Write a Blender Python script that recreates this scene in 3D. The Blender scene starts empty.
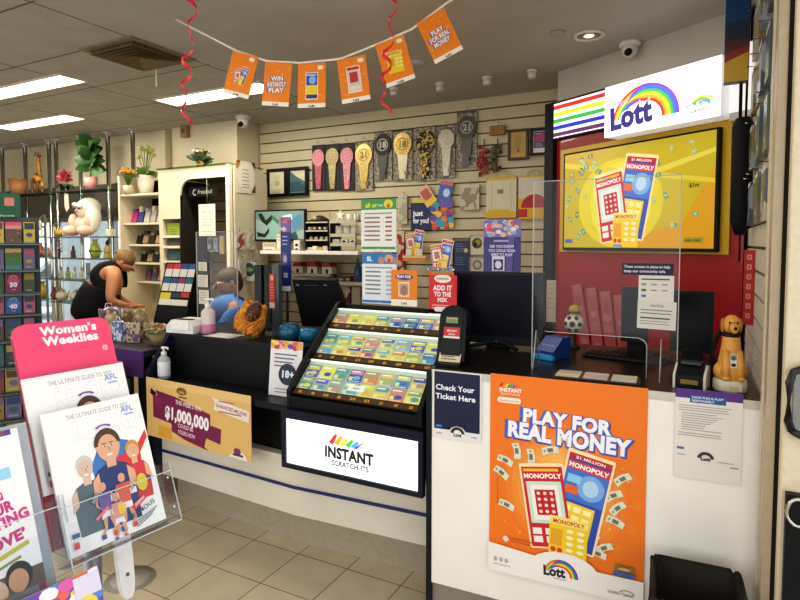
import bpy, bmesh, math, random
from math import sin, cos, pi, radians as R, atan2, sqrt, atan
from mathutils import Matrix, Vector
random.seed(7)
SC = bpy.context.scene
COL = SC.collection
# ------------------------------------------------------------------ camera model (room axes: X along the rear wall, Y into the shop)
F = 578.0; PITCH = atan(31/F); YAW = R(27.8); H = 1.6; PPY = 274.0
_cy, _sy, _cp, _sp = cos(YAW), sin(YAW), cos(PITCH), sin(PITCH)
_F = Vector((-_sy*_cp, _cy*_cp, -_sp)); _Rt = Vector((_cy, _sy, 0)); _U = Vector((-_sy*_sp, _cy*_sp, _cp))
CAM = Vector((0, 0, H))
def ray(px, py): return _F + _Rt*((px-400)/F) - _U*((py-PPY)/F)
def atY(px, py, y): d = ray(px, py); return CAM + d*(y/d.y)
def atX(px, py, x): d = ray(px, py); return CAM + d*(x/d.x)
def atZ(px, py, z): d = ray(px, py); return CAM + d*((z-H)/d.z)
def atD(px, py, dep): return CAM + ray(px, py)*dep
def atV(px, py, a, yaw, off=0):
    n = Vector((sin(yaw), -cos(yaw), 0)); p = Vector((a[0], a[1], 0)) + n*off; d = ray(px, py)
    return CAM + d*((p-CAM).dot(n)/d.dot(n))
cd = bpy.data.cameras.new('camera'); cam = bpy.data.objects.new('camera', cd); COL.objects.link(cam)
cd.sensor_width = 36; cd.lens = 36*F/800; cd.shift_y = -(300-PPY)/800; cd.clip_start = .05
cam.location = CAM; cam.rotation_euler = (pi/2-PITCH, 0, YAW); SC.camera = cam
# ------------------------------------------------------------------ materials
def lin(h):
    h = h.lstrip('#'); v = [int(h[i:i+2], 16)/255 for i in (0, 2, 4)]
    return [c/12.92 if c <= .04045 else ((c+.055)/1.055)**2.4 for c in v]
_M = {}
def mat(h, rough=.55, metal=0, emit=0, noise=.06, scale=40, coat=0, alpha=1):
    k = (h, rough, metal, emit, noise, scale, coat, alpha)
    if k in _M: return _M[k]
    m = bpy.data.materials.new('m_%s_%d' % (h, len(_M))); m.use_nodes = True
    nt = m.node_tree; b = nt.nodes['Principled BSDF']; c = lin(h)
    b.inputs['Roughness'].default_value = rough; b.inputs['Metallic'].default_value = metal
    b.inputs['Coat Weight'].default_value = coat; b.inputs['Specular IOR Level'].default_value = .5 if max(c) > .04 else .22; b.inputs['Alpha'].default_value = alpha
    if noise:
        tc = nt.nodes.new('ShaderNodeTexCoord'); n = nt.nodes.new('ShaderNodeTexNoise'); n.inputs['Scale'].default_value = scale
        n.inputs['Detail'].default_value = 3
        r = nt.nodes.new('ShaderNodeValToRGB'); r.color_ramp.elements[0].position = .3; r.color_ramp.elements[1].position = .7
        r.color_ramp.elements[0].color = [x*(1-noise) for x in c]+[1]; r.color_ramp.elements[1].color = [min(1, x*(1+noise)) for x in c]+[1]
        nt.links.new(tc.outputs['Object'], n.inputs['Vector']); nt.links.new(n.outputs['Fac'], r.inputs['Fac'])
        nt.links.new(r.outputs['Color'], b.inputs['Base Color'])
    else:
        b.inputs['Base Color'].default_value = c+[1]
    if emit:
        b.inputs['Emission Color'].default_value = c+[1]; b.inputs['Emission Strength'].default_value = emit
    _M[k] = m; return m
def flecks(h1, h2, h3, scale=30, rough=.6):
    k = ('fl', h1, h2, h3, scale, rough)
    if k in _M: return _M[k]
    m = bpy.data.materials.new('m_flecks_%d' % len(_M)); m.use_nodes = True
    nt = m.node_tree; b = nt.nodes['Principled BSDF']; b.inputs['Roughness'].default_value = rough
    tc = nt.nodes.new('ShaderNodeTexCoord'); n = nt.nodes.new('ShaderNodeTexVoronoi'); n.inputs['Scale'].default_value = scale
    r = nt.nodes.new('ShaderNodeValToRGB'); r.color_ramp.interpolation = 'CONSTANT'
    r.color_ramp.elements[0].color = lin(h1)+[1]; r.color_ramp.elements[1].position = .4; r.color_ramp.elements[1].color = lin(h2)+[1]
    e = r.color_ramp.elements.new(.7); e.color = lin(h3)+[1]
    nt.links.new(tc.outputs['Object'], n.inputs['Vector']); nt.links.new(n.outputs['Color'], r.inputs['Fac']); nt.links.new(r.outputs['Color'], b.inputs['Base Color'])
    _M[k] = m; return m
def glass(tint='ffffff', gl=.06, name='clear'):
    k = ('gl', tint, gl)
    if k in _M: return _M[k]
    m = bpy.data.materials.new('m_glass_'+name); m.use_nodes = True; nt = m.node_tree; nt.nodes.clear()
    o = nt.nodes.new('ShaderNodeOutputMaterial'); mx = nt.nodes.new('ShaderNodeMixShader'); t = nt.nodes.new('ShaderNodeBsdfTransparent'); g = nt.nodes.new('ShaderNodeBsdfGlossy')
    lw = nt.nodes.new('ShaderNodeLayerWeight'); lw.inputs['Blend'].default_value = .25; ma = nt.nodes.new('ShaderNodeMath'); ma.operation = 'MULTIPLY_ADD'
    ma.inputs[1].default_value = .16; ma.inputs[2].default_value = gl*.25
    t.inputs['Color'].default_value = lin(tint)+[1]; g.inputs['Roughness'].default_value = .05
    nt.links.new(lw.outputs['Fresnel'], ma.inputs[0]); nt.links.new(ma.outputs[0], mx.inputs['Fac'])
    nt.links.new(t.outputs[0], mx.inputs[1]); nt.links.new(g.outputs[0], mx.inputs[2]); nt.links.new(mx.outputs[0], o.inputs['Surface'])
    _M[k] = m; return m
def tilemat(name, c1, c2, mortar, bw, bh, off, ms, rough):
    m = bpy.data.materials.new(name); m.use_nodes = True; nt = m.node_tree; b = nt.nodes['Principled BSDF']
    tc = nt.nodes.new('ShaderNodeTexCoord'); mp = nt.nodes.new('ShaderNodeMapping'); mp.inputs['Location'].default_value = off
    br = nt.nodes.new('ShaderNodeTexBrick'); br.offset = 0; br.squash = 1
    br.inputs['Scale'].default_value = 1; br.inputs['Brick Width'].default_value = bw; br.inputs['Row Height'].default_value = bh
    br.inputs['Mortar Size'].default_value = ms; br.inputs['Mortar Smooth'].default_value = .3
    br.inputs['Color1'].default_value = lin(c1)+[1]; br.inputs['Color2'].default_value = lin(c2)+[1]; br.inputs['Mortar'].default_value = lin(mortar)+[1]
    n = nt.nodes.new('ShaderNodeTexNoise'); n.inputs['Scale'].default_value = 6; n.inputs['Detail'].default_value = 6
    mx = nt.nodes.new('ShaderNodeMix'); mx.data_type = 'RGBA'; mx.blend_type = 'MULTIPLY'; mx.inputs['Factor'].default_value = .35
    nt.links.new(tc.outputs['Object'], mp.inputs['Vector']); nt.links.new(mp.outputs[0], br.inputs['Vector']); nt.links.new(tc.outputs['Object'], n.inputs['Vector'])
    nt.links.new(br.outputs['Color'], mx.inputs['A']); nt.links.new(n.outputs['Fac'], mx.inputs['B'])
    nt.links.new(mx.outputs['Result'], b.inputs['Base Color']); b.inputs['Roughness'].default_value = rough
    bp = nt.nodes.new('ShaderNodeBump'); bp.inputs['Strength'].default_value = .3; bp.invert = True; bp.inputs['Distance'].default_value = .004
    nt.links.new(br.outputs['Fac'], bp.inputs['Height']); nt.links.new(bp.outputs[0], b.inputs['Normal'])
    return m
BLACK = mat('15161a', .45); DARK = mat('202226', .5); WHITE = mat('e9e6de', .5); CHROME = mat('c8c8c6', .22, 1, noise=0)
CREAM = mat('d9cdb0', .6); CLEAR = glass(); PAPER = mat('f0eee8', .7); GREEN = mat('2f5a24', .5, noise=.35, scale=60)
# ------------------------------------------------------------------ mesh builder
class MB:
    def __init__(s): s.v = []; s.f = []; s.m = []; s.sm = []; s.mats = []
    def mi(s, m):
        if isinstance(m, str): m = mat(m)
        if m not in s.mats: s.mats.append(m)
        return s.mats.index(m)
    def add(s, vs, fs, m, M=None, smooth=False):
        b = len(s.v); s.v += [tuple(M @ Vector(v)) if M else tuple(v) for v in vs]
        i = s.mi(m)
        for f in fs: s.f.append([b+k for k in f]); s.m.append(i); s.sm.append(smooth)
        return s
    def box(s, x0, y0, z0, x1, y1, z1, m, M=None, bev=0):
        if bev:
            bm = bmesh.new(); bmesh.ops.create_cube(bm, size=1)
            for v in bm.verts: v.co = ((x0+x1)/2+v.co.x*(x1-x0), (y0+y1)/2+v.co.y*(y1-y0), (z0+z1)/2+v.co.z*(z1-z0))
            bmesh.ops.bevel(bm, geom=bm.edges[:], offset=bev, segments=2, profile=.5, affect='EDGES')
            bm.verts.index_update(); vs = [v.co.copy() for v in bm.verts]; fs = [[v.index for v in f.verts] for f in bm.faces]; bm.free()
            return s.add(vs, fs, m, M)
        vs = [(x, y, z) for z in (z0, z1) for y in (y0, y1) for x in (x0, x1)]
        return s.add(vs, [(0, 2, 3, 1), (4, 5, 7, 6), (0, 1, 5, 4), (2, 6, 7, 3), (0, 4, 6, 2), (1, 3, 7, 5)], m, M)
    def prism(s, poly, z0, z1, m, M=None, smooth=False):
        n = len(poly); vs = [(x, y, z0) for x, y in poly]+[(x, y, z1) for x, y in poly]
        s.add(vs, [list(range(n))[::-1], [n+i for i in range(n)]], m, M)
        return s.add(vs, [(i, (i+1) % n, n+(i+1) % n, n+i) for i in range(n)], m, M, smooth)
    def lathe(s, prof, m, c=(0, 0, 0), n=20, M=None, smooth=True):
        vs = []; k = len(prof)
        for i in range(n):
            a = 2*pi*i/n; vs += [(c[0]+r*cos(a), c[1]+r*sin(a), c[2]+z) for r, z in prof]
        fs = [(i*k+j, ((i+1) % n)*k+j, ((i+1) % n)*k+j+1, i*k+j+1) for i in range(n) for j in range(k-1)]
        if prof[0][0] > 1e-5: fs.append([i*k for i in range(n)][::-1])
        if prof[-1][0] > 1e-5: fs.append([i*k+k-1 for i in range(n)])
        return s.add(vs, fs, m, M, smooth)
    def tube(s, pts, r, m, n=8, M=None, close=False):
        pts = [Vector(p) for p in pts]; vs = []; N = len(pts); rr = r if isinstance(r, (list, tuple)) else [r]*N
        up = Vector((0, 0, 1))
        for i, p in enumerate(pts):
            d = (pts[min(i+1, N-1)]-pts[max(i-1, 0)])
            if d.length < 1e-9: d = Vector((0, 0, 1))
            d.normalize(); a = d.cross(up)
            if a.length < .05: a = d.cross(Vector((0, 1, 0)))
            a.normalize(); b = d.cross(a)
            vs += [p+(a*cos(2*pi*k/n)+b*sin(2*pi*k/n))*rr[i] for k in range(n)]
        fs = [(i*n+k, i*n+(k+1) % n, (i+1)*n+(k+1) % n, (i+1)*n+k) for i in range(N-1) for k in range(n)]
        fs += [list(range(n))[::-1], [(N-1)*n+k for k in range(n)]]
        return s.add(vs, fs, m, M, True)
    def ell(s, c, rx, ry, rz, m, n=14, M=None):
        prof = [(sin(pi*j/(n//2+2)), -cos(pi*j/(n//2+2))) for j in range(n//2+3)]
        T = Matrix.Translation(c) @ Matrix.Diagonal((rx, ry, rz, 1)); prof[0] = (0, -1); prof[-1] = (0, 1)
        return s.lathe(prof, m, (0, 0, 0), n, (M @ T) if M else T)
    def leaf(s, p, d, up, L, W, m, bend=.25):
        p = Vector(p); d = Vector(d).normalized(); side = d.cross(Vector(up))
        if side.length < .01: side = d.cross(Vector((1, 0, .3)))
        side.normalize(); nrm = side.cross(d); pts = []
        for t, w in ((0, .05), (.25, .7), (.55, 1), (.8, .65), (1, .02)):
            q = p+d*(L*t)-nrm*(bend*L*t*t); pts += [q-side*(W/2*w)+nrm*.12*W*w, q, q+side*(W/2*w)+nrm*.12*W*w]
        return s.add(pts, [(i*3+j, i*3+j+1, i*3+j+4, i*3+j+3) for i in range(4) for j in range(2)], m, None, True)
    def mesh(s, name):
        me = bpy.data.meshes.new(name); me.from_pydata(s.v, [], s.f)
        for m in s.mats: me.materials.append(m)
        me.polygons.foreach_set('material_index', s.m); me.polygons.foreach_set('use_smooth', s.sm); me.update(); return me
    def build(s, name, parent=None, M=None):
        o = bpy.data.objects.new(name, s.mesh(name)); COL.objects.link(o)
        if parent: o.parent = parent
        if M: o.matrix_basis = M
        return o
def tag(o, label, cat, group=None, kind=None):
    o['label'] = label; o['category'] = cat
    if group: o['group'] = group
    if kind: o['kind'] = kind
    return o
def thing(name, label, cat, M=None, group=None):
    o = bpy.data.objects.new(name, None); COL.objects.link(o); o.empty_display_size = .05
    if M is not None: o.matrix_basis = M if isinstance(M, Matrix) else Matrix.Translation(M)
    return tag(o, label, cat, group)
def struct(mb, name, parent=None):
    o = mb.build(name, parent)
    if not parent: o['kind'] = 'structure'
    return o
def dup(root, M, label, group=None, cat=None):
    r = root.copy(); COL.objects.link(r); r.matrix_basis = M; r['label'] = label
    if group: r['group'] = group
    if cat: r['category'] = cat
    for ch in list(root.children):
        c = ch.copy(); COL.objects.link(c); c.parent = r
        for g in ch.children:
            d = g.copy(); COL.objects.link(d); d.parent = c
    return r
def T(x, y, z): return Matrix.Translation((x, y, z))
def RZ(a): return Matrix.Rotation(a, 4, 'Z')
def FACE(p, yaw=0, lean=0, roll=0):     # upright panel frame: x right, y up, z towards the viewer; lean tips the top away
    n = Vector((sin(yaw), -cos(yaw), 0)); u = Vector((cos(yaw), sin(yaw), 0)); v = Vector((0, 0, 1))*cos(lean)-n*sin(lean); w = u.cross(v)
    M = Matrix(((u.x, v.x, w.x, p[0]), (u.y, v.y, w.y, p[1]), (u.z, v.z, w.z, p[2]), (0, 0, 0, 1)))
    return M @ Matrix.Rotation(roll, 4, 'Z') if roll else M
VUP = (.5, -.8, .4)
# ------------------------------------------------------------------ flat printed work
_TX = {}
def textgeo(st, bold, shear):
    k = (st, bold, shear)
    if k not in _TX:
        c = bpy.data.curves.new('t', 'FONT'); c.body = st; c.size = 1; c.offset = bold; c.shear = shear; c.resolution_u = 3; c.space_character = 1+bold*1.2
        c.align_x = 'LEFT'; o = bpy.data.objects.new('t', c); me = bpy.data.meshes.new_from_object(o)
        vs = [(v.co.x, v.co.y) for v in me.vertices]; fs = [list(p.vertices) for p in me.polygons]
        w = max([v[0] for v in vs] or [0])
        bpy.data.objects.remove(o); bpy.data.meshes.remove(me); bpy.data.curves.remove(c)
        _TX[k] = (vs, fs, w)
    return _TX[k]
class Pan:
    """printed panel: w x h metres, drawn in U units across, y downwards"""
    def __init__(s, w, h, base='f0eee8', U=100., T=.003, rough=.5, emit=0, edge=None, eps=.0001, x0=0, y0=0, solid=True):
        s.mb = MB(); s.solid = solid; s.k = w/U; s.w = w; s.h = h; s.t = T; s.z = T; s.eps = eps; s.rough = rough; s.emit = emit; s.S = [Matrix.Identity(3)]; s.ox = x0; s.oy = y0
        if solid: s.mb.box(0, 0, 0, w, h, T, s.c(edge or base))
        if edge and edge != base: s.rect(x0, y0, U, h/s.k, base)
    def c(s, h): return mat(h, s.rough, emit=s.emit, noise=0) if isinstance(h, str) else h
    def push(s, x, y, rot=0, sc=1):
        a = R(rot); s.S.append(s.S[-1] @ Matrix(((cos(a)*sc, -sin(a)*sc, x), (sin(a)*sc, cos(a)*sc, y), (0, 0, 1)))); return s
    def pop(s): s.S.pop(); return s
    def P(s, x, y):
        q = s.S[-1] @ Vector((x, y, 1)); x_, y_ = (q.x-s.ox)*s.k, s.h-(q.y-s.oy)*s.k; return (min(max(x_, 0), s.w), min(max(y_, 0), s.h)) if s.solid else (x_, y_)
    def face(s, pts, c, fs=None):
        s.z += s.eps; q = [s.P(*p)+(s.z,) for p in pts]
        if fs is None:
            ar = sum(q[i][0]*q[(i+1) % len(q)][1]-q[(i+1) % len(q)][0]*q[i][1] for i in range(len(q)))
            fs = [list(range(len(q))) if ar > 0 else list(range(len(q)))[::-1]]
        s.mb.add(q, fs, s.c(c)); return s
    def poly(s, pts, c): return s.face(pts, c)
    def rect(s, x, y, w, h, c): return s.face([(x, y), (x+w, y), (x+w, y+h), (x, y+h)], c)
    def ell(s, x, y, rx, ry, c, n=20): return s.face([(x+rx*cos(2*pi*i/n), y+ry*sin(2*pi*i/n)) for i in range(n)], c)
    def arc(s, x, y, r0, r1, a0, a1, c, n=16, asp=1):
        o = [(x+r1*cos(R(a0+(a1-a0)*i/n)), y-r1*asp*sin(R(a0+(a1-a0)*i/n))) for i in range(n+1)]
        i_ = [(x+r0*cos(R(a0+(a1-a0)*i/n)), y-r0*asp*sin(R(a0+(a1-a0)*i/n))) for i in range(n+1)]
        return s.face(o+i_, c, [(i, i+1, n+2+i, n+1+i)[::1] for i in range(n)])
    def rrect(s, x, y, w, h, r, c):
        p = []
        for cx, cy, a in ((x+w-r, y+r, -90), (x+w-r, y+h-r, 0), (x+r, y+h-r, 90), (x+r, y+r, 180)):
            p += [(cx+r*cos(R(a+t)), cy+r*sin(R(a+t))) for t in (0, 30, 60, 90)]
        return s.face(p, c)
    def line(s, x0, y0, x1, y1, wd, c):
        d = Vector((x1-x0, y1-y0)); d.normalize(); n = Vector((-d.y, d.x))*wd/2
        return s.face([(x0+n.x, y0+n.y), (x1+n.x, y1+n.y), (x1-n.x, y1-n.y), (x0-n.x, y0-n.y)], c)
    def text(s, x, y, size, st, c, al='c', bold=.02, shear=0, wid=None, rot=0):
        vs, fs, w = textgeo(st, bold, shear); sx = 1 if wid is None else wid/(w*size)
        ox = {'l': 0, 'c': -w/2, 'r': -w}[al]; ca, sa = cos(R(rot)), sin(R(rot))
        s.z += s.eps; q = []
        for vx, vy in vs:
            a, b = (vx+ox)*size*sx, -vy*size*1.0; q.append(s.P(x+a*ca-b*sa, y+a*sa+b*ca)+(s.z,))
        s.mb.add(q, fs, s.c(c)); return s
    def para(s, x, y, w, lines, gap, th, c, ragged=.25):
        for i in range(lines): s.rect(x, y+i*gap, w*(1-random.random()*ragged), th, c)
        return s
    def build(s, name, M=None, parent=None): return s.mb.build(name, parent, M)
RAIN = ['e2332b', 'f39a1f', 'f7e02a', '3fae49', '2f6fd0', '7a3fb5']
def rainbow(p, x, y, r0, r1, a0=0, a1=180, asp=1):
    n = 6; st = (r1-r0)/n
    for i, c in enumerate(RAIN): p.arc(x, y, r0+i*st, r0+(i+1)*st+.02, a0, a1, c, 18, asp)
def lottlogo(p, x, y, s, dark='2b2a72', the=True, bg='f8f8fa', asp=1):     # two-ended rainbow ribbon over the word; s is the rainbow's width
    cx, R0, R1 = x+s*.5, s*.26, s*.5
    for i, c in enumerate(RAIN[::-1]):       # left ribbon: red outside, narrowing to its foot
        a_ = [(R1-(R1-R0)*i/6*(.62+.38*t/12), 90+80*(1-t/12)) for t in range(13)]; b_ = [(R1-(R1-R0)*(i+1)/6*(.62+.38*t/12), 90+80*(1-t/12)) for t in range(13)]
        c = RAIN[i]; P = [(cx+r*cos(R(a)), y-r*asp*sin(R(a))) for r, a in a_+b_]; p.face(P, c, [(t, t+1, 14+t, 13+t)[::-1] for t in range(12)])
    rainbow(p, cx, y, R0, R1, 0, 92, asp)    # right ribbon: red inside
    for i, c in enumerate(RAIN):
        a_ = [(R0+(R1-R0)*((i+1)/6*(1-t/8)+.55*t/8), 92+42*t/8) for t in range(9)]; b_ = [(R0+(R1-R0)*(i/6*(1-t/8)+.5*t/8), 92+42*t/8) for t in range(9)]
        p.face([(cx+r*cos(R(a)), y-r*asp*sin(R(a))) for r, a in a_+b_], c, [(t, t+1, 10+t, 9+t) for t in range(8)])
    p.text(x-s*.06, y+s*.07, s*.42, 'Lott', bg, 'l', .09, 0, s*.72, -3); p.text(x-s*.03, y+s*.05, s*.4, 'Lott', dark, 'l', .05, 0, s*.66, -3)
    if the: p.text(x+s*.04, y-s*.25, s*.12, 'the', '8a90c8', 'l', .03)
def scribble(p, x, y, w):
    for i, c in enumerate(['e2332b', 'f39a1f', 'f7e02a', '3fae49', '2f9fd8']):
        p.poly([(x+w*(.02+.15*i), y-w*.02), (x+w*(.2+.15*i), y-w*.24+w*.02*i), (x+w*(.27+.15*i), y-w*.22+w*.02*i), (x+w*(.14+.15*i), y+w*.03)], c)
    p.poly([(x+w*.7, y+w*.02), (x+w*1.02, y-w*.2), (x+w*.8, y+w*.02)], '6a3fb5')
def tickets(p, x, y, s, rays=False):         # three scratch tickets fanned out, s = overall width, (x, y) = top left
    w = s/100.
    p.push(x, y, 0, w)
    for (cx, cy, rot, tw, th) in ((34, 68, -9, 44, 89), (70, 57, 11, 44, 103)):
        p.push(cx, cy, rot); p.rrect(-tw/2-2.5, -th/2-2.5, tw+5, th+5, 2.5, 'fce3b4'); p.pop()
    p.push(70, 57, 11); p.rect(-22, -50, 44, 102, '2f4fb4'); p.rect(-22, -50, 44, 6, 'c8252c'); p.rect(-22, -42, 44, 9, 'd8404a'); p.text(0, -35, 7, 'MONOPOLY', 'ffffff', 'c', .04, 0, 41); p.text(0, -45, 4.2, '$1 MILLION', 'ffffff', 'c', .02, 0, 30)
    p.rect(-22, -33, 44, 34, '4a78d0'); p.ell(6, -17, 14, 14, '7fb0e8'); p.ell(6, -17, 8, 9, 'b8d8f4'); p.rect(-19, -27, 14, 9, '8fd0f2'); p.rect(-19, -15, 13, 9, 'e8702a')
    p.rect(-19, 4, 34, 43, 'f2d23a')
    for i in range(4):
        for j in range(3): p.rect(-17+j*10.5, 7+i*10, 8, 6, 'fff3b0')
    p.pop()
    p.push(34, 68, -9); p.rect(-22, -43, 44, 88, 'cf2333'); p.text(0, -30.5, 7, 'MONOPOLY', 'ffffff', 'c', .04, 0, 41); p.rect(-20, -41, 38, 3, 'f1c232'); p.rect(-19, -27, 38, 46, 'cfe3d6'); p.rect(-15, -23, 30, 38, 'f3f2ea')
    p.rect(-11, -18, 22, 28, 'c01f2f')
    for i in range(4):
        for j in range(3): p.ell(-7+j*7, -14+i*6.6, 2, 2, 'f6d9d4', 8)
    for i in range(3): p.rect(-19+i*14, 24, 10, 7, 'f6f0e8'); p.rect(-19+i*14, 33, 10, 7, 'f6f0e8')
    p.pop()
    p.push(57, 99, 2); p.rect(-20, -22, 40, 45, 'f3cf2c'); p.rect(-20, -22, 40, 9, 'f9e27a'); p.text(0, -14.5, 6.2, 'MONOPOLY', 'c5281f', 'c', .03, 0, 33)
    for i in range(4):
        for j in range(2): p.ell(2+j*11, -8+i*7, 4, 2.2, 'f9f3c8', 8)
    p.rect(-18, -8, 12, 18, 'e8a92a'); p.ell(-15, 15, 3, 3, 'd8402c', 8); p.ell(-8, 15, 3, 3, 'd8402c', 8); p.rect(-18, 20, 14, 3, '3fa0dc'); p.pop()
    p.pop()
def notes(p, pts, s):
    for (x, y, r) in pts:
        p.push(x, y, r); p.poly([(-s, -s*.4), (0, -s*.55), (s, -s*.35), (s, s*.45), (0, s*.3), (-s, s*.5)], 'dfe3cf'); p.rect(-s*.35, -s*.25, s*.7, s*.45, '6f7a66'); p.ell(-s*.7, 0, s*.15, s*.18, '9aa68c', 8); p.pop()
# ================================================================== the setting
CZ = 2.77
m = MB(); m.box(-9.2, -1.6, -.06, 2.2, 4.7, 0, tilemat('floor_tiles', 'd8cab0', 'd0c1a5', '80725c', .297, .29, (1.22, -.0, 0), .0035, .35)); struct(m, 'floor')
m = MB(); m.box(-9.2, .5, CZ, -2.9, 4.7, CZ+.08, tilemat('ceiling_tiles', 'c9c5bc', 'c4c0b6', '7d786e', 1.16, .56, (-.58+.03, -.24-.35, 0), .008, .8)); struct(m, 'ceiling')
m = MB(); m.box(-2.9, .5, CZ, 2.2, 4.7, CZ+.08, mat('b7b5b0', .75, scale=3)); m.box(-9.2, -1.6, CZ, 2.2, .5, CZ+.08, mat('b7b5b0', .75, scale=3)); struct(m, 'ceiling_plaster')
def slats(mb, L, z0, z1, pitch, m, mg, off):     # slatwall boards in a local frame: x along, y out of the wall, z up
    z = z0+off-pitch; mb.box(0, .012, z0, L, .03, z1, mg)
    while z < z1:
        a, b = max(z+.006, z0), min(z+pitch-.006, z1)
        if b > a: mb.box(0, 0, a, L, .02, b, m)
        z += pitch
SLAT = mat('c9bd9c', .5, scale=4); GROOVE = mat('5f563f', .7)
m = MB(); slats(m, 4.2, 0, CZ, .0975, SLAT, GROOVE, .048); m.box(0, .03, 0, 4.2, .12, CZ, CREAM)
o = struct(m, 'wall_back'); o.location = (-3.95, 4.5, 0)
m = MB(); pr = [(-3.97, 4.2), (-3.97, 4.62), (-4.98, 4.62), (-4.98, 4.4)]+[(-4.78-.2*cos(R(t)), 4.4-.2*sin(R(t))) for t in (10, 30, 50, 70, 90)]
m.prism(pr, 0, CZ, mat('d5c9ab', .6, scale=3)); struct(m, 'wall_pier')
m = MB(); m.box(-9.2, 4.22, 2.25, -4.98, 4.34, CZ, mat('cfc4a8', .6, scale=3)); m.box(-9.2, 4.22, 0, -4.98, 4.34, .55, CREAM); struct(m, 'wall_rear')
m = MB(); m.box(-9.2, 4.17, 1.9, -4.98, 4.34, 2.25, mat('5b544b', .6)); struct(m, 'trim_1')
m = MB(); m.box(-9.3, -1.6, 0, -9.2, 4.7, CZ, CREAM); struct(m, 'wall_left')
m = MB(); slats(m, 2.2, 0, CZ, .0975, mat('d8d3c4', .5), GROOVE, .02); m.box(0, .03, 0, 2.2, .2, CZ, CREAM)
o = struct(m, 'wall_right'); o.matrix_basis = T(.19, 4.43, 0) @ RZ(-pi/2)
for i, x in enumerate((-9.2, -8.1, -7.0, -5.95)):
    w = 1.1 if i < 3 else .95
    e = bpy.data.objects.new('window_%d' % (i+1), None); COL.objects.link(e); e.location = (x, 4.27, .55); e['kind'] = 'structure'
    f = MB(); fr = mat('8f938f', .4, .5)
    f.box(0, 0, 0, .05, .06, 1.35, fr); f.box(w-.05, 0, 0, w, .06, 1.35, fr); f.box(.05, 0, 0, w-.05, .06, .05, fr); f.box(.05, 0, 1.3, w-.05, .06, 1.35, fr); f.build('window_frame', e)
    g = MB(); g.box(.05, .025, .05, w-.05, .031, 1.3, glass('fdffff', .05, 'window')); g.build('window_pane', e)
# red corner wall that carries the screen and the signs
CY = R(-32); CA = (.061, 3.445)
cdir = Vector((cos(CY), sin(CY), 0)); cn = Vector((sin(CY), -cos(CY), 0)); C0 = Vector((CA[0], CA[1], 0))
def cpt(t, off=0): return C0+cdir*t+cn*off
m = MB(); a, b = cpt(-1.155), cpt(.13)
m.prism([(a.x, a.y), (b.x, b.y), (b.x, 4.46), (a.x, 4.46)], 0, 2.55, mat('a3161c', .35, scale=5, coat=.2)); struct(m, 'wall_corner')
m = MB(); m.prism([(a.x, a.y), (b.x, b.y), (b.x, 4.46), (a.x, 4.46)], 2.551, CZ-.001, mat('bdb8ae', .7, scale=3)); struct(m, 'trim_6')
m = MB(); M = FACE(cpt(-1.238), CY); m.box(0, 0, -.1, .08, 2.56, .035, BLACK); o = struct(m, 'trim_2'); o.matrix_basis = M
# end of the right-hand wall: cream trim, then the shop's sliding-door jamb
X = lambda px, y=2.2: atY(px, 300, y).x
m = MB(); m.box(X(764.5), 2.18, 0, X(771), 2.225, CZ, mat('d8cbb2', .4), bev=.004); struct(m, 'trim_3')
m = MB(); m.box(X(769.5, 2.1), 2.1, 0, X(780, 2.1), 2.17, CZ, mat('bdae96', .35, .2), bev=.004); struct(m, 'trim_4')
m = MB(); m.box(X(778.5, 2.12), 2.13, 0, X(789, 2.12), 2.19, CZ, mat('2a2522', .4)); struct(m, 'trim_5')
e = bpy.data.objects.new('door_1', None); COL.objects.link(e); e.location = (X(786.5, 2.0), 2.0, 0); e['kind'] = 'structure'
m = MB(); m.box(0, 0, .02, .2, .05, CZ-.02, mat('dccfb4', .35), bev=.006); m.build('door_stile', e)
m = MB(); g = X(791, 2.0)-X(786.5, 2.0); z0, z1 = atY(796, 436, 2.0).z, atY(796, 364, 2.0).z
m.tube([(g+.01, -.02, z0+.02), (g, -.03, z0+.05), (g, -.03, z1-.05), (g+.01, -.02, z1-.02), (g+.05, -.02, z1)], .011, mat('3a3a38', .35, .6)); m.tube([(g+.01, -.02, z0+.02), (g+.05, -.02, z0)], .011, mat('3a3a38', .35, .6)); m.box(g+.012, -.022, z0+.02, g+.12, -.001, z1-.01, mat('8b8d8c', .35, .3)); m.build('handle', e)
m = MB(); g2 = X(792, 2.0)-X(786.5, 2.0); m.box(g2, -.03, .02, g2+.12, -.002, atY(796, 492, 2.0).z, BLACK); zz = atY(796, 508, 2.0).z
m.tube([(g2+.03+.028*cos(t), -.035, zz+.04*sin(t)) for t in [i*pi/8 for i in range(17)]], .006, CHROME, 6); m.build('lock', e)
# outdoors behind the rear windows
m = MB(); m.box(-30, 4.8, -.3, 6, 30, -.15, mat('faf9f6', .8)); m.box(-16, -6, -.12, 6, -1.62, -.02, mat('b5afa4', .8)); struct(m, 'pavement')
for k, px in enumerate((70, 101)):
    q = atY(px, 240, 6.2); m = MB(); m.box(-.12, -.12, -.15, .12, .12, 3.2, mat('a8b4bc', .6)); m.box(-.2, -.2, -.15, .2, .2, .1, mat('98a0a6', .6)); o = struct(m, 'pillar_%d' % (k+1)); o.location = (q.x, q.y, 0)
t = thing('parked_car', 'pale blue car parked outside behind the glass shelves', 'car', T(-12.6, 8.6, -.15) @ RZ(R(8)))
m = MB(); XZ = Matrix(((1, 0, 0, 0), (0, 0, 1, 0), (0, 1, 0, 0), (0, 0, 0, 1))); cb = mat('9fb4c4', .3, .2, coat=.5)
m.prism([(-2.1, .3), (-2.12, .62), (-1.9, .8), (-1.1, .9), (-.5, 1.36), (.9, 1.4), (1.6, .98), (2.1, .9), (2.15, .35)], -.8, .8, cb, XZ); m.build('car_body', t)
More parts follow.
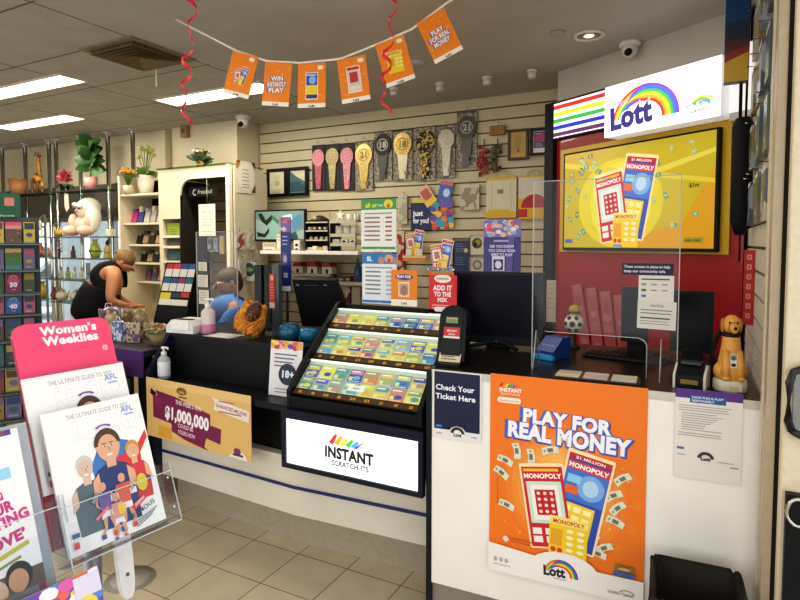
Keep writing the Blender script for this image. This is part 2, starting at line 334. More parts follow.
m = MB(); m.prism([(-.92, .93), (-.42, 1.29), (.82, 1.32), (1.35, .97)], -.81, .81, mat('30383e', .15), XZ); m.build('car_window', t)
for x in (-1.35, 1.35):
    for y in (-.82, .82): m = MB(); m.tube([(x, y-.1, .31), (x, y+.1, .31)], .31, mat('26282a', .7), 20); m.tube([(x, y-.11, .31), (x, y+.11, .31)], .18, mat('a8acb0', .3, .6), 14); m.build('wheel', t)
# ------------------------------------------------------------------ lights
w = bpy.data.worlds.new('world'); SC.world = w; w.use_nodes = True; nt = w.node_tree; bg = nt.nodes['Background']
sk = nt.nodes.new('ShaderNodeTexSky'); sk.sky_type = 'HOSEK_WILKIE'; sk.turbidity = 6; sk.sun_direction = (.4, -.6, .7)
mx = nt.nodes.new('ShaderNodeMix'); mx.data_type = 'RGBA'; mx.inputs['Factor'].default_value = .85; mx.inputs['B'].default_value = (1, 1, 1, 1)
nt.links.new(sk.outputs[0], mx.inputs['A']); nt.links.new(mx.outputs['Result'], bg.inputs['Color']); bg.inputs['Strength'].default_value = 1.75
def area(x, y, z, sx, sy, e, col=(1, .93, .8), rot=(0, 0, 0)):
    l = bpy.data.lights.new('lamp', 'AREA'); l.shape = 'RECTANGLE'; l.size = sx; l.size_y = sy; l.energy = e; l.color = col
    o = bpy.data.objects.new('lamp', l); COL.objects.link(o); o.location = (x, y, z); o.rotation_euler = rot; return o
TUBE = mat('fff4dc', .5, emit=5, noise=0)
tro = [(-5.12, 2.49, -3.97, 2.70, 'lit ceiling light panel at the far left edge, nearer of the left pair'), (-6.35, 3.27, -5.16, 3.49, 'lit ceiling light panel behind the nearer one, above the plants'), (-4.0, 3.28, -2.88, 3.53, 'lit ceiling light panel behind the orange bunting flags')]
for x0, y0, x1, y1, lb in tro:
    t = thing('ceiling_light', lb, 'light', (x0, y0, CZ), 'fluorescent ceiling panels')
    f = MB(); a, b = x1-x0, y1-y0; fm = mat('d8d4c8', .4)
    f.box(0, 0, -.012, a, .014, 0, fm); f.box(0, b-.014, -.012, a, b, 0, fm); f.box(0, .014, -.012, .014, b-.014, 0, fm); f.box(a-.014, .014, -.012, a, b-.014, 0, fm); f.build('light_frame', t)
    f = MB(); f.box(.015, .015, -.009, a-.015, b-.015, -.002, TUBE); f.build('diffuser', t)
    area((x0+x1)/2, (y0+y1)/2, CZ-.02, a, b, 20)
area(-1.3, 2.9, CZ-.01, 1.6, .5, 8, (1, .9, .76)); area(-.2, .6, CZ-.01, 1.5, .8, 10, (1, .95, .88))
area(-2.6, .9, CZ-.01, 1.2, .6, 12)
# ------------------------------------------------------------------ ceiling fittings
t = thing('ceiling_vent', 'square brown air vent with angled louvres in the tiled ceiling', 'vent', (-3.13, 2.47, CZ)); vm = mat('7d6a4c', .5)
f = MB()
for i in range(4):
    f.prism([(.29*cos(R(45+90*k))*1.15, .29*sin(R(45+90*k))*1.15) for k in (i, i+1)]+[(.245*cos(R(45+90*k))*1.15, .245*sin(R(45+90*k))*1.15) for k in (i+1, i)], -.012, 0, mat('8a7a60', .5))
f.build('vent_frame', t)
for j in range(5):
    f = MB(); r0 = .27-.052*j; r1 = r0-.04
    for i in range(4):
        p = [(r0*cos(R(45+90*i)), r0*sin(R(45+90*i)), -.01), (r0*cos(R(135+90*i)), r0*sin(R(135+90*i)), -.01), (r1*cos(R(135+90*i)), r1*sin(R(135+90*i)), .028), (r1*cos(R(45+90*i)), r1*sin(R(45+90*i)), .028)]
        p += [(x, y, z-.004) for x, y, z in p]; f.add([(x, y, z-.02) for x, y, z in p], [(0, 1, 2, 3), (7, 6, 5, 4), (0, 4, 5, 1), (3, 2, 6, 7)], vm)
    f.build('louvre', t)
t = thing('hanging_tag', 'narrow clear plastic strip hanging below the air vent', 'tag', (0, 0, 0)); p = atD(156, 64, 3.9)
f = MB(); f.box(-.009, -.001, -.15, .009, .001, 0, mat('d9d5ca', .4)); f.tube([(0, 0, 0), (0, 0, CZ-p.z)], .0015, 'cfcabd', 5); t.location = p; f.build('strip', t)
t = thing('downlight', 'round white recessed downlight in the plaster ceiling', 'light', atZ(589, 35, CZ))
f = MB(); f.lathe([(.085, 0), (.088, -.008), (.072, -.012), (.066, .0)], 'e4e1d8', n=28); f.build('trim_ring', t); f = MB(); f.lathe([(.0, -.004), (.066, -.002)], mat('b9b29c', .2, .6), n=24); f.ell((0, 0, -.006), .03, .03, .006, mat('fff6e0', .3, emit=.8)); f.build('reflector', t)
t = thing('dome_camera', 'white security dome camera on the plaster ceiling above the large sign', 'camera', atZ(630, 42, CZ))
f = MB(); f.lathe([(.06, 0), (.062, -.018), (.05, -.03)], 'dedbd2', n=24); f.build('mount', t); f = MB(); f.ell((0, 0, -.045), .047, .047, .045, mat('d4d1c8', .35)); f.build('camera_ball', t); f = MB(); f.tube([(0, -.03, -.06), (-.005, -.055, -.075)], .02, '1c1c1e', 12); f.build('lens', t)
t = thing('dome_camera', 'white security dome camera over the wall pier behind the bunting', 'camera', (atZ(243, 116, CZ)))
f = MB(); f.lathe([(.065, 0), (.067, -.02), (.05, -.035)], 'e6e2d6', n=24); f.build('mount', t); f = MB(); f.ell((0, 0, -.06), .052, .052, .05, mat('e6e2d6', .35)); f.build('camera_ball', t); f = MB(); f.tube([(.01, -.035, -.075), (.02, -.06, -.09)], .022, '1c1c1e', 12); f.build('lens', t)
for px, py, lb in ((440, 88, 'small white ceiling spotlight, leftmost of the row above the packets'), (487, 82, 'small white ceiling spotlight, middle of the row of three'), (532, 75, 'small white ceiling spotlight, rightmost of the row of three'), (394, 93, 'small white ceiling fitting behind the fifth orange flag')):
    t = thing('ceiling_spotlight', lb, 'light', atZ(px, py-5, CZ), 'spotlights along the rear of the ceiling')
    f = MB(); f.lathe([(.034, 0), (.034, -.012), (.028, -.016)], 'e2dfd6'); f.build('mount', t); f = MB(); f.lathe([(.028, -.016), (.03, -.05), (.022, -.058), (0, -.054)], 'd2cfc6'); f.build('spot_head', t)
t = thing('smoke_detector', 'small flat round detector on the ceiling left of the downlight', 'detector', atZ(558, 32, CZ)); f = MB(); f.lathe([(.04, 0), (.038, -.012), (.02, -.02), (0, -.021)], 'a8a396'); f.build('cover', t)
t = thing('smoke_detector', 'round clear detector on the ceiling behind the rightmost bunting flags', 'detector', atZ(417, 62, CZ)); f = MB(); f.lathe([(.055, 0), (.05, -.012), (.03, -.022), (0, -.024)], 'b4b6b4'); f.build('cover', t)
f = MB(); f.box(-.045, -.05, -.06, .045, 0, .06, mat('9a7a52', .5), bev=.008); f.ell((0, -.05, .0), .022, .01, .022, '6f5536'); o = f.build('motion_detector', None, T(*atY(187, 132, 4.199))); tag(o, 'small tan alarm sensor high on the rounded wall pier', 'sensor')
# ------------------------------------------------------------------ bunting and streamers
t = thing('bunting', 'white string of six orange advertising flags sagging under the ceiling', 'bunting')
pin = [(176, 19), (237, 51), (267, 61), (300, 63), (340, 59), (378, 44), (412, 29), (448, 2), (462, -8)]; a0 = atZ(175, 18, CZ); a1 = atZ(462, -8, CZ)
P3 = [atV(x, y, (a0.x, a0.y), atan2(a1.y-a0.y, a1.x-a0.x)) for x, y in pin]; P3[0].z = CZ-.008; P3[-1].z = min(P3[-1].z, CZ-.008); P3[-2].z = min(P3[-2].z, CZ-.03); by = atan2(a1.y-a0.y, a1.x-a0.x)
f = MB(); f.tube(P3, .0055, 'f0ece2', 8); f.build('string', t)
flg = [(246, 53.5, 16, 'a'), (279, 62, 6, 'b'), (312, 63, 1, 'c'), (351, 57, -7, 'd'), (389, 39.5, -16, 'e'), (430, 15.5, -25, 'f')]
for px, py, rl, k in flg:
    p = Pan(.145, .215, 'f08a1e', rough=.6); p.rect(0, 134, 100, 14.3, 'f6f0e4'); p.ell(50, 146, 16, 10, 'f6f0e4'); p.text(50, 146, 12, 'Lott', '2b2a44', 'c', .04)
    for i in range(14): p.ell(random.uniform(8, 92), random.uniform(10, 128), 2.6, 2, random.choice(['f7c55a', 'f5a63e', 'ffd98a', '8f9a78']), 6)
    if k == 'a': tickets(p, 22, 42, 56)
    elif k in 'bf':
        for j, s_ in enumerate(['PLAY', 'FOR REAL', 'MONEY'] if k == 'f' else ['WIN', 'INSTANTLY', 'PLAY']):
            p.push(50, 62+j*20, -4); p.text(0, 0, 21, s_, '3546a0', 'c', .07, 0, [44, 72, 58][j]+6); p.text(0, 0, 21, s_, 'ffffff', 'c', .03, 0, [44, 72, 58][j]); p.pop()
    elif k == 'c': p.rect(28, 30, 46, 92, 'f4e7c8'); p.rect(31, 33, 40, 40, '2f4fb4'); p.ell(53, 56, 13, 14, '8fb9e6'); p.rect(31, 73, 40, 32, 'f2d23a'); p.rect(31, 105, 40, 13, '3a3f96'); p.text(51, 42, 8, 'MONOPOLY', 'ffffff', 'c', .03, 0, 36)
    elif k == 'd': p.rect(28, 30, 48, 88, 'f6ead0'); p.rect(31, 33, 42, 80, 'd8c8c0'); p.rect(31, 33, 42, 9, 'cf2333'); p.rect(38, 50, 28, 34, 'c23a3a'); p.rect(33, 95, 38, 14, 'e5ddc8')
    else: p.push(50, 75, 6); p.rect(-27, -34, 54, 70, 'f2cf2c'); p.rect(-27, -34, 54, 14, 'f8df72'); p.text(0, -24, 10, 'MONOPOLY', 'c5281f', 'c', .03, 0, 46); p.rect(-22, -12, 18, 26, 'd99a2a'); [p.ell(8+(i % 2)*12, -8+(i//2)*12, 5, 3, 'fbf3c0', 8) for i in range(6)]; p.pop()
    if k not in 'bf': p.rrect(72, 8, 20, 14, 3, 'f5e6c0')
    q = atV(px, py, (a0.x, a0.y), by, .008); p.build('flag', FACE(q, by, 0, R(-rl)) @ T(-.0725, -.218, 0), t)
def streamer(px, y0, y1, lb, dep, amp=.022):
    top = atD(px, y0, dep); top = atZ(px, max(y0, -20), CZ) if y0 <= 0 else top
    bot = atD(px, y1, (top-CAM).dot(_F)); n = 70; L = top.z-bot.z; f = MB(); vs = []; fs = []
    for i in range(n+1):
        u = i/n; a = u*2*pi*5+sin(u*9)*.8; r = amp*(.35+.9*abs(sin(u*7+.6))); c = top.lerp(bot, u)+Vector((cos(a)*r+.02*sin(u*6), sin(a)*r, 0)); wd = .006+.005*abs(sin(u*13))
        if i == 0: c = top
        vs += [c+Vector((0, 0, wd)), c-Vector((0, 0, wd))]
    fs = [(2*i, 2*i+1, 2*i+3, 2*i+2) for i in range(n)]; f.add(vs, fs, mat('e0283c', .3), None, True); o = f.build('hanging_streamer'); tag(o, lb, 'streamer', 'red party streamers')
streamer(188, -18, 124, 'curly red ribbon streamer hanging left of the bunting', 3)
streamer(388, -18, 114, 'curly red ribbon streamer hanging in front of the right half of the bunting', 3)
# ================================================================== rear slatted wall
def rectY(px0, py0, px1, py1, Y):
    mx_, my = (px0+px1)/2, (py0+py1)/2; x0 = atY(px0, my, Y).x; x1 = atY(px1, my, Y).x; zt = atY(mx_, py0, Y).z; zb = atY(mx_, py1, Y).z
    return Vector((x0, Y, zb)), x1-x0, zt-zb
WY = 4.485
# pair of framed certificates
p0, w, h = rectY(268, 168, 309, 196.5, WY)
t = thing('certificate_frame', 'hinged black frame holding two certificates on the slatted wall', 'picture frame', FACE(p0))
for i in (0, 1):
    fx = i*w/2; f = MB(); hw = w/2-.004
    for b in ((0, 0, hw, .03), (0, h-.03, hw, h), (0, .03, .03, h-.03), (hw-.03, .03, hw, h-.03)): f.box(fx+b[0], b[1], 0, fx+b[2], b[3], .022, BLACK)
    f.build('frame', t); p = Pan(hw-.06, h-.06, 'd9d2b4' if not i else '4d6a70', U=100, T=.008)
    if not i: p.ell(50, 60, 16, 16, 'b9ae86'); p.para(25, 20, 50, 3, 8, 2, '9a9170'); p.para(20, 92, 60, 4, 8, 2, '9a9170')
    else: p.poly([(0, 0), (100, 0), (100, 60), (40, 30)], 'cfc9ae'); p.poly([(0, 60), (60, 55), (100, 90), (100, 140), (0, 140)], '37545e'); p.rect(0, 110, 100, 10, '6c8a8c')
    p.build('certificate', FACE((0, 0, 0)).inverted() @ FACE((fx+.03, -.002, .03)) if 0 else T(fx+.03, .03, .002), t)
# birthday keys in packets
def key_pack(px0, py0, px1, py1, lb, head, stem, back, num, dots=None, Y=WY):
    p0, w, h = rectY(px0, py0, px1, py1, Y); t = thing('birthday_key', lb, 'party key', FACE(p0), 'novelty birthday keys in packets')
    p = Pan(w-.006, h, flecks(*back, scale=70), T=.006); p.rect(0, 0, 100, 4, '26221e'); p.build('backing_card', None, t)
    f = MB(); k = w*.45; n = 24; cz = h*.72
    f.prism([(w/2+k*cos(2*pi*i/n), cz+k*1.12*sin(2*pi*i/n)) for i in range(n)], .008, .02, head)
    f.prism([(w/2-w*.27, cz-k*.8), (w/2+w*.27, cz-k*.8), (w/2+w*.15, h*.04), (w/2-w*.15, h*.04)], .008, .018, stem)
    f.prism([(w/2+w*.1, h*.18), (w/2+w*.22, h*.18), (w/2+w*.22, h*.12), (w/2+w*.1, h*.12)], .008, .018, stem); f.build('key', t)
    if num:
        q = Pan(k*1.5, k*1.4, head, T=.001); q.ell(50, 46, 44, 42, dots or '4a4030'); q.ell(50, 46, 38, 36, head); q.text(50, 66, 58, num, dots or '4a4030', 'c', .05); q.build('number_disc', T(w/2-k*.75, cz-k*.72, .021), t)
    f = MB(); f.tube([(w/2, h+.02, -.005), (w/2, h+.02, .03), (w/2, h+.035, .036)], .003, CHROME, 6); f.build('hanging_hook', t)
SIL = ('8f897a', '6b6557', 'b3ac98'); BLK = ('1d1a18', '2a2522', '141212')
PINK = mat('d78a93', .45, noise=.5, scale=90); GOLD = mat('b59a5a', .3, .55, noise=.35, scale=70); SILV = mat('c9c2ae', .3, .5, noise=.2, scale=60)
key_pack(312.5, 145, 326, 191, 'pink glitter birthday key on black card, left end of the hanging row', PINK, mat('b8566a', .45, noise=.4, scale=90), BLK, None)
key_pack(326, 144, 340.5, 191, 'thin dark gold glitter birthday key between the two pink keys', mat('8a7d58', .35, .4, noise=.5, scale=90), mat('9c8f66', .35, .4, noise=.5, scale=90), BLK, None)
key_pack(340.5, 143, 355, 191, 'pink glitter birthday key on black card, second pink key of the row', PINK, PINK, BLK, None)
key_pack(355.5, 141, 374, 191, 'pale gold birthday key numbered 21 beside the pink keys', GOLD, GOLD, SIL, '21', '6f5a28')
key_pack(374.5, 131, 393, 181, 'black round-headed birthday key numbered 18', mat('2c2926', .4), mat('4a4640', .4), SIL, '18', 'cfc8b8')
key_pack(393.5, 130, 413.5, 181, 'large gold birthday key marked with number beside the black 18 key', GOLD, mat('d8cfae', .25, .5), SIL, '18', '6f5a28')
key_pack(416, 126.5, 436.5, 181, 'black birthday key dotted with gold, between the gold and silver keys', flecks('1e1a16', 'c2a04a', '2a241c', 60), flecks('1e1a16', 'd8b85a', '8a7030', 60), SIL, None)
key_pack(438, 124.5, 456, 178, 'plain silver birthday key with no number, right of the gold-dotted key', SILV, SILV, SIL, None)
key_pack(457, 112, 478, 168, 'dark grey birthday key numbered 21, highest and rightmost of the row', mat('55524e', .4), mat('6a675f', .35, .3), SIL, '21', 'b8b4a8')
# hanging bows, gold box, plaque, purple certificate
t = thing('gift_bow', 'dark red foil gift bows hanging on a peg right of the birthday keys', 'gift bow', FACE(rectY(477, 143, 491, 178, WY)[0])); f = MB(); g = MB(); _, w, h = rectY(477, 143, 491, 178, WY)
for i in range(26): f.leaf((w/2, h*(.15+.7*random.random()), .03), (random.uniform(-1, 1), random.uniform(-.8, .8), random.uniform(.1, .5)), (0, 0, 1), .055, .035, mat('8a2a1e', .3, .2), .6)
f.build('foil_loops', t); g.tube([(w/2, h+.03, 0), (w/2, h*.1, .02)], .004, '6b5a3a', 6); g.build('hanging_cord', t)
_, w, h = rectY(492, 142, 503, 176, WY); t = thing('gift_bow', 'dark green and gold ribbon bows hanging right of the red bows', 'gift bow', FACE(rectY(492, 142, 503, 176, WY)[0])); f = MB(); g = MB()
for i in range(22): f.leaf((w/2, h*(.1+.85*random.random()), .03), (random.uniform(-1, 1), random.uniform(-.8, .8), random.uniform(.1, .5)), (0, 0, 1), .05, .03, mat(random.choice(['4a4428', '5e5226', '2e3320']), .35, .2), .6)
f.build('foil_loops', t); g.tube([(w/2, h+.03, 0), (w/2, h*.1, .02)], .004, '6b5a3a', 6); g.build('hanging_cord', t)
p0, w, h = rectY(490.5, 126, 506, 135.5, WY); t = thing('hanging_packet', 'small gold and brown packet hung above the bows', 'packet', FACE(p0)); f = MB(); f.box(0, 0, .005, w, h, .03, mat('8f6f34', .4, .2, noise=.3), bev=.006); f.build('packet', t); f = MB(); f.tube([(w/2, h, .01), (w/2, h+.04, -.005)], .003, CHROME, 6); f.build('hook', t)
def framed(px0, py0, px1, py1, lb, cat, fr, draw, base, name='wall_frame', Y=WY, bw=.02, group=None):
    p0, w, h = rectY(px0, py0, px1, py1, Y); t = thing(name, lb, cat, FACE(p0), group); f = MB()
    for b in ((0, 0, w, bw), (0, h-bw, w, h), (0, bw, bw, h-bw), (w-bw, bw, w, h-bw)): f.box(b[0], b[1], 0, b[2], b[3], .02, fr)
    f.build('frame', t); p = Pan(w-2*bw, h-2*bw, base, T=.01, rough=.35); draw(p); p.build('print', T(bw, bw, .001), t); return t
framed(508.5, 129.5, 529, 160, 'gold award plaque in a dark frame on the slatted wall', 'plaque', mat('3a2a1a', .4), lambda p: (p.rect(8, 8, 84, 130, 'b59650'), p.para(25, 30, 50, 6, 14, 3, '6b5524'), p.ell(50, 118, 9, 9, '6b5524')), mat('a58642', .3, .5))
framed(531, 128.5, 549, 155.5, 'framed purple and pink certificate next to the dark pillar', 'certificate', mat('2a2624', .4), lambda p: (p.rect(5, 5, 90, 80, '7a2f7a'), p.poly([(5, 45), (95, 15), (95, 85), (5, 85)], 'b23a6a'), p.rect(15, 20, 50, 4, 'e8dcea'), p.rect(5, 85, 90, 45, '3f3a80'), p.para(15, 95, 60, 3, 10, 3, 'cfc8e0')), 'e6e0dc')
# yellow and white bags hung right
def bag(px0, py0, px1, py1, lb, draw, base, Y=WY):
    p0, w, h = rectY(px0, py0, px1, py1, Y); t = thing('hanging_bag', lb, 'bag', FACE(p0)); p = Pan(w, h, base, T=.02, rough=.5); draw(p); p.build('bag', None, t)
    f = MB(); f.tube([(w*.3, h-.005, .01), (w*.3, h+.03, .012), (w*.5, h+.045, .012), (w*.7, h+.03, .012), (w*.7, h-.005, .01)], .004, 'd8c060', 6); f.build('handle', t)
bag(487, 177, 517, 218, 'white gift bag with yellow top and bottom bands on the slatted wall', lambda p: (p.rect(0, 0, 100, 10, 'd9b32a'), p.rect(0, 112, 100, 22, 'dcb42c'), p.rect(8, 105, 70, 8, 'dcb42c'), p.rect(38, 40, 20, 14, '8d8a74'), p.line(20, 20, 18, 100, 2, 'c9b878'), p.line(80, 20, 84, 100, 2, 'c9b878')), 'd8d0b4')
bag(519, 176, 548, 219, 'white bag with a red semicircle over yellow, nearest the dark pillar', lambda p: (p.rect(0, 0, 100, 5, 'd9b32a'), p.rect(0, 76, 100, 74, 'e0b320'), p.arc(56, 108, 0, 46, 0, 180, 'b32a22'), p.rect(0, 112, 32, 28, 'c0322a')), 'd6d0bc')
# CCTV screen
p0, w, h = rectY(254.5, 209.5, 304, 241, 4.02); t = thing('wall_monitor', 'thin black-framed screen showing a jungle picture, left end of slatted wall', 'screen', FACE(p0, R(2)))
f = MB(); f.box(0, 0, -.03, w, h, 0, BLACK, bev=.005); f.box(w/2-.06, h*.3, -.44, w/2+.06, h*.7, -.03, DARK); f.build('casing', t)
p = Pan(w-.03, h-.03, '8fa39c', T=.001, rough=.3, emit=.15); 
for pl, c in (([(0, 0), (100, 0), (100, 30), (60, 45), (30, 20), (0, 12)], '6f8a80'), ([(5, 3), (14, 3), (22, 15), (34, 6), (40, 9), (24, 24), (12, 16)], '1c2a22'), ([(2, 34), (18, 38), (30, 26), (34, 30), (20, 44), (4, 42)], '24362c'), ([(28, 22), (40, 10), (52, 30), (46, 52), (30, 50)], '7fa596'), ([(36, 6), (50, 16), (48, 22), (34, 12)], '3f6a48'), ([(56, 8), (75, 5), (80, 22), (62, 24)], 'c4d4de'), ([(72, 16), (95, 4), (97, 24), (80, 34)], '4f7f9a'), ([(66, 40), (84, 34), (90, 50), (70, 56)], '2f4a52'), ([(46, 44), (56, 40), (58, 57), (44, 57)], '30472f'), ([(50, 26), (60, 20), (66, 40), (54, 44)], 'c9736a')): p.poly(pl, c)
p.build('display', T(.015, .015, .0005), t)
# white wall shelf with the goods on it
sp0, sw, sh = rectY(260, 251, 358, 254.5, 3.92)
f = MB(); f.box(sp0.x, 3.92, sp0.z, sp0.x+sw, 4.49, sp0.z+sh, WHITE, bev=.003)
o = f.build('wall_shelf'); tag(o, 'long white wall shelf under the jungle screen', 'shelf'); ST = sp0.z+sh+.001
def xs(px, Y=4.06): return atY(px, 250, Y).x
def carton(px0, px1, top, lb, c, draw=None, Y=3.935, z=None, d=.06, name='carton', group=None):
    z = ST if z is None else z; x0, x1 = xs(px0, Y), xs(px1, Y); zt = atY((px0+px1)/2, top, Y).z
    t = thing(name, lb, 'box', (x0, Y, z), group); f = MB(); f.box(0, 0, 0, x1-x0, d, zt-z, mat(c, .5), bev=.003); f.build('box_body', t)
    p = Pan((x1-x0)*.8, (zt-z)*.8, 'e4dfcf', T=.001); (draw or (lambda q: (q.rect(0, 0, 100, 25, 'b8ad90'), q.para(10, 40, 70, 3, 14, 5, '8a8370'))))(p); p.build('box_label', FACE(((x1-x0)*.1, -.0012, (zt-z)*.1)), t)
carton(262.5, 276, 242.5, 'cream cardboard box, left end of the long wall shelf', 'd0c49c')
carton(276.5, 283, 234.5, 'taller cream box behind the blue banner on the wall shelf', 'd8cda8')
carton(293.5, 300, 240, 'narrow white box with black windows right of the blue banner', 'cfc8b2', lambda q: (q.ell(50, 60, 30, 22, '26241f'), q.ell(50, 130, 30, 22, '26241f')))
# black shelf block with cameras
bx0, bx1 = xs(305, 3.95), xs(328.5, 3.95); zt = atY(315, 221.5, 3.95).z; hgt = zt-ST
t = thing('display_cabinet', 'black open display unit with white-topped shelves on the wall shelf', 'display unit', (bx0, 3.95, ST)); f = MB(); w = bx1-bx0
f.box(0, .16, 0, w, .178, hgt, BLACK); f.box(0, 0, 0, .008, .16, hgt, BLACK); f.box(w-.008, 0, 0, w, .16, hgt, BLACK); f.build('cabinet_body', t)
lv = [.0, hgt*.34, hgt*.66, hgt-.012]
for z in lv: f = MB(); f.box(.009, 0, z, w-.009, .158, z+.01, mat('cfc7b0', .5)); f.build('shelf_board', t)
for i, z in enumerate(lv[:3]):
    for j in range(4):
        x = .03+j*(w-.08)/3; f = MB(); hh = hgt*.16
        if i == 2: f.box(x-.018, .03, 0+z+.011, x+.02, .07, z+.011+hh*.8, mat(random.choice(['6b4a34', 'a89880', '50382a']), .5), bev=.004); f.tube([(x, .02, z+.011+hh*.4), (x, .03, z+.011+hh*.4)], .012, 'c8c0b0', 10); o = f.build('ornament'); lb = 'camera-shaped ornament on the upper level of the black display unit'; c = 'ornament'
        elif i == 1: f.lathe([(.016, 0), (.018, hh*.3), (.012, hh*.6), (.004, hh*.7)], random.choice(['d8d0b8', 'c8bea0']), (x, .05, z+.011), 12); o = f.build('ornament'); lb = 'small cream ornament on the middle level of the black display unit'; c = 'ornament'
        else: f.box(x-.024, .02, z+.011, x+.024, .08, z+.011+hh*(.5+.25*(j % 2)), mat(['e0d8c4', 'e3d9b8', 'd8a860', 'd0c8b4'][j], .5), bev=.003); o = f.build('ornament'); lb = 'small cream and orange box on the lowest level of the black display unit'; c = 'box'
        o.location = (bx0, 3.95, ST); tag(o, lb, c, ['boxes low in the black unit', 'cream ornaments in the black unit', 'camera ornaments in the black unit'][i])
f = MB(); f.lathe([(.07, 0), (.085, .012), (.06, .03), (.03, .05), (.0, .055)], mat('3a342c', .4)); f.ell((0, -.075, .026), .022, .01, .016, 'b9ae94'); o = f.build('alarm_clock', None, T((bx0+bx1)/2-.02, 4.03, zt+.001)); tag(o, 'dark round ornament on top of the black display unit', 'ornament')
# wire rack with white mugs
rx0, rx1 = xs(330, 3.95), xs(356, 3.95); t = thing('wire_rack', 'wire rack with three tiers of white goods at the shelf end', 'rack', (rx0, 3.95, ST)); w = rx1-rx0; zt2 = atY(343, 213, 3.95).z-ST
for x in (0, w):
    for y in (0, .16): f = MB(); f.tube([(x, y, 0), (x, y, zt2)], .005, mat('8f8a7c', .4, .4), 6); f.build('post', t)
rl = [.06*1.0, zt2*.44, zt2*.8]
for z in rl: f = MB(); f.box(.006, .005, z-.008, w-.006, .155, z, mat('a39d8c', .5)); f.box(.006, -.004, z-.02, w-.006, .004, z+.006, mat('bdb6a2', .5)); f.build('shelf_board', t)
def mug(x, y, z, s, lb, c='e6e0d0', g='white mugs on the wire rack', hot=1):
    t = thing('mug', lb, 'mug', (x, y, z), g); f = MB(); f.lathe([(s*.8, 0), (s, .004), (s, s*2.1), (s*.9, s*2.1), (s*.88, .01), (0, .01)], c, n=16); f.build('cup', t)
    if hot: f = MB(); f.tube([(s, 0, s*1.7), (s*1.6, 0, s*1.6), (s*1.7, 0, s), (s, 0, s*.5)], s*.16, c, 6); f.build('handle', t)
    return t
for k in range(3): mug(rx0+.05+k*(w-.1)/2, 4.02, ST+rl[1]+.001, .034, 'white mug on the middle tier of the wire rack')
for k in range(3):
    x = rx0+.045+k*(w-.09)/2; t = thing('boxed_mug', ['plain white box on the lowest tier of the wire rack', 'white box with a dark round window, middle of the lowest rack tier', 'white box with a dark round window, right end of the lowest rack tier'][k], 'box', (x-.034, 3.97, ST+rl[0]+.001))
    f = MB(); bh_ = rl[1]-rl[0]-.042; f.box(0, 0, 0, .068, .08, bh_, mat('ded8c8', .5), bev=.003); f.build('box_body', t); p = Pan(.06, bh_*.8, 'e8e2d4', T=.001)
    if k: p.ell(50, 50, 30, 34, '28241f')
    else: p.rect(10, 20, 80, 50, 'c8c0aa')
    p.build('box_label', FACE((.004, -.0012, .01)), t)
t = thing('star_ornament', 'white star ornament on the top tier of the wire rack', 'ornament', (rx0+.06, 4.02, ST+rl[2]+.001)); f = MB(); f.prism([((.045 if i % 2 == 0 else .02)*sin(pi*i/5), .048+(.045 if i % 2 == 0 else .02)*cos(pi*i/5)) for i in range(10)], -.01, .01, mat('efe8d0', .4), FACE((0, 0, 0))); f.build('star', t); f = MB(); f.box(-.025, -.02, 0, .025, .02, .012, mat('d8d0b8', .5)); f.build('stand', t)
for k in range(2): mug(rx0+.15+k*.07, 4.02, ST+rl[2]+.001, .026, 'small white cup on the top tier of the wire rack', 'e8e2d2', 'small cups on top of the wire rack', 0)
# lower wall shelf: red and white crockery, tall bottle
p0, w, h = rectY(286, 281, 362, 284.5, 4.28); f = MB(); f.box(p0.x, 4.28, p0.z, p0.x+w, 4.49, p0.z+h, mat('cdc5ac', .5), bev=.003); o = f.build('wall_shelf'); tag(o, 'lower white wall shelf behind the black monitor', 'shelf'); S2 = p0.z+h+.001
p0b, w2, h2 = rectY(290, 273.5, 330, 276, 4.3); f = MB(); f.box(p0b.x, 4.3, p0b.z, p0b.x+w2, 4.49, p0b.z+h2, mat('b9b29c', .5)); o = f.build('wall_shelf'); tag(o, 'short wall shelf carrying red-roofed white houses', 'shelf'); S3 = p0b.z+h2+.001
for k in range(3):
    x = p0b.x+.07+k*(w2-.12)/2; t = thing('house_ornament', ['leftmost', 'middle', 'rightmost'][k]+' small white house ornament with a red roof on the short shelf', 'ornament', (x, 4.36, S3)); f = MB(); f.box(-.055, -.035, 0, .055, .035, .06, mat('ddd6c4', .5)); f.box(-.012, -.037, .001, .012, -.035, .04, BLACK); f.build('house_wall', t)
    f = MB(); f.prism([(-.062, .061), (.062, .061), (.03, .1+.01*(k % 2)), (-.03, .1+.01*(k % 2))], -.045, .045, mat('a3262a', .45), FACE((0, 0, 0))); f.build('roof', t)
f = MB(); f.lathe([(.03, 0), (.034, .01), (.034, .12), (.012, .16), (.012, .2), (.015, .205), (0, .205)], mat('3f5f8c', .25)); o = f.build('bottle', None, T(atY(358, 282, 4.36).x, 4.36, S2)); tag(o, 'blue bottle at the right end of the lower wall shelf', 'bottle')
for k in range(3):
    f = MB(); f.box(-.03, -.03, 0, .03, .03, .035+.012*k, mat(['3a3630', '8a4038', '4a4a50'][k], .5), bev=.004); f.box(-.02, -.031, .008, .02, -.03, .025, mat('b9b09a', .5)); o = f.build('trinket_box', None, T(atY(346, 282, 4.36).x-.03+k*.065 if k < 2 else atY(340, 282, 4.36).x-.08, 4.36, S2)); tag(o, ['small dark trinket box beside the blue bottle', 'small dark red trinket box beside the blue bottle', 'small grey trinket box left of the other two boxes'][k], 'box')
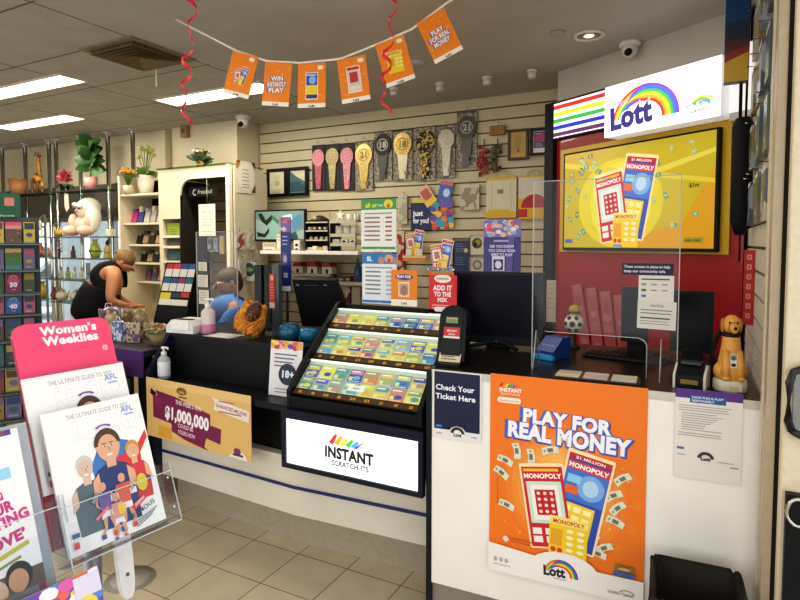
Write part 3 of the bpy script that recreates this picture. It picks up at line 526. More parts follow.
# clothes and bags hanging low on the wall behind the price lists
for k, (a, b, c, d, col, lb) in enumerate([(398, 231, 405, 270, 'a8302c', 'red packet hanging right of the green price list'), (346, 286, 351, 312, '7a2f4a', 'dark pink packet below the lower wall shelf'), (353, 287, 361, 312, 'b9b4aa', 'grey packet hanging left of the blue price list'), (399, 196, 408, 224, 'a9a692', 'clear packet with coloured beads left of the dark blue bag'), (461, 185, 480, 210, '9a9078', 'pale toy packet hanging right of the colourful card')]):
    p0, w, h = rectY(a, b, c, d, WY); t = thing('hanging_packet', lb, 'packet', FACE(p0)); p = Pan(w, h, flecks(col, 'c9c0aa', col, 22), T=.02); p.rect(0, 0, 100, 14, 'd0c8b0'); p.build('packet', None, t); f = MB(); f.tube([(w/2, h-.004, .008), (w/2, h+.03, .008), (w/2, h+.035, -.01)], .003, CHROME, 6); f.build('hook', t)
# posters on the wall behind the big monitor
framed(453.5, 238, 470.5, 272, 'dark navy notice behind the large monitor, left of the round pictures', 'poster', mat('1f2a48', .4), lambda p: (p.rect(0, 0, 100, 12, '8a7a3c'), p.ell(78, 70, 14, 14, 'c4b070'), p.para(12, 30, 60, 4, 14, 4, '7480a4'), p.para(12, 110, 60, 4, 14, 4, '5f6c94')), '22305a', 'wall_sign', bw=.006)
framed(470, 235, 485, 255, 'square card with a dark round picture, upper of two by the purple sign', 'picture', mat('b9b198', .5), lambda p: (p.ell(50, 52, 38, 38, '4a4436'), p.ell(58, 46, 20, 20, 'a38c3c'), p.ell(38, 62, 14, 16, '2a2620')), 'd2cab4', 'wall_sign', bw=.006)
framed(470.5, 257, 485, 274, 'square card with a grey round picture, lower of two by the purple sign', 'picture', mat('b9b198', .5), lambda p: (p.ell(50, 52, 36, 36, '77736a'), p.ell(50, 52, 22, 22, 'c0bcb0')), 'cfc8b6', 'wall_sign', bw=.006)
# ================================================================== booth against the wall pier
BY = 3.75
t = thing('display_booth', 'cream display booth with a dark arched opening and header sign against the pier', 'display booth', (0, BY, 0))
bz = 2.275; xa, xb, xc, xd = atY(158.5, 200, BY).x, atY(180, 200, BY).x, atY(226.5, 200, BY).x, atY(230, 200, BY).x
cm = mat('ddd2b4', .5, scale=3); f = MB(); f.box(xa, 0, 0, xa+.05, .42, bz, cm, bev=.003); f.box(xc, -.01, 0, xd, .03, bz+.01, mat('e8dfc6', .5), bev=.003); f.build('side_post', t)
zc = atY(170, 219, BY).z; arch = [(xb, zc), (xb, bz-.24)]+[(xb+.14-.14*cos(R(a)), bz-.24+.14*sin(R(a))) for a in (15, 30, 45, 60, 75, 90)]+[(xc, bz-.1), (xc, bz), (xa+.05, bz), (xa+.05, zc)]
f = MB(); f.prism(arch, -.02, 0, cm, FACE((0, 0, 0))); f.build('front_panel', t); f = MB(); f.box(xb-.015, .002, 0, xb, .34, bz-.11, mat('2f2a24', .6)); f.build('inner_side', t)
f = MB(); slats(f, xc-xb, 0, bz-.05, .0975, mat('6f5f45', .6), mat('3a3022', .7), .05); o = f.build('back_panel', t, T(xb, .36, 0))
f = MB(); f.box(xb, .022, bz-.1, xc, .35, bz-.06, mat('5e5a44', .5)); f.build('top_panel', t)
f = MB(); f.box(xa, -.02, bz+.001, xd, .43, bz+.013, glass('b9cbb8', .1, 'edge')); f.build('glass_top', t)
for i, py in enumerate((236.5, 247, 262)):
    z = atY(170, py, BY).z; f = MB(); f.box(xa+.052, .0, z-.012, xb-.017, .3, z+.012, mat('e3dac0', .5)); f.build('shelf_board', t)
f = MB(); pr = [(0, 0), (.42, 0), (.42, bz-.14)]+[(.42-.14+.14*cos(R(a)), bz-.14+.14*sin(R(a))) for a in (15, 30, 45, 60, 75, 90)]+[(0, bz)]
f.prism(pr, 0, .02, mat('cfc6ac', .5, scale=3), Matrix(((0, 0, 1, 0), (1, 0, 0, 0), (0, 1, 0, 0), (0, 0, 0, 1)))); o = f.build('side_panel', t, T(xd+.002, .035, 0))
p = Pan(.36, .085, '15130f', rough=.35); p.arc(22, 13, 5, 8, 60, 300, 'a9a493'); p.text(30, 17, 15, 'travelling', 'a9a493', 'l', .01, .2, 56) if 0 else p.text(30, 17, 15, 'fressxii', 'a9a493', 'l', .01, .2, 52)
q = atY(189, 197, BY+.06); p.build('header_sign', FACE((q.x, .06, q.z)), t)
p0, w, h = rectY(198, 204, 214.5, 236, BY-.02); p = Pan(w, h, 'e3dccb', rough=.7); p.text(50, 40, 16, 'NOTICE', '9d927e', 'c', .01); p.para(18, 55, 64, 4, 12, 2.5, 'b3a892'); p.para(18, 120, 64, 5, 12, 2.5, 'b3a892'); o = p.build('paper_notice', FACE(p0+Vector((0, .012, 0)))); tag(o, 'white paper notice hung in the booth opening', 'notice')
f = MB(); f.tube([(p0.x+w/2, BY-.005, p0.z+h), (p0.x+w/2, BY-.005, bz-.1)], .0015, 'cfc8b4', 5); f.build('string', o, o.matrix_basis.inverted())
p = Pan(.24, .28, 'd6d0be', rough=.4); p.ell(50, 57, 44, 50, 'e2dccb'); [p.poly(z, '5a5046') for z in ([(0, 0), (24, 0), (0, 30)], [(100, 0), (76, 0), (100, 30)], [(100, 113), (76, 113), (100, 80)])]; p.poly([(0, 0), (20, 10), (6, 34)], 'b5762a'); p.para(30, 30, 40, 4, 13, 3, '9a9484'); p.para(30, 84, 44, 2, 10, 3, '8a8474')
q = atX(231, 191, xd+.025); o = p.build('hanging_notice', FACE((xd+.026, BY+.05, atY(236, 193, BY+.1).z), pi/2)); tag(o, 'white sheet with a round design on the side of the booth', 'notice')
def boxthing(x0, y0, z0, x1, y1, z1, lb, c, cat='box', name='carton', band=None):
    t = thing(name, lb, cat, (x0, y0, z0)); f = MB(); f.box(0, 0, 0, x1-x0, y1-y0, z1-z0, mat(c, .5) if isinstance(c, str) else c, bev=.003); f.build('box_body', t)
    p = Pan((x1-x0)*.86, (z1-z0)*.86, band or 'd8d2c0', T=.001); p.rect(0, 0, 100, 18, c if isinstance(c, str) else '888888'); p.para(14, 30, 66, 3, 13, 5, '6c6450'); p.build('box_label', FACE(((x1-x0)*.07, -.0013, (z1-z0)*.07)), t); return t
zz = [atY(170, q, BY).z for q in (236.5, 247, 262)]
boxthing(xa+.07, BY+.03, zz[0]+.0125, xb-.03, BY+.16, atY(170, 223, BY).z, 'lime green box in the top cubby of the cream booth', '8a9a2c', band='93a33a')
boxthing(xa+.07, BY+.03, zz[1]+.0125, xb-.03, BY+.16, zz[0]-.016, 'dark box in the cubby below the lime green box', '3a3a34', band='4c4a42')
boxthing(xa+.07, BY+.03, zz[2]+.0125, xb-.03, BY+.16, zz[1]-.02, 'teal and dark box in the lowest cubby of the booth', '2c4a4a', band='35585a')
# acrylic-looking stock inside the booth opening
for k, (a, b, y0, y1, c, lb) in enumerate([(209, 214, 238, 252, '5a6470', 'grey packet inside the booth opening, left of two'), (215, 219.5, 238, 252, '7a8894', 'pale blue packet inside the booth opening, right of two'), (221, 225.5, 236, 254, 'b59a4a', 'gold packet beside the booth right post')]):
    p0, w, h = rectY(a, y0, b, y1, BY+.3); t = thing('hanging_packet', lb, 'packet', FACE(p0)); p = Pan(w, h, flecks(c, 'a8a08c', c, 25), T=.02); p.rect(0, 0, 100, 16, 'b0a890'); p.build('packet', None, t); f = MB(); f.tube([(w/2, h-.004, .008), (w/2, h+.03, .008), (w/2, h+.035, -.03)], .003, CHROME, 6); f.build('hook', t)
# white shelving bay left of the booth
gx0, gx1 = atY(119, 200, BY+.05).x, xa-.01
t = thing('shelving_bay', 'cream shelving bay with slanted sides left of the booth', 'shelving', (gx0, BY, 0)); gw = gx1-gx0; gz = atY(120, 175, BY).z
side = [(.04, gz), (.44, gz), (.44, 0), (.04, 0)]
for i, x in enumerate((0, gw-.03)): f = MB(); f.prism(side, 0, .025, cm, Matrix(((0, 0, 1, x), (1, 0, 0, 0), (0, 1, 0, 0), (0, 0, 0, 1)))); f.build('side_panel', t)
f = MB(); f.box(.026, .42, 0, gw-.031, .44, gz-.02, mat('cbbf9f', .5)); f.build('back_panel', t)
def gyf(z): return .05 if z > 1.9 else .05+(1.9-z)*.25
gl = [(atY(140, py, BY).z, py) for py in (193.5, 223, 245, 264, 284)]
for z, _ in gl: f = MB(); f.box(.027, gyf(z), z-.012, gw-.032, .418, z+.008, mat('e0d6bb', .5)); f.build('shelf_board', t)
rows = [(['c8327a', '3a4a8a', 'b8b4ac', 'a9a49a', 'c0bab0', 'cfc8b8'], .15, 'coloured and clear packet on the upper goods shelf of the cream bay', 'packets on the upper goods shelf'), (['2c2824', 'b59a7a', '3a322c', 'c2a888', '26221f', 'a08a70'], .12, 'dark-topped tan packet on the second goods shelf of the cream bay', 'packets on the second goods shelf'), (['2a2a34', 'b8a27c', '34323c', 'c4ae88', '2c2c36', 'b09874'], .11, 'dark and tan packet on the third goods shelf of the cream bay', 'packets on the third goods shelf'), (['8a5a6a', '6a6a8a', 'b8846a', '6a8a8a', 'a86a7a', '7a6a9a'], .12, 'muted pastel packet on the lowest goods shelf of the cream bay', 'packets on the lowest goods shelf')]
for (z, _), (cs, hh, lb, g) in zip(gl[1:], rows):
    for j in range(6):
        x = gx0+.035+j*(gw-.08)/5.8; o = thing('packet', lb, 'packet', (x, BY+gyf(z)+.005, z+.009), g); f = MB(); ww = (gw-.1)/7
        f.prism([(0, 0), (ww, 0), (ww*.95, hh*.8), (ww*.05, hh*.8)], 0, .03, mat(cs[j], .4), FACE((0, .1, 0), 0, .25)); f.build('packet_body', o); f = MB(); f.box(ww*.2, .085, hh*.72, ww*.8, .13, hh*(.95+.15*(j % 2)), mat(cs[(j+1) % 6], .4), bev=.004); f.build('packet_top', o)
# ------------------------------------------------------------------ plants
def plant(px, py, Y, lb, pot, ph, pr, fol, cat='potted plant'):
    q = atY(px, py, Y); t = thing('potted_plant', lb, cat, q); f = MB(); f.lathe([(pr*.75, 0), (pr, ph), (pr*.92, ph), (pr*.9, ph*.9), (0, ph*.88)], pot, n=20); f.build('pot', t); fol(t, ph); return t
def fiddle(t, ph):
    s = MB(); s.tube([(0, 0, ph*.8), (.01, 0, .3), (0, 0, .42)], .009, '6b4f30', 6); s.build('stem', t); f = MB()
    for i in range(24):
        a = i*2.4; z = ph+.06+.3*(i/24); f.leaf((0, 0, z), (cos(a), sin(a), .2+.6*(i/24)+random.uniform(-.2, .2)), VUP, random.uniform(.13, .17), random.uniform(.11, .14), mat('24481c', .45, noise=.3, scale=60) if i % 3 else mat('345e26', .45, noise=.3, scale=60), .35)
    f.build('leaves', t)
TY = 3.9; TZ = None
plant(91, 190, TY, 'tall potted plant with large dark green leaves on the top glass shelf', mat('c98a86', .5), .13, .07, fiddle)
def poins(t, ph):
    f = MB(); g = MB()
    for i in range(20): a = i*2.4; f.leaf((0, 0, ph+.03+.004*i), (cos(a), sin(a), .2+.04*i), VUP, .085, .045, mat('8f2c38', .5, noise=.3), .3)
    for i in range(10): a = i*2.4; g.leaf((0, 0, ph), (cos(a), sin(a), .1), (0, 0, 1), .12, .06, GREEN, .4)
    f.build('red_flowers', t); g.build('leaves', t)
plant(65, 191, TY, 'red-flowered potted plant in a dark pot on the top glass shelf', mat('26241f', .4), .07, .05, poins)
def yellowf(t, ph):
    f = MB(); g = MB()
    for i in range(26): a = i*2.4; r = .085*sqrt(i/26); f.ell((cos(a)*r-.0, sin(a)*r*.6, ph+.12+.05*random.random()), .022, .022, .018, mat(random.choice(['c9b02a', 'b8a028', 'd08a3a']), .6), 6); g.tube([(0, 0, ph*.9), (cos(a)*r-.0, sin(a)*r*.6, ph+.12)], .003, '4f6a2a', 5)
    f.build('flowers', t); g.build('stems', t)
def mixedf(t, ph):
    f = MB(); g = MB(); h = MB()
    for i in range(40): a = i*2.4; f.leaf((0, 0, ph), (cos(a), sin(a), .05+.9*random.random()), VUP, random.uniform(.08, .12), .05, mat(random.choice(['5e7a2e', '4a6a2a', '748a3a']), .5), .4)
    for i in range(7): a = i*2.4; p = (cos(a)*.09, sin(a)*.06, ph+.17+.1*random.random()); g.tube([(0, 0, ph), p], .004, '6b7a3a', 5); h.ell(p, .03, .03, .022, mat('b8b86a', .6), 8)
    f.build('leaves', t); g.build('stems', t); h.build('flowers', t)
zsh = gl[0][0]; 
q = plant(128.5, 190, BY+.06, 'small pot of yellow flowers on the cream shelving bay', mat('cfc4a4', .5), .08, .05, yellowf); q.location.z = zsh+.009
q = plant(146, 193, BY+.2, 'leafy green plant in a tall white pot on the cream shelving bay', mat('e6dfcc', .5), .19, .085, mixedf); q.location.z = zsh+.009
def daisy(t, ph):
    f = MB(); h = MB()
    for i in range(30): a = i*2.4; f.leaf((0, 0, ph), (cos(a), sin(a), .1+.9*random.random()), VUP, random.uniform(.08, .13), .05, mat(random.choice(['2c3a22', '3a4a28']), .5), .4)
    for i in range(12): a = i*2.4; h.ell((cos(a)*.08*sqrt(i/12+.1), sin(a)*.08*sqrt(i/12+.1), ph+.08+.03*random.random()), .018, .018, .014, mat(random.choice(['d9d2a8', 'b9b060', '5a3a4a']), .6), 6)
    f.build('leaves', t); h.build('flowers', t)
plant(201, 168, BY+.15, 'small white-flowered plant in a tan pot on top of the booth', mat('b08a4a', .5), .06, .045, daisy).location.z = bz+.0135
# ------------------------------------------------------------------ chrome shelving by the rear windows
PYY = 4.03
posts = [2, 25, 49, 56, 80, 108, 133]
tp = thing('chrome_post', 'chrome shelving post', 'post'); first = tp
f = MB(); f.tube([(0, 0, .01), (0, 0, CZ-.012)], .022, CHROME, 12); f.build('pole', tp); f = MB(); f.lathe([(.042, 0), (.042, .01), (.023, .012)], CHROME, n=20); f.build('base_flange', tp); f = MB(); f.lathe([(.023, CZ-.014), (.042, CZ-.012), (.042, CZ-.001)], mat('d8d5cc', .4), n=20); f.lathe([(.03, CZ-.04), (.03, CZ-.013)], CHROME, n=16); f.build('ceiling_flange', tp)
plb = ['chrome floor-to-ceiling post at the far left edge', 'chrome post left of the giraffe figure', 'left chrome post of the close pair between giraffe and red flowers', 'right chrome post of the close pair between giraffe and red flowers', 'chrome post behind the large leafy plant', 'chrome post just right of the large leafy plant', 'chrome post behind the shelving bay plants, rightmost']
for i, px in enumerate(posts):
    x = atY(px, 150, PYY).x; M = T(x, PYY, 0)
    if i == 0: tp.matrix_basis = M; tp['label'] = plb[0]; tp['group'] = 'chrome shelving posts'
    else: dup(tp, M, plb[i])
PXs = [atY(p, 200, 3.88).x for p in posts]
SHZ = [atY(90, y, 3.9).z for y in (190.5, 236.5, 258, 279.5, 302)]
words = ['top', 'second', 'middle', 'fourth', 'lowest']; bays = [(PXs[0]-.7, PXs[1]-.03, 'leftmost'), (PXs[1]+.03, PXs[2]-.03, 'second'), (PXs[3]+.03, PXs[5]+.05, 'widest'), ]
for bi, (x0, x1, bn) in enumerate(bays):
    for zi, z in enumerate(SHZ):
        t = thing('glass_shelf', '%s glass shelf of the %s bay of the chrome shelving' % (words[zi], bn), 'shelf', (x0, 3.76, z-.0122), 'glass shelves on chrome posts'); f = MB(); f.box(0, 0, 0, x1-x0, .24, .01, glass('b9c8c4', .12, 'shelf')); f.build('glass_panel', t); f = MB(); f.box(0, -.004, -.001, x1-x0, 0, .011, mat('54605c' if zi else '3f403c', .3)); f.build('front_edge', t)
def orn(name, px, zi, lb, fn, Y=3.88, cat='ornament'):
    t = thing(name, lb, cat, (atY(px, 240, Y).x, Y, SHZ[zi]+.0005)); fn(t); return t
def giraffe(t):
    c = flecks('a8742c', '6a3a1a', 'b98a3c', 26); f = MB(); f.ell((0, 0, .17), .075, .045, .06, c); 
    for x in (-.05, .05):
        for y in (-.025, .025): f.tube([(x, y, 0), (x, y, .16)], [.012, .018], c, 8)
    f.tube([(.05, 0, .19), (.045, 0, .3), (.03, 0, .4)], [.035, .024, .018], c, 8); f.ell((.045, 0, .415), .045, .02, .022, c); f.build('body', t); f = MB()
    for y in (-.012, .012): f.tube([(.02, y, .425), (.012, y*1.3, .465)], .005, '4a2a14', 6); f.ell((.0, y*2, .425), .02, .006, .01, '8a5a24')
    f.build('horns_and_ears', t)
orn('giraffe_figurine', 39, 0, 'tall brown patterned giraffe figurine on the top glass shelf', giraffe)
def planter(t): f = MB(); f.lathe([(.075, 0), (.095, .16), (.085, .16), (.08, .14), (0, .14)], mat('a9744c', .6)); f.build('pot', t); f = MB(); f.lathe([(.095, .16), (.1, .165), (.1, .185), (.088, .185), (.086, .16)], '9a6640'); f.build('rim', t)
orn('planter', 20, 0, 'large terracotta planter at the left end of the glass shelves', planter)
def vase(c, h, r, c2=None):
    def fn(t):
        f = MB(); f.lathe([(r*.6, 0), (r, h*.35), (r*.75, h*.65), (r*.35, h*.82), (r*.45, h), (r*.38, h), (r*.3, h*.83), (0, h*.7)], c if not isinstance(c, str) else mat(c, .25)); f.build('vase_body', t)
        if c2: f = MB(); f.lathe([(r*1.01, h*.32), (r*1.03, h*.36), (r*.99, h*.42)], mat(c2, .3)); f.build('painted_band', t)
    return fn
def figure(c, c2, h):
    def fn(t):
        f = MB(); f.lathe([(h*.2, 0), (h*.22, h*.06), (h*.16, h*.3), (h*.2, h*.5), (h*.13, h*.66), (h*.07, h*.72)], mat(c, .4)); f.build('robe', t); f = MB(); f.ell((0, 0, h*.83), h*.11, h*.11, h*.14, mat(c2, .4)); f.ell((0, 0, h*.97), h*.05, h*.05, h*.06, mat(c2, .4)); f.build('head', t)
        f = MB(); 
        for s in (-1, 1): f.tube([(s*h*.18, 0, h*.55), (s*h*.22, -h*.08, h*.38), (0, -h*.18, h*.34)], h*.045, mat(c, .4), 8)
        f.build('arms', t)
    return fn
def teddy(t):
    b = mat('e8bca8', .9, noise=.2, scale=120); w = mat('e6e0d0', .9, noise=.15, scale=120); f = MB(); f.ell((0, 0, .12), .12, .1, .12, b); f.ell((.02, -.02, .28), .1, .09, .09, w)
    for s in (-1, 1): f.ell((s*.12, -.08, .06), .06, .1, .055, b); f.ell((s*.13, -.05, .16), .04, .05, .08, b)
    f.build('body', t); f = MB(); f.ell((.05, .01, .31), .13, .11, .1, w); f.ell((.13, .0, .2), .075, .08, .16, w); f.tube([(-.09, -.05, .31), (.0, -.12, .33), (.1, -.1, .31)], .022, w); f.build('hat', t); f = MB()
    for s in (-1, 1): f.ell((.02+s*.035, -.105, .29), .01, .008, .011, BLACK, 8)
    f.ell((.02, -.11, .26), .02, .012, .013, 'd07a6a', 8); f.build('face', t)
orn('plush_toy', 86, 1, 'peach and white plush toy wearing a large white hat on the second glass shelf', teddy, cat='soft toy')
def duck(t): f = MB(); f.ell((0, 0, .04), .07, .035, .04, mat('b99a3a', .4)); f.tube([(-.06, 0, .05), (-.1, 0, .1), (-.13, 0, .09)], [.018, .014, .008], mat('c4a648', .4), 8); f.build('body', t); f = MB(); f.ell((.09, 0, .03), .03, .025, .025, mat('e0d8c8', .5)); f.build('ball', t)
orn('brass_ornament', 60, 1, 'curved brass-coloured ornament left of the plush toy', duck)
def wreath(t): f = MB(); f.lathe([(.03, 0), (.035, .015), (.01, .03), (.008, .12)], mat('d8d0b8', .4)); f.build('stand', t); f = MB(); f.tube([(.06*cos(a)+.03, 0, .17+.06*sin(a)) for a in [i*pi/10 for i in range(21)]], .01, mat('a08a3a', .35, .4), 8); f.ell((-.03, 0, .13), .03, .02, .06, mat('b9b4a8', .5)); f.build('ring', t)
orn('gold_ornament', 42, 1, 'gold ring ornament on a pale stand between the first chrome posts', wreath)
def cube(t): f = MB(); f.box(-.035, -.035, 0, .035, .035, .07, mat('d9d2b4', .5), bev=.006); f.build('candle', t); f = MB(); f.tube([(0, 0, .07), (0, 0, .082)], .002, BLACK, 5); f.build('wick', t)
orn('candle', 111, 1, 'square cream candle at the right end of the second glass shelf', cube, cat='candle')
def tree(c): 
    def fn(t):
        f = MB(); f.tube([(0, 0, 0), (.005, 0, .1)], .012, '6a3a2a', 6); f.build('trunk', t); f = MB()
        for i in range(28): a = i*2.4; f.leaf((0, 0, .05+.006*i), (cos(a), sin(a), .4), (0, 0, 1), .09-.002*i, .03, mat(c, .5, noise=.3), .2)
        f.build('branches', t)
    return fn
orn('tree_ornament', 59, 2, 'reddish brown tree ornament on the middle glass shelf', tree('8a4a3c'))
orn('figurine', 73, 2, 'small dark brown figurine right of the reddish tree ornament', figure('5a3a30', '4a2a22', .13))
orn('bottle_vase', 95, 2, 'yellow-green bottle vase on the middle glass shelf', vase('aab04a', .2, .06, '5a6a2a'), cat='vase')
orn('seated_figurine', 107.5, 2, 'dark seated figurine with gold robe beside the woman', figure('b39a4a', '2e2c28', .19))
orn('red_vase', 40, 2, 'coral red vase on the middle glass shelf near the cards', vase('b8604a', .16, .055, 'd88a70'), cat='vase')
orn('jug', 47, 2, 'squat brown jug beside the coral red vase', vase('8a7466', .11, .06), cat='jug')
for i, (px, c, c2) in enumerate([(57, 'b8b8a4', '8a8a70'), (64, 'a8a04a', '8a7a3a'), (71, 'c4c4b8', 'a8a89a'), (78, 'c8c4b4', 'a09a88')]): orn('figurine', px+3, 3, ['grey-green figurine, leftmost on the fourth glass shelf', 'olive gold figurine on the fourth glass shelf', 'pale grey figurine, third along the fourth glass shelf', 'cream figurine nearest the woman on the fourth glass shelf'][i], figure(c, c2, .13))
orn('gold_vase', 41, 4, 'tall tapering gold vase left of the lower glass shelf', vase(mat('b8923a', .35, .3), .2, .06), cat='vase')
def teapot(c, c2):
    def fn(t):
        f = MB(); f.lathe([(.04, 0), (.07, .04), (.065, .08), (.03, .105)], mat(c, .3)); f.build('pot_body', t); f = MB(); f.lathe([(.032, .105), (.02, .118), (.006, .122), (.01, .135), (0, .14)], mat(c2, .3)); f.build('lid', t); f = MB(); f.tube([(.06, 0, .05), (.09, 0, .07), (.11, 0, .1)], [.016, .011, .008], mat(c, .3), 8); f.build('spout', t); f = MB(); f.tube([(-.06, 0, .085), (-.1, 0, .08), (-.1, 0, .04), (-.064, 0, .035)], .007, mat(c2, .3), 8); f.build('handle', t)
    return fn
orn('teapot', 61, 4, 'pale pink teapot on the lowest glass shelf', teapot('d8c4b0', 'c9a48c'), cat='teapot'); orn('teapot', 75, 4, 'beige teapot beside the pale pink one, nearest the woman', teapot('c9bca0', 'a8987a'), cat='teapot'); orn('bottle_vase', 53, 4, 'dark red bottle vase on the lowest glass shelf', vase('6a2f2c', .14, .045), cat='vase')
f = MB(); f.prism([(-.03, 0), (.035, -.01), (.045, -.16), (.0, -.2), (-.03, -.14)], -.002, .002, mat('cfc6b4', .6), FACE((0, 0, 0))); f.tube([(0, 0, 0), (0, 0, .05)], .002, 'a89c80', 5); o = f.build('hanging_tag', None, T(*atY(66, 193, 3.78))); tag(o, 'white paper tag hanging below the red-flowered plant', 'tag')
# ================================================================== greeting card rack, far left
RA = R(58); RP = atD(15, 260, 4.3); rn = Vector((sin(RA), -cos(RA), 0))
def rk(px, py, off=0): return atV(px, py, (RP.x, RP.y), RA, off)
t = thing('card_rack', 'tall greeting card rack with a green header at the left edge', 'card rack'); ul = rk(-26, 216); ur = rk(38, 216); wd = (ur-ul).length
MR = FACE((ul.x, ul.y, 0), RA); f = MB(); zt = ul.z
f.box(0, 0, -.12, wd, zt, -.09, mat('3f4a4e', .5)); f.build('back_board', t, MR)
f = MB(); f.box(-.12, 0, -.12, -.06, zt+.02, .02, mat('54605f', .4)); f.box(wd+.035, 0, -.12, wd+.05, zt+.02, .02, mat('54605f', .4)); f.build('side_panel', t, MR)
hz = rk(7, 193); hw_ = (rk(15, 200)-ul).length+.1; p = Pan(hw_, hz.z-zt, '1f5a44', T=.01); p.rect(74, 8, 16, 16, 'c9807c'); p.text(55, 45, 6, 'greeting cards', 'cfe0d4', 'l', .01, 0, 34); p.build('header_sign', MR @ T(-.1, zt, -.06), t)
tb = [243.5, 270.5, 294, 315, 341, 367, 393, 420, 446]; heights = 22
cols = [(-24, -11), (-10, 3.5), (5, 21.5), (23.5, 35)]
arts = {(2, 0): 'pink', (2, 1): 'teal', (2, 2): '30', (2, 3): '40'}
pal = ['1c3a40', '2c4438', '6a2f5a', '254a7a', 'a8843a', '8a3a34', '2f6a6a', '5a3a2a', 'b05a7a', '3a5a2a', '7a6a9a', 'b8a24a']
names = {'1c3a40': 'dark teal', '2c4438': 'dark green', '6a2f5a': 'plum', '254a7a': 'blue', 'a8843a': 'ochre', '8a3a34': 'brick red', '2f6a6a': 'sea green', '5a3a2a': 'brown', 'b05a7a': 'rose', '3a5a2a': 'leaf green', '7a6a9a': 'lilac', 'b8a24a': 'mustard'}
rowname = ['top', 'second', 'third', 'fourth', 'fifth', 'sixth', 'seventh', 'eighth', 'ninth']; colname = ['outermost left', 'inner left', 'centre', 'right']
kk = 0
for r, yb in enumerate(tb):
    zb = rk(13, yb).z; f = MB(); f.box(0, zb-.012, -.088, wd, zb-.004, .018, mat('6b7876', .35)); f.box(0, zb-.004, .012, wd, zb+.014, .016, glass('dfe9e6', .08, 'lip')); f.build('card_shelf', t, MR)
    for c, (x0, x1) in enumerate(cols):
        a = rk(x0, yb); b = rk(x1, yb); w = (b-a).length; h = rk(13, yb-min(heights, (yb-tb[r-1] if r else 30)-2.5)).z-zb; u = (Vector((a.x, a.y))-Vector((ul.x, ul.y))).dot(Vector((cos(RA), sin(RA)))); kk += 5; col = pal[(kk+r*3+c) % 12]; k = arts.get((c, r))
        base = {'pink': '5e4238', 'teal': '4a7a4a', '30': '7a2350', '40': '2a4f9a'}.get(k, col); p = Pan(w, h, base, T=.004, rough=.35)
        V_ = h/p.k
        if k == 'pink': p.rect(0, 0, 100, 28, 'cf4a6a'); p.rect(0, 28, 100, 24, 'b88a84'); [p.ell(random.uniform(10, 90), random.uniform(60, V_-12), 12, 8, random.choice(['3a2620', '8a6a5a', '4f3630']), 10) for _ in range(8)]
        elif k == 'teal': p.rect(0, 0, 100, 30, 'c9b47a'); p.rect(0, 30, 100, 34, '3a7a34'); p.ell(60, 40, 22, 14, '7a5a3a'); p.rect(0, V_-34, 100, 34, '3f8a96')
        elif k in ('30', '40'): p.ell(50, V_*.42, 38, 34, 'b8527a' if k == '30' else '4a78c4'); p.arc(50, V_*.3, 20, 30, 20, 160, 'e0864a' if k == '30' else 'a8b86a'); p.text(50, V_*.68, 44, k, 'f0e2ea', 'c', .06); p.rect(38, V_*.8, 24, 5, 'd8a8c0')
        else:
            c2, c3 = pal[(kk+4) % 12], pal[(kk+7) % 12]; p.rect(8, 10, 84, V_*.3, c2); p.ell(50, V_*.6, 28, 22, c3); p.para(20, V_*.84, 60, 2, 7, 3, 'd8d0c4')
        nm = {'pink': 'brown and pink photo', 'teal': 'green and teal landscape', '30': 'plum birthday', '40': 'blue birthday'}.get(k, names[col]); lb = {'30': 'plum birthday card showing the number 30 in the rack', '40': 'blue birthday card showing the number 40 in the rack'}.get(k, '%s greeting card, %s row, %s column of the rack' % (nm, rowname[r], colname[c]))
        o = p.build('greeting_card', MR @ T(u, zb, -.05) @ Matrix.Rotation(-.12, 4, 'X')); tag(o, lb, 'greeting card', 'greeting cards in the rack')
# ================================================================== gift table behind the magazine stand
gt = thing('gift_table', 'low gift table with a purple cloth edge left of the counter', 'table', (-4.05, 2.3, 0)); f = MB(); f.box(0, 0, .92, 1.12, .75, .96, mat('2b2830', .5), bev=.004); f.build('tabletop', gt)
for x in (.03, 1.01):
    for y in (.04, .65): f = MB(); f.box(x, y, 0, x+.06, y+.06, .918, DARK); f.build('leg', gt)
f = MB(); f.box(.0, -.012, .8, 1.12, -.002, .958, mat('4a2468', .8)); f.build('cloth_edge', gt)
GT = .961
for k, (px, py, c, c2, s, lb) in enumerate([(112, 338, 'd0bca4', 'c4b8d4', .062, 'wrapped cream teddy bear gift at the left end of the gift table'), (128, 334, 'a08a74', '8a4a7a', .055, 'brown wrapped soft toy beside the woman'), (140, 336, 'c0b49c', '8a9a5a', .055, 'pale wrapped soft toy in the middle of the gift table')]):
    q = atZ(px, py, GT); t = thing('wrapped_toy', lb, 'soft toy', (q.x, q.y, GT)); f = MB(); m_ = mat(c, .9, noise=.3, scale=80); f.ell((0, 0, s*.9), s, s*.8, s*.9, m_); f.ell((0, 0, s*2.2), s*.7, s*.65, s*.62, m_)
    for a in (-1, 1): f.ell((a*s*.55, 0, s*2.75), s*.26, s*.15, s*.26, m_); f.ell((a*s*.9, -s*.3, s*.95), s*.3, s*.35, s*.6, m_)
    f.build('body', t); f = MB(); f.lathe([(s*1.15, .002), (s*1.2, s), (s*.9, s*2.6), (s*.3, s*3.3), (s*.7, s*3.8)], glass('f4f2ea', .1, 'wrap')); f.build('clear_wrap', t); f = MB()
    for a in (0, 1.2, 2.4, 3.6, 4.9): f.leaf((0, 0, s*3.3), (cos(a), sin(a), .3), (0, 0, 1), s*.9, s*.5, mat(c2, .4), .5)
    f.build('ribbon', t)
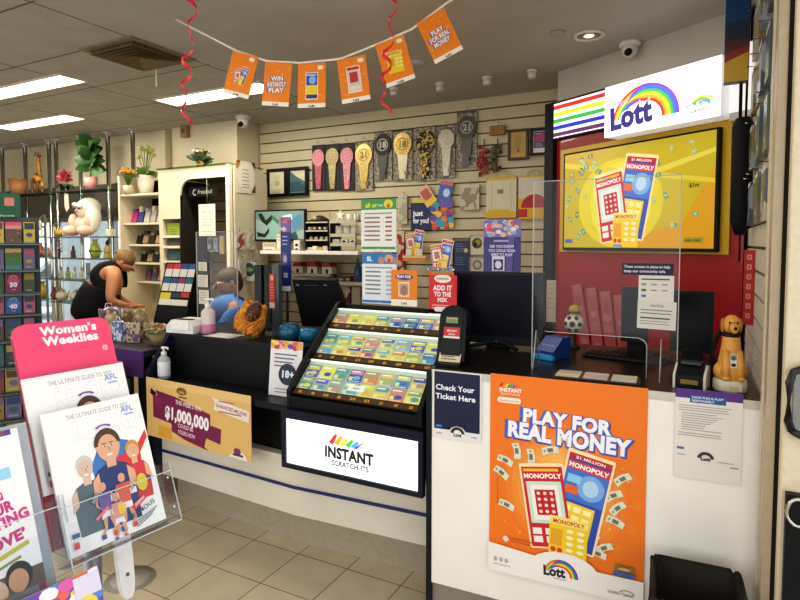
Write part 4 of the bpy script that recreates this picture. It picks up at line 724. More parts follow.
q = atZ(157, 336, GT+.1); t = thing('flower_basket', 'orange and cream flower gift basket by the end of the counter', 'flower basket', T(-3.03, 2.5, GT) @ Matrix.Scale(.72, 4)); f = MB(); f.lathe([(.07, 0), (.1, .1), (.095, .1), (0, .08)], mat('8a7a54', .7)); f.build('basket', t); f = MB()
for i in range(36): a = i*2.4; r = .12*sqrt(i/36); f.ell((cos(a)*r, sin(a)*r, .16-.05*(r/.12)**2+.02*random.random()), .022, .022, .016, mat(random.choice(['c8742c', 'b4602c', 'c8b894', '7a8a4a', 'a8988a', '8a5a4c']), .7), 7)
f.build('flowers', t)
for k, (px, py, s, c, c2, lb) in enumerate([(120, 341, .085, '5a78a8', 'd8d4e0', 'blue and white patterned gift bag in front of the wrapped toys'), (135, 342, .085, 'b8a88c', '6a4a6a', 'tan and purple patterned gift bag in front of the wrapped toys'), (152, 338, .065, 'a89a8a', 'c8c0b0', 'pale gift bag beside the black brochure stand'), (109, 331, .11, '8a6a8a', 'd0b8c0', 'mauve gift bag close to the person in black')]):
    q = atZ(px, py, GT); t = thing('gift_bag', lb, 'gift bag', T(q.x, q.y, GT) @ RZ(R(20*k))); f = MB(); f.prism([(-s*.5, 0), (s*.5, 0), (s*.58, s*1.5), (s*.3, s*1.42), (0, s*1.55), (-s*.3, s*1.44), (-s*.58, s*1.5)], -s*.25, s*.25, flecks(c, c2, c, 60), FACE((0, 0, 0))); f.build('bag_body', t); f = MB(); f.tube([(-s*.25, -s*.1, s*1.4), (-s*.15, -s*.1, s*1.85), (s*.15, -s*.1, s*1.85), (s*.25, -s*.1, s*1.4)], s*.04, c2, 6); f.build('handle', t)
for k, (x, y, w, d, z0, h, c, c2, lb) in enumerate([(-3.62, 2.0, .3, .25, .0, .72, '7a3a2a', 'a85a34', 'rust coloured floor display box beside the end of the counter'), (-3.24, 1.98, .26, .26, 0, .8, '3a4a34', '6a8a5a', 'green floor display box against the end of the counter')]):
    t = thing('display_box', lb, 'box', (x, y, z0)); f = MB(); f.box(0, 0, 0, w, d, h, mat(c, .5), bev=.004); f.build('box_body', t); p = Pan(w*.9, h*.6, c2, T=.001); [p.ell(random.uniform(10, 90), random.uniform(10, 120), 10, 8, random.choice([c, 'd8c8b0', '8a6a9a', '4a6a4a']), 8) for _ in range(12)]; p.build('printed_front', FACE((w*.05, -.0015, h*.38)), t)
    for j in range(3): f = MB(); f.box(.02+j*w*.32, .03, h+.001, .02+j*w*.32+w*.26, d-.04, h+.07+.02*j, mat(random.choice(['b89a5a', '8a4a6a', '5a7a8a', 'c8b89a', '3a5a3a']), .5), bev=.004); o = f.build('gift_packet', None, T(x, y, z0)); tag(o, ['first', 'second', 'third'][j]+' gift packet on top of the '+lb.split(' floor')[0]+' floor box', 'packet')
# ================================================================== people
def human(name, label, J, edges, rad, group=None, skin='c08a68', root='hip', loc=None):
    loc = Vector(loc); o = bpy.data.objects.new(name, None)
    keys = list(J); me = bpy.data.meshes.new(name); me.from_pydata([tuple(Vector(J[k])-loc) for k in keys], [(keys.index(a), keys.index(b)) for a, b in edges], [])
    o = bpy.data.objects.new(name, me); COL.objects.link(o); o.location = loc
    m = o.modifiers.new('skin', 'SKIN'); m.use_smooth_shade = True; m.branch_smoothing = .3
    for i, k in enumerate(keys): s = me.skin_vertices[0].data[i]; s.radius = (rad[k], rad[k]) if not isinstance(rad[k], tuple) else rad[k]; s.use_root = (k == root)
    ss = o.modifiers.new('sub', 'SUBSURF'); ss.levels = 2; ss.render_levels = 2
    me.materials.append(skin if not isinstance(skin, str) else mat(skin, .5, noise=.08)); tag(o, label, 'person', group); return o
def cloth(name, parent, J, keys, edges, rad, grow, m):
    loc = parent.location; me = bpy.data.meshes.new(name); me.from_pydata([tuple(Vector(J[k])-loc) for k in keys], [(keys.index(a), keys.index(b)) for a, b in edges], [])
    o = bpy.data.objects.new(name, me); COL.objects.link(o); o.parent = parent; md = o.modifiers.new('skin', 'SKIN'); md.use_smooth_shade = True; md.branch_smoothing = .4
    for i, k in enumerate(keys):
        r = rad[k]; s = me.skin_vertices[0].data[i]; g = grow.get(k, .012) if isinstance(grow, dict) else grow; s.radius = (r+g, r+g) if not isinstance(r, tuple) else (r[0]+g, r[1]+g); s.use_root = i == 0
    ss = o.modifiers.new('sub', 'SUBSURF'); ss.levels = 2; ss.render_levels = 2; me.materials.append(m); return o
def fingers(J, E, R_, wrist, hand, fwd, side, pre):
    fwd = Vector(fwd).normalized(); side = Vector(side).normalized(); dn = fwd.cross(side); h = Vector(J[hand])
    for i, (off, L) in enumerate([(-.03, .062), (-.01, .072), (.01, .068), (.03, .052)]):
        a = h+side*off+fwd*.03; b = a+fwd*L*.55+dn*.008; c = b+fwd*L*.4-Vector((0, 0, .02))
        for n, q in zip('abc', (a, b, c)): J[pre+str(i)+n] = q; R_[pre+str(i)+n] = .0085 if n != 'c' else .007
        E += [(hand, pre+str(i)+'a'), (pre+str(i)+'a', pre+str(i)+'b'), (pre+str(i)+'b', pre+str(i)+'c')]
    a = h-fwd*.02+side*(-.04); b = a+fwd*.035-side*.025
    J[pre+'ta'] = a; J[pre+'tb'] = b; R_[pre+'ta'] = .012; R_[pre+'tb'] = .009; E += [(hand, pre+'ta'), (pre+'ta', pre+'tb')]
# the woman bending over the gift table
D0 = 5.05
J = dict(hip=atD(91, 326, D0), waist=atD(96, 303, D0), chest=atD(105, 284, D0), upper=atD(111, 273, D0), neck=atD(117, 267.5, D0), head=atD(124, 264, D0), crown=atD(126, 260, D0))
rt = _Rt.copy(); aw = Vector((-_Rt.y, _Rt.x, 0)); hip = J['hip']; hz = hip.z
J.update(shN=atD(114, 274, D0-.17), elN=atD(110, 301, D0-.23), wrN=atD(127, 306, D0-.14), haN=atD(134, 306, D0-.1), shF=atD(113, 271, D0+.17), elF=atD(117, 298, D0+.2), wrF=atD(131, 305, D0+.1), haF=atD(137, 306, D0+.07))
for s, n in ((-1, 'N'), (1, 'F')):
    J['th'+n] = hip+aw*s*.1-Vector((0, 0, .08)); J['kn'+n] = hip+aw*s*.1+rt*.05+Vector((0, 0, .5-hz)); J['an'+n] = hip+aw*s*.11-rt*.02+Vector((0, 0, .1-hz)); J['to'+n] = hip+aw*s*.12+rt*.14+Vector((0, 0, .045-hz))
E_ = [('hip', 'waist'), ('waist', 'chest'), ('chest', 'upper'), ('upper', 'neck'), ('neck', 'head'), ('head', 'crown')]
for n in 'NF': E_ += [('upper', 'sh'+n), ('sh'+n, 'el'+n), ('el'+n, 'wr'+n), ('wr'+n, 'ha'+n), ('hip', 'th'+n), ('th'+n, 'kn'+n), ('kn'+n, 'an'+n), ('an'+n, 'to'+n)]
RD = dict(hip=.185, waist=.165, chest=.165, upper=.125, neck=.062, head=.1, crown=.094)
for n in 'NF': RD.update({'sh'+n: .062, 'el'+n: .043, 'wr'+n: .028, 'ha'+n: .036, 'th'+n: .095, 'kn'+n: .06, 'an'+n: .04, 'to'+n: .042})
JB = dict(J); RB = dict(RD); EB = list(E_)
for n, s in (('N', 1), ('F', -1)): fingers(JB, EB, RB, 'wr'+n, 'ha'+n, JB['ha'+n]-JB['wr'+n], aw*s, 'f'+n)
wo = human('person', 'person in a black sleeveless top bending forward over the gift table', JB, EB, RB, skin='b87e58', loc=(hip.x, hip.y, 0))
J['stN'] = J['upper'].lerp(J['shN'], .62); J['stF'] = J['upper'].lerp(J['shF'], .5); RD['stN'] = RD['stF'] = .095; J['nb'] = J['upper'].lerp(J['neck'], .35); RD['nb'] = .09
cloth('tank_top', wo, J, ['hip', 'waist', 'chest', 'upper', 'stN', 'stF', 'nb'], [('upper', 'nb'), ('hip', 'waist'), ('waist', 'chest'), ('chest', 'upper'), ('upper', 'stN'), ('upper', 'stF')], RD, {'hip': .035, 'waist': .035, 'chest': .045, 'upper': .075, 'stN': .04, 'stF': .04, 'nb': .045}, mat('17161a', .8, noise=.2))
ks = ['hip', 'thN', 'knN', 'anN', 'thF', 'knF', 'anF']; cloth('trousers', wo, J, ks, [('hip', 'thN'), ('thN', 'knN'), ('knN', 'anN'), ('hip', 'thF'), ('thF', 'knF'), ('knF', 'anF')], RD, .016, mat('22222a', .8))
for n in 'NF': f = MB(); a = J['an'+n]; f.tube([a-rt*.04-Vector((0, 0, .055)), a+rt*.06-Vector((0, 0, .05)), J['to'+n]+rt*.05-Vector((0, 0, .005))], [.045, .048, .035], '2a2420', 10); f.build('shoe', wo, T(-hip.x, -hip.y, 0))
def faceparts(par, c, fw, up, r, haircol, skin, glasses=False, bun=None, hairback=.0, hair=True):
    """c head centre, fw facing direction"""
    fw = fw.normalized(); up = (up-fw*up.dot(fw)).normalized(); sd = fw.cross(up); B = Matrix((( sd.x, fw.x, up.x, c.x), (sd.y, fw.y, up.y, c.y), (sd.z, fw.z, up.z, c.z), (0, 0, 0, 1))); L = Matrix.Translation(-par.location) @ B
    def part(n, f): f.build(n, par, L)
    sk = mat(skin, .5, noise=.08)
    f = MB(); f.tube([(0, r*.9, r*.28), (0, r*1.2, -r*.12), (0, r*1.0, -r*.2)], [r*.08, r*.17, r*.12], sk, 8); part('nose', f)
    f = MB()
    for s in (-1, 1): f.ell((s*r*.36, r*.9, r*.2), r*.13, r*.06, r*.07, 'efe8e0', 10); f.ell((s*r*.36, r*.955, r*.2), r*.06, r*.02, r*.06, '2a2018', 8); f.ell((s*r*.36, r*.93, r*.38), r*.2, r*.05, r*.04, haircol, 8)
    part('eyes', f)
    f = MB(); f.ell((0, r*.93, -r*.48), r*.27, r*.07, r*.06, '9a5a4a', 10); part('mouth', f)
    f = MB()
    for s in (-1, 1): f.ell((s*r*1.0, 0, 0), r*.1, r*.2, r*.28, sk, 10)
    part('ears', f)
    if hair:
        f = MB(); hm = mat(haircol, .6, noise=.35, scale=80); f.ell((0, -r*.2, r*.3), r*1.03, r*.98, r*.88, hm, 18); f.ell((0, -r*.5, -r*.1), r*.9, r*.66, r*.8, hm, 16)
        if bun: f.ell((0, -r*1.08, r*.25), r*.34, r*.34, r*.36, hm, 12)
        part('hair', f)
    if glasses:
        f = MB()
        for s in (-1, 1): f.tube([(s*r*.38+r*.24*cos(a), r*1.06, r*.18+r*.2*sin(a)) for a in [i*pi/8 for i in range(17)]], r*.035, '2a2624', 6); f.tube([(s*r*.62, r*1.03, r*.22), (s*r*1.08, 0, r*.18)], r*.03, '2a2624', 6)
        f.tube([(-r*.15, r*1.06, r*.2), (r*.15, r*1.06, r*.2)], r*.03, '2a2624', 6); part('glasses', f)
faceparts(wo, J['head'].lerp(J['crown'], .5), rt*.75+Vector((0, 0, -.75))+aw*.1, rt*.6+Vector((0, 0, .8)), .086, '7a5a34', 'b87e58', bun=True)
# the seated attendant behind the counter
D1 = 4.6; hp = atD(233, 331, D1); hp.z = .6
fwd = (-_Rt*.82-aw*.57).normalized(); sid = Vector((-fwd.y, fwd.x, 0))
hc = atD(228, 283, D1)
J = dict(hip=hp, waist=Vector((hp.x, hp.y, .8)), chest=Vector((hp.x, hp.y, 1.0))+fwd*.02, upper=Vector((hp.x, hp.y, 1.11))+fwd*.03, neck=atD(231, 297, D1)-fwd*.02, head=hc-Vector((0, 0, .025))+fwd*.01, crown=hc+Vector((0, 0, .035)))
J['neck'].z = max(J['neck'].z, 1.17)
for s, n in ((1, 'N'), (-1, 'F')):
    J['sh'+n] = J['upper']+sid*s*.185-Vector((0, 0, .01)); J['el'+n] = J['sh'+n]+fwd*.14-Vector((0, 0, .24)); J['wr'+n] = J['el'+n]+fwd*.22+Vector((0, 0, .02))-sid*s*.06; J['ha'+n] = J['wr'+n]+fwd*.07
    J['th'+n] = hp+sid*s*.1+fwd*.08; J['kn'+n] = hp+sid*s*.13+fwd*.42-Vector((0, 0, .02)); J['an'+n] = J['kn'+n]-fwd*.08-Vector((0, 0, .46)); J['to'+n] = J['an'+n]+fwd*.15-Vector((0, 0, .04))
RD2 = dict(RD); RD2.update(hip=.16, waist=.15, chest=.155, upper=.12, neck=.068, head=.112, crown=.1)
JB = dict(J); RB = dict(RD2); EB = list(E_)
for n, s in (('N', 1), ('F', -1)): fingers(JB, EB, RB, 'wr'+n, 'ha'+n, fwd, sid*-s, 'f'+n)
man = human('person', 'person with glasses in a blue shirt seated behind the counter looking down', JB, EB, RB, skin='b07a58', loc=(hp.x, hp.y, 0))
ks = ['hip', 'waist', 'chest', 'upper', 'shN', 'elN', 'shF', 'elF', 'nb']; J['nb'] = J['upper'].lerp(J['neck'], .6); RD2['nb'] = .115; cloth('shirt', man, J, ks, [('hip', 'waist'), ('waist', 'chest'), ('chest', 'upper'), ('upper', 'shN'), ('shN', 'elN'), ('upper', 'shF'), ('shF', 'elF'), ('upper', 'nb')], RD2, {'hip': .02, 'waist': .03, 'chest': .045, 'upper': .05, 'shN': .034, 'shF': .034, 'elN': .025, 'elF': .025, 'nb': .035}, mat('4a78b8', .75, noise=.15, scale=12))
f = MB(); nk = J['neck']-Vector((0, 0, .035)); f.lathe([(.075, -.02), (.085, .0), (.078, .03)], mat('4470b0', .7), nk-man.location, 16); f.build('collar', man)
ks = ['hip', 'thN', 'knN', 'anN', 'thF', 'knF', 'anF']; cloth('trousers', man, J, ks, [('hip', 'thN'), ('thN', 'knN'), ('knN', 'anN'), ('hip', 'thF'), ('thF', 'knF'), ('knF', 'anF')], RD2, .014, mat('24262e', .8))
faceparts(man, hc, fwd-Vector((0, 0, .25)), Vector((0, 0, 1)), .102, '4a3628', 'b07a58', glasses=True)
t = thing('stool', 'round stool under the seated person behind the counter', 'stool', (hp.x, hp.y, 0)); f = MB(); f.lathe([(.17, .4), (.18, .41), (.17, .425), (0, .43)], DARK); f.build('seat', t); f = MB(); f.tube([(0, 0, .03), (0, 0, .4)], .025, CHROME); f.build('pole', t); f = MB(); f.lathe([(.2, 0), (.2, .015), (.03, .03)], CHROME, n=24); f.build('base', t)
# ================================================================== left counter (slightly bowed front)
def bow(x, y):  # front line follows a shallow bow
    return y+.0+(.055*((-1.83-x)/1.07) if x < -1.83 else .045*((x+1.83)/.8))
ct = thing('service_counter', 'long dark counter with a bowed cream lower front and blue line', 'counter', (0, 0, 0))
xsn = [-2.87, -2.6, -2.3, -2.05, -1.83, -1.6, -1.3, -1.065]
def run(y0, y1, z0, z1, m, name, x0=-2.87, x1=-1.065):
    xx = [x0]+[x for x in xsn if x0 < x < x1]+[x1]; f = MB(); f.prism([(x, bow(x, y0)) for x in xx]+[(x, bow(x, y1)) for x in xx[::-1]], z0, z1, m); return f.build(name, ct)
CFR = mat('d9d3c4', .45, scale=3)
run(2.42, 2.5, 0, .205, mat('a79c88', .5), 'kickboard'); run(2.31, 2.5, .205, .505, CFR, 'front_panel')
f = run(2.302, 2.309, .345, .36, mat('1f2f66', .4), 'blue_stripe')
run(2.36, 2.5, .506, .765, mat('17181c', .45), 'recess_panel'); run(2.225, 2.5, .766, .8, mat('1c1d21', .35), 'ledge')
run(2.4, 2.44, .801, 1.035, mat('191a1e', .4), 'riser_panel', -2.87, -1.83); run(2.39, 2.95, 1.036, 1.06, mat('201f20', .35), 'countertop', -2.87, -1.83)
f = MB(); gp = [(2.5, 0), (2.5, .2), (2.34, .2), (2.28, .76), (2.28, .84), (2.45, 1.06), (2.97, 1.06), (2.97, 0)]
f.prism(gp, -2.9, -2.872, mat('1b2036', .4), Matrix(((0, 0, 1, 0), (1, 0, 0, 0), (0, 1, 0, 0), (0, 0, 0, 1)))); f.build('end_panel', ct)
# million dollar banner
p0, w, h = Vector((-2.87, 2.215, .475)), .84, .345
p = Pan(w, h, 'deb872', T=.003, rough=.6, x0=0); V_ = h/p.k
p.rect(0, 0, 100, 5, 'e4c282'); p.rect(12, V_-9, 14, 8, 'd9a13a')
p.poly([(5, 10), (12, 12), (10, 8), (30, 10), (64, 17), (64, 24), (74, 25), (73, 35), (60, 33), (58, 39), (62, 43), (40, 38), (26, 34), (26, 29), (7, 27), (7, 13)], '7a1a4c'); p.poly([(7, 11), (17, 13), (16, 20), (7, 18)], '8a1f52'); p.poly([(5, 7), (11, 10), (9, 12), (4, 11)], '2a1420')
p.text(43, 15.5, 4.2, "THIS WEEK'S WIN", 'f0dce4', 'c', .02, 0, 25, 3.5); p.text(41, 26.5, 11, '$1,000,000', 'f6eef0', 'c', .05, 0, 43, 3.2); p.text(40, 30.5, 3.8, 'COULD BE', 'f0c8d8', 'c', .03, 0, 15, 3.5); p.text(41, 35, 3.8, 'YOURS NOW', 'f0c8d8', 'c', .03, 0, 17, 3.5)
p.poly([(66, 5), (99, 10), (98, 17), (67, 13), (69, 9)], 'e8e0d4'); p.text(83, 12, 3.2, 'GUARANTEED MILLIONS', 'a3284a', 'c', .02, 0, 27, 5); p.rect(72, 13.2, 20, .8, 'b0607a'); p.rect(72, 6.6, 14, .7, 'b0607a')
p.poly([(80, V_), (88, V_-7), (95, V_-3), (97, V_)], 'ece4d6'); p.ell(88, V_-4.5, 3.2, 2.2, '8a2f5a'); p.rect(84, V_-3, 9, 1.4, '3a2a5a'); p.ell(37, 5.5, 5, 2.6, '7a5a24'); p.text(37, 6.8, 2.6, 'lucky', 'e8c888', 'c', .02); p.rect(34, 9, 8, 1, '7a5a24')
q = bow(-2.87, 2.212); yw = atan2(bow(-2.03, 2.212)-q, .84); o = p.build('hanging_banner', FACE((-2.87, q, .475), yw)); tag(o, 'kraft coloured one million dollar banner taped to the counter ledge', 'banner')
# sanitiser
def pump(x, y, z, lb, liq, r=.032, hh=.13, label_=None, sc=1):
    t = thing('pump_bottle', lb, 'bottle', (x, y, z)); f = MB(); f.lathe([(r*.95, 0), (r, .006), (r, hh*.85), (r*.5, hh), (r*.4, hh*1.02)], liq); f.build('bottle_body', t)
    f = MB(); f.lathe([(r*.45, hh*1.02), (r*.45, hh*1.16), (r*.2, hh*1.17), (r*.2, hh*1.3), (r*.42, hh*1.31), (r*.42, hh*1.38), (0, hh*1.39)], WHITE, n=14); f.tube([(0, 0, hh*1.35), (r*1.1, -.005, hh*1.36), (r*1.2, -.005, hh*1.29)], r*.16, WHITE, 6); f.build('pump_head', t)
    if label_: f = MB(); f.lathe([(r*1.01, hh*.12), (r*1.02, hh*.15), (r*1.02, hh*.72), (r*1.01, hh*.75)], label_, n=24); f.build('bottle_label', t)
    return t
pump(-2.815, 2.345, .801, 'clear hand sanitiser pump bottle on the counter ledge', mat('a8b4ba', .15, coat=.4), .036, .135, mat('dfe2e4', .4))
q = atZ(208.5, 333, 1.061); _pb = pump(q.x, q.y, 1.061, 'pump bottle with pink liquid on the counter top', mat('d4c8c8', .2), .042, .15, None).name; f = MB(); f.lathe([(.0425, .006), (.0427, .01), (.0427, .055), (.0421, .057)], mat('c07aa0', .3), n=24); f.build('pink_liquid', bpy.data.objects[_pb])
# card holder 18+
p0, w, h = rectY(268.5, 341, 299, 396, 2.34); p0.z = .803
t = thing('table_sign', 'white counter card with a dark 18+ disc on the ledge', 'sign', FACE(p0, R(3), R(6))); p = Pan(w, h, 'e8e6e8', T=.004, rough=.4); V_ = h/p.k
p.rect(0, 0, 100, 22, 'e0b8b0'); [p.ell(random.uniform(6, 94), random.uniform(4, 19), 9, 6, random.choice(['c8384a', 'e8a83a', 'd8607a', '3a5ab8', 'f0d860', 'e87a3a']), 8) for _ in range(22)]
p.para(14, 34, 72, 4, 10, 3.5, '6a7088', .2); p.ell(58, V_*.6, 28, 28, '1d2a4c'); p.text(58, V_*.6+8, 25, '18+', 'e8ecf4', 'c', .05); p.para(20, V_*.86, 60, 2, 8, 3, '9aa0b4'); p.build('sign_card', None, t)
f = MB(); f.box(0, -.0, -.02, w, .004, -.0005, CLEAR); f.build('sign_foot', t)
# EFTPOS-like white machine
t = thing('ticket_printer', 'white ticket printer with black slots on the left counter top', 'printer', T(-2.868, 2.41, 1.061) @ RZ(R(6)) @ Matrix.Scale(.78, 4)); f = MB()
pr = [(0, 0), (.26, 0), (.26, .06), (.23, .1), (.05, .1), (0, .05)]; f.prism(pr, 0, .2, mat('dfe0de', .4), Matrix(((1, 0, 0, 0), (0, 0, 1, 0), (0, 1, 0, 0), (0, 0, 0, 1)))); f.build('printer_body', t)
f = MB(); f.prism([(0, 0), (.17, 0), (.17, .07), (.0, .055)], 0, .16, mat('eeeeec', .35), Matrix(((1, 0, 0, .06), (0, 0, 1, -.015), (0, 1, 0, .03), (0, 0, 0, 1)))); f.build('paper_cover', t); f = MB(); f.box(.05, .03, .1005, .22, .07, .107, BLACK, bev=.002); f.build('slot', t)
f = MB(); f.box(-2.56, 2.41, 1.061, -2.36, 2.54, 1.064, mat('b8b2aa', .5)); f.box(-2.54, 2.42, 1.0641, -2.4, 2.52, 1.0661, mat('d2cec8', .6)); o = f.build('paper_slips'); tag(o, 'pale paper slips lying beside the white ticket printer', 'paper')
# orange knitted cone
t = thing('popcorn_bag', 'orange and brown knobbly cone-shaped bag on the counter', 'snack bag', T(-2.265, 2.49, 1.061) @ RZ(R(20))); f = MB(); ax = Vector((.06, .0, .15)); 
for i in range(240):
    u = (i+.5)/240; a = i*2.4; r = .075*(1-.35*abs(u-.35)/.65) if u < .8 else .075*(.75); c_ = Vector((-.03, 0, .04))+ax*u*1.0; f.ell(c_+Vector((cos(a)*r, sin(a)*r*.8, -cos(a)*r*.35)), .013, .013, .013, mat(random.choice(['c8822a', 'd8983a', 'b86e20', 'c07a2c']), .7), 7)
f.ell((-.0, 0, .09), .075, .06, .085, 'a8641c'); f.build('knobbly_skin', t); f = MB()
f.ell((0, 0, 0), .042, .03, .068, flecks('3a1c10', '5a2c14', '8a5020', 90), 14, T(.03, -.047, .15) @ Matrix.Rotation(.5, 4, 'Y')); f.build('dark_opening', t)
f = MB(); f.box(-2.47, 2.66, 1.061, -2.38, 2.72, 1.1, mat('a8b83a', .5), bev=.006); o = f.build('sticky_notes'); tag(o, 'lime green note block behind the orange cone bag', 'notepad')
f = MB(); f.lathe([(.05, 0), (.06, .03), (.055, .075), (.02, .09), (0, .09)], mat('1a5f80', .25)); f.lathe([(.05, 0), (.06, .03), (.055, .065), (0, .07)], mat('1f6f94', .25), (.13, .02, 0)); o = f.build('tape_dispenser', None, T(-2.06, 2.57, 1.061)); tag(o, 'blue translucent counter container behind the grey acrylic post', 'container')
f = MB(); f.lathe([(.025, 0), (.03, .06), (.026, .06), (0, .01)], mat('c9b9a0', .5)); f.tube([(.03, 0, .045), (.05, 0, .03), (.03, 0, .015)], .005, 'c9b9a0', 6); o = f.build('cup', None, T(-1.88, 2.68, 1.061)); tag(o, 'small beige cup on the counter left of the ticket display', 'cup')
# ticket tent display
t = thing('brochure_stand', 'black sloping brochure stand with rows of coloured cards on the left counter', 'brochure stand', T(atY(151, 300, 2.78).x, 2.78, .961) @ RZ(R(2))); sw, shh = .3, atY(178, 264, 2.9).z-.961; ln = .28; tl = Matrix.Rotation(-ln, 4, 'X')
for x_ in (0, sw-.012): f = MB(); f.prism([(0, 0), (.3, 0), (.24, shh*.4), (.15, shh)], x_, x_+.012, BLACK, Matrix(((0, 0, 1, 0), (1, 0, 0, 0), (0, 1, 0, 0), (0, 0, 0, 1)))); f.build('side_panel', t)
p = Pan(sw, shh*1.06, '17171a', T=.006, rough=.45); V_ = shh*1.06/p.k
for r, yy in enumerate((3, 38)):
    for j in range(4): p.rect(4+j*24, yy, 22, 13, [['b82a3a', 'c43a4a', '2f4a8a', '3a5a8a'], ['2f5f8a', '3a4a7a', '8a3a5a', '2f6a7a']][r][j]); p.rect(4+j*24, yy+13, 22, 19, 'd8d4cc')
p.rect(4, 74, 34, 16, 'd8c03a'); p.rect(40, 74, 28, 12, '2a3448'); p.rect(70, 72, 26, 12, 'b83a34'); p.rect(4, 90, 92, 14, 'dcd6ca')
p.build('card_front', FACE((0, 0, 0), 0, atan(.15/shh)) @ T(0, 0, .002), t)
# black POS screen seen from behind, banner, acrylic post
t = thing('pos_monitor', 'black point-of-sale screen tilted back, seen from behind', 'screen', T(-2.13, 2.80, 1.061) @ RZ(R(12))); f = MB(); f.box(.05, -.02, 0, .3, .16, .015, BLACK, bev=.004); f.build('base', t); f = MB(); f.box(.14, .05, .014, .22, .1, .14, BLACK); f.build('stand_neck', t)
f = MB(); f.prism([(0, 0), (.33, 0), (.25, .3), (-.02, .3)], -.018, .018, mat('15161a', .4), FACE((.0, -.01, .045), 0, -.3)); f.build('casing', t); p = Pan(.25, .05, '15161a', T=.0015); p.text(8, 9, 8, 'hp', '8a9098', 'c', .02); p.text(78, 8, 7, 'elo', '8a9098', 'c', .02); p.rect(25, 6, 36, 2, '3a4048'); p.build('logo_strip', FACE((.0, -.01, .045), 0, -.3) @ T(-.01, .235, .0185), t)
q0 = atY(287, 335, 2.72); t = thing('standing_banner', 'narrow navy blue banner with a colourful top on a thin pole', 'banner', (q0.x, 2.72, 1.061)); f = MB(); f.lathe([(.05, 0), (.05, .008), (.01, .014)], DARK); f.tube([(0, .006, .01), (0, .006, .25)], .008, DARK); f.build('pole', t)
za, zb = atY(286, 217, 2.72).z-1.061, atY(286, 291, 2.72).z-1.061; p = Pan(.075, za-zb, '23307c', T=.004, rough=.35); V_ = (za-zb)/p.k
p.rect(0, 0, 100, 115, '8a7ab0'); [p.ell(random.uniform(8, 92), random.uniform(8, 108), 24, 16, random.choice(['c8485a', 'e0a04a', 'd8d0d8', '7a6ab0', 'c878a0', '5a9ac0']), 8) for _ in range(20)]; p.para(20, 150, 60, 3, 30, 9, 'a8b4d8'); p.ell(40, 330, 34, 55, '5a4a8a'); p.ell(45, 330, 18, 30, 'b8a8d0'); p.rect(30, 440, 40, 40, 'c0c8e0'); p.rect(0, V_-40, 100, 40, 'd4d4d8'); p.build('banner_face', FACE((-.0375, 0, zb)), t)
t = thing('acrylic_divider', 'grey framed acrylic divider with a red label near the blue banner', 'divider', (atY(255, 320, 2.62).x, 2.62, 1.061)); w = atY(279, 320, 2.62).x-atY(255, 320, 2.62).x; hh = atY(267, 265, 2.62).z-1.061
f = MB(); f.box(0, 0, 0, .05, .03, hh, mat('2d3033', .3)); f.box(w-.05, 0, 0, w, .03, hh, mat('4a5358', .3)); f.build('divider_post', t); f = MB(); f.box(.05, .012, .02, w-.05, .018, hh, glass('9aa0a0', .08, 'grey')); f.build('acrylic_sheet', t)
p = Pan(.04, .2, 'b8382c', T=.002); p.ell(50, 60, 30, 40, 'd8a08a'); p.rect(0, 420, 100, 80, 'd8c8bc'); p.para(20, 150, 60, 6, 40, 10, 'd89888'); p.build('red_label', FACE((w-.065, -.003, hh-.25)), t)
# clear sneeze screen in front of the attendant
def screen(px0, px1, py0, Y, z0, lb, foot=True):
    x0, x1 = atY(px0, 280, Y).x, atY(px1, 280, Y).x; zt = atY((px0+px1)/2, py0, Y).z; t = thing('sneeze_screen', lb, 'screen', (x0, Y, z0)); w = x1-x0; f = MB(); f.box(0, 0, 0, w, .005, zt-z0, CLEAR); f.build('acrylic_sheet', t)
    f = MB(); em = mat('b9c0bc', .2); f.box(-.003, -.001, 0, 0, .006, zt-z0, em); f.box(w, -.001, 0, w+.003, .006, zt-z0, em); f.box(0, -.001, zt-z0, w, .006, zt-z0+.003, em); f.build('polished_edge', t)
    for x in (.03, w-.06): f = MB(); f.prism([(-.06, 0), (.08, 0), (.006, .12), (0, .12)], x, x+.005, CLEAR, Matrix(((0, 0, 1, 0), (1, 0, 0, 0), (0, 1, 0, 0), (0, 0, 0, 1)))); f.build('support_foot', t)
    return t
screen(197, 237, 232, 2.72, 1.061, 'clear acrylic sneeze screen in front of the person in blue')
# ================================================================== scratch ticket display
dx0, dx1 = -1.80, -1.064
t = thing('ticket_display', 'black illuminated three-tier display of scratch tickets on the ledge', 'display case', (dx0, 0, 0)); W_ = dx1-dx0
def side_mesh(x):
    f = MB(); f.prism([(2.22, .8015), (2.22, .88), (2.32, .985), (2.66, 1.275), (2.72, 1.275), (2.72, .8015)], x, x+.022, BLACK, Matrix(((0, 0, 1, 0), (1, 0, 0, 0), (0, 1, 0, 0), (0, 0, 0, 1)))); return f
for x in (-.0, W_-.022): o = side_mesh(x).build('side_panel', t)
f = MB(); f.box(.0225, 2.222, .8016, W_-.0225, 2.232, .852, mat('101218', .4)); f.box(.0225, 2.69, .802, W_-.0225, 2.715, 1.26, BLACK); f.box(.0225, 2.26, .803, W_-.0225, 2.69, .81, BLACK); f.build('case_body', t)
tick = ['6a98a4', '7ab0d8', 'd88a60', 'b4b478', '6a6ac0', 'a8a8ac', 'd8cc6a', 'e4d870', '5a9ac0', 'd08aa0', '98a88c', 'e4bc6a', 'dccc80', '4a5ab8']
tiers = [(2.262, .884, .15, .55), (2.43, 1.03, .135, .55), (2.575, 1.17, .075, .55)]   # front y, z, sloped length, share
SL = R(42)
ki = 0; cn_ = dict(zip(tick, ['teal grey', 'light blue', 'orange', 'olive', 'indigo', 'grey', 'mustard', 'yellow', 'steel blue', 'pink', 'grey green', 'amber', 'straw', 'royal blue']))
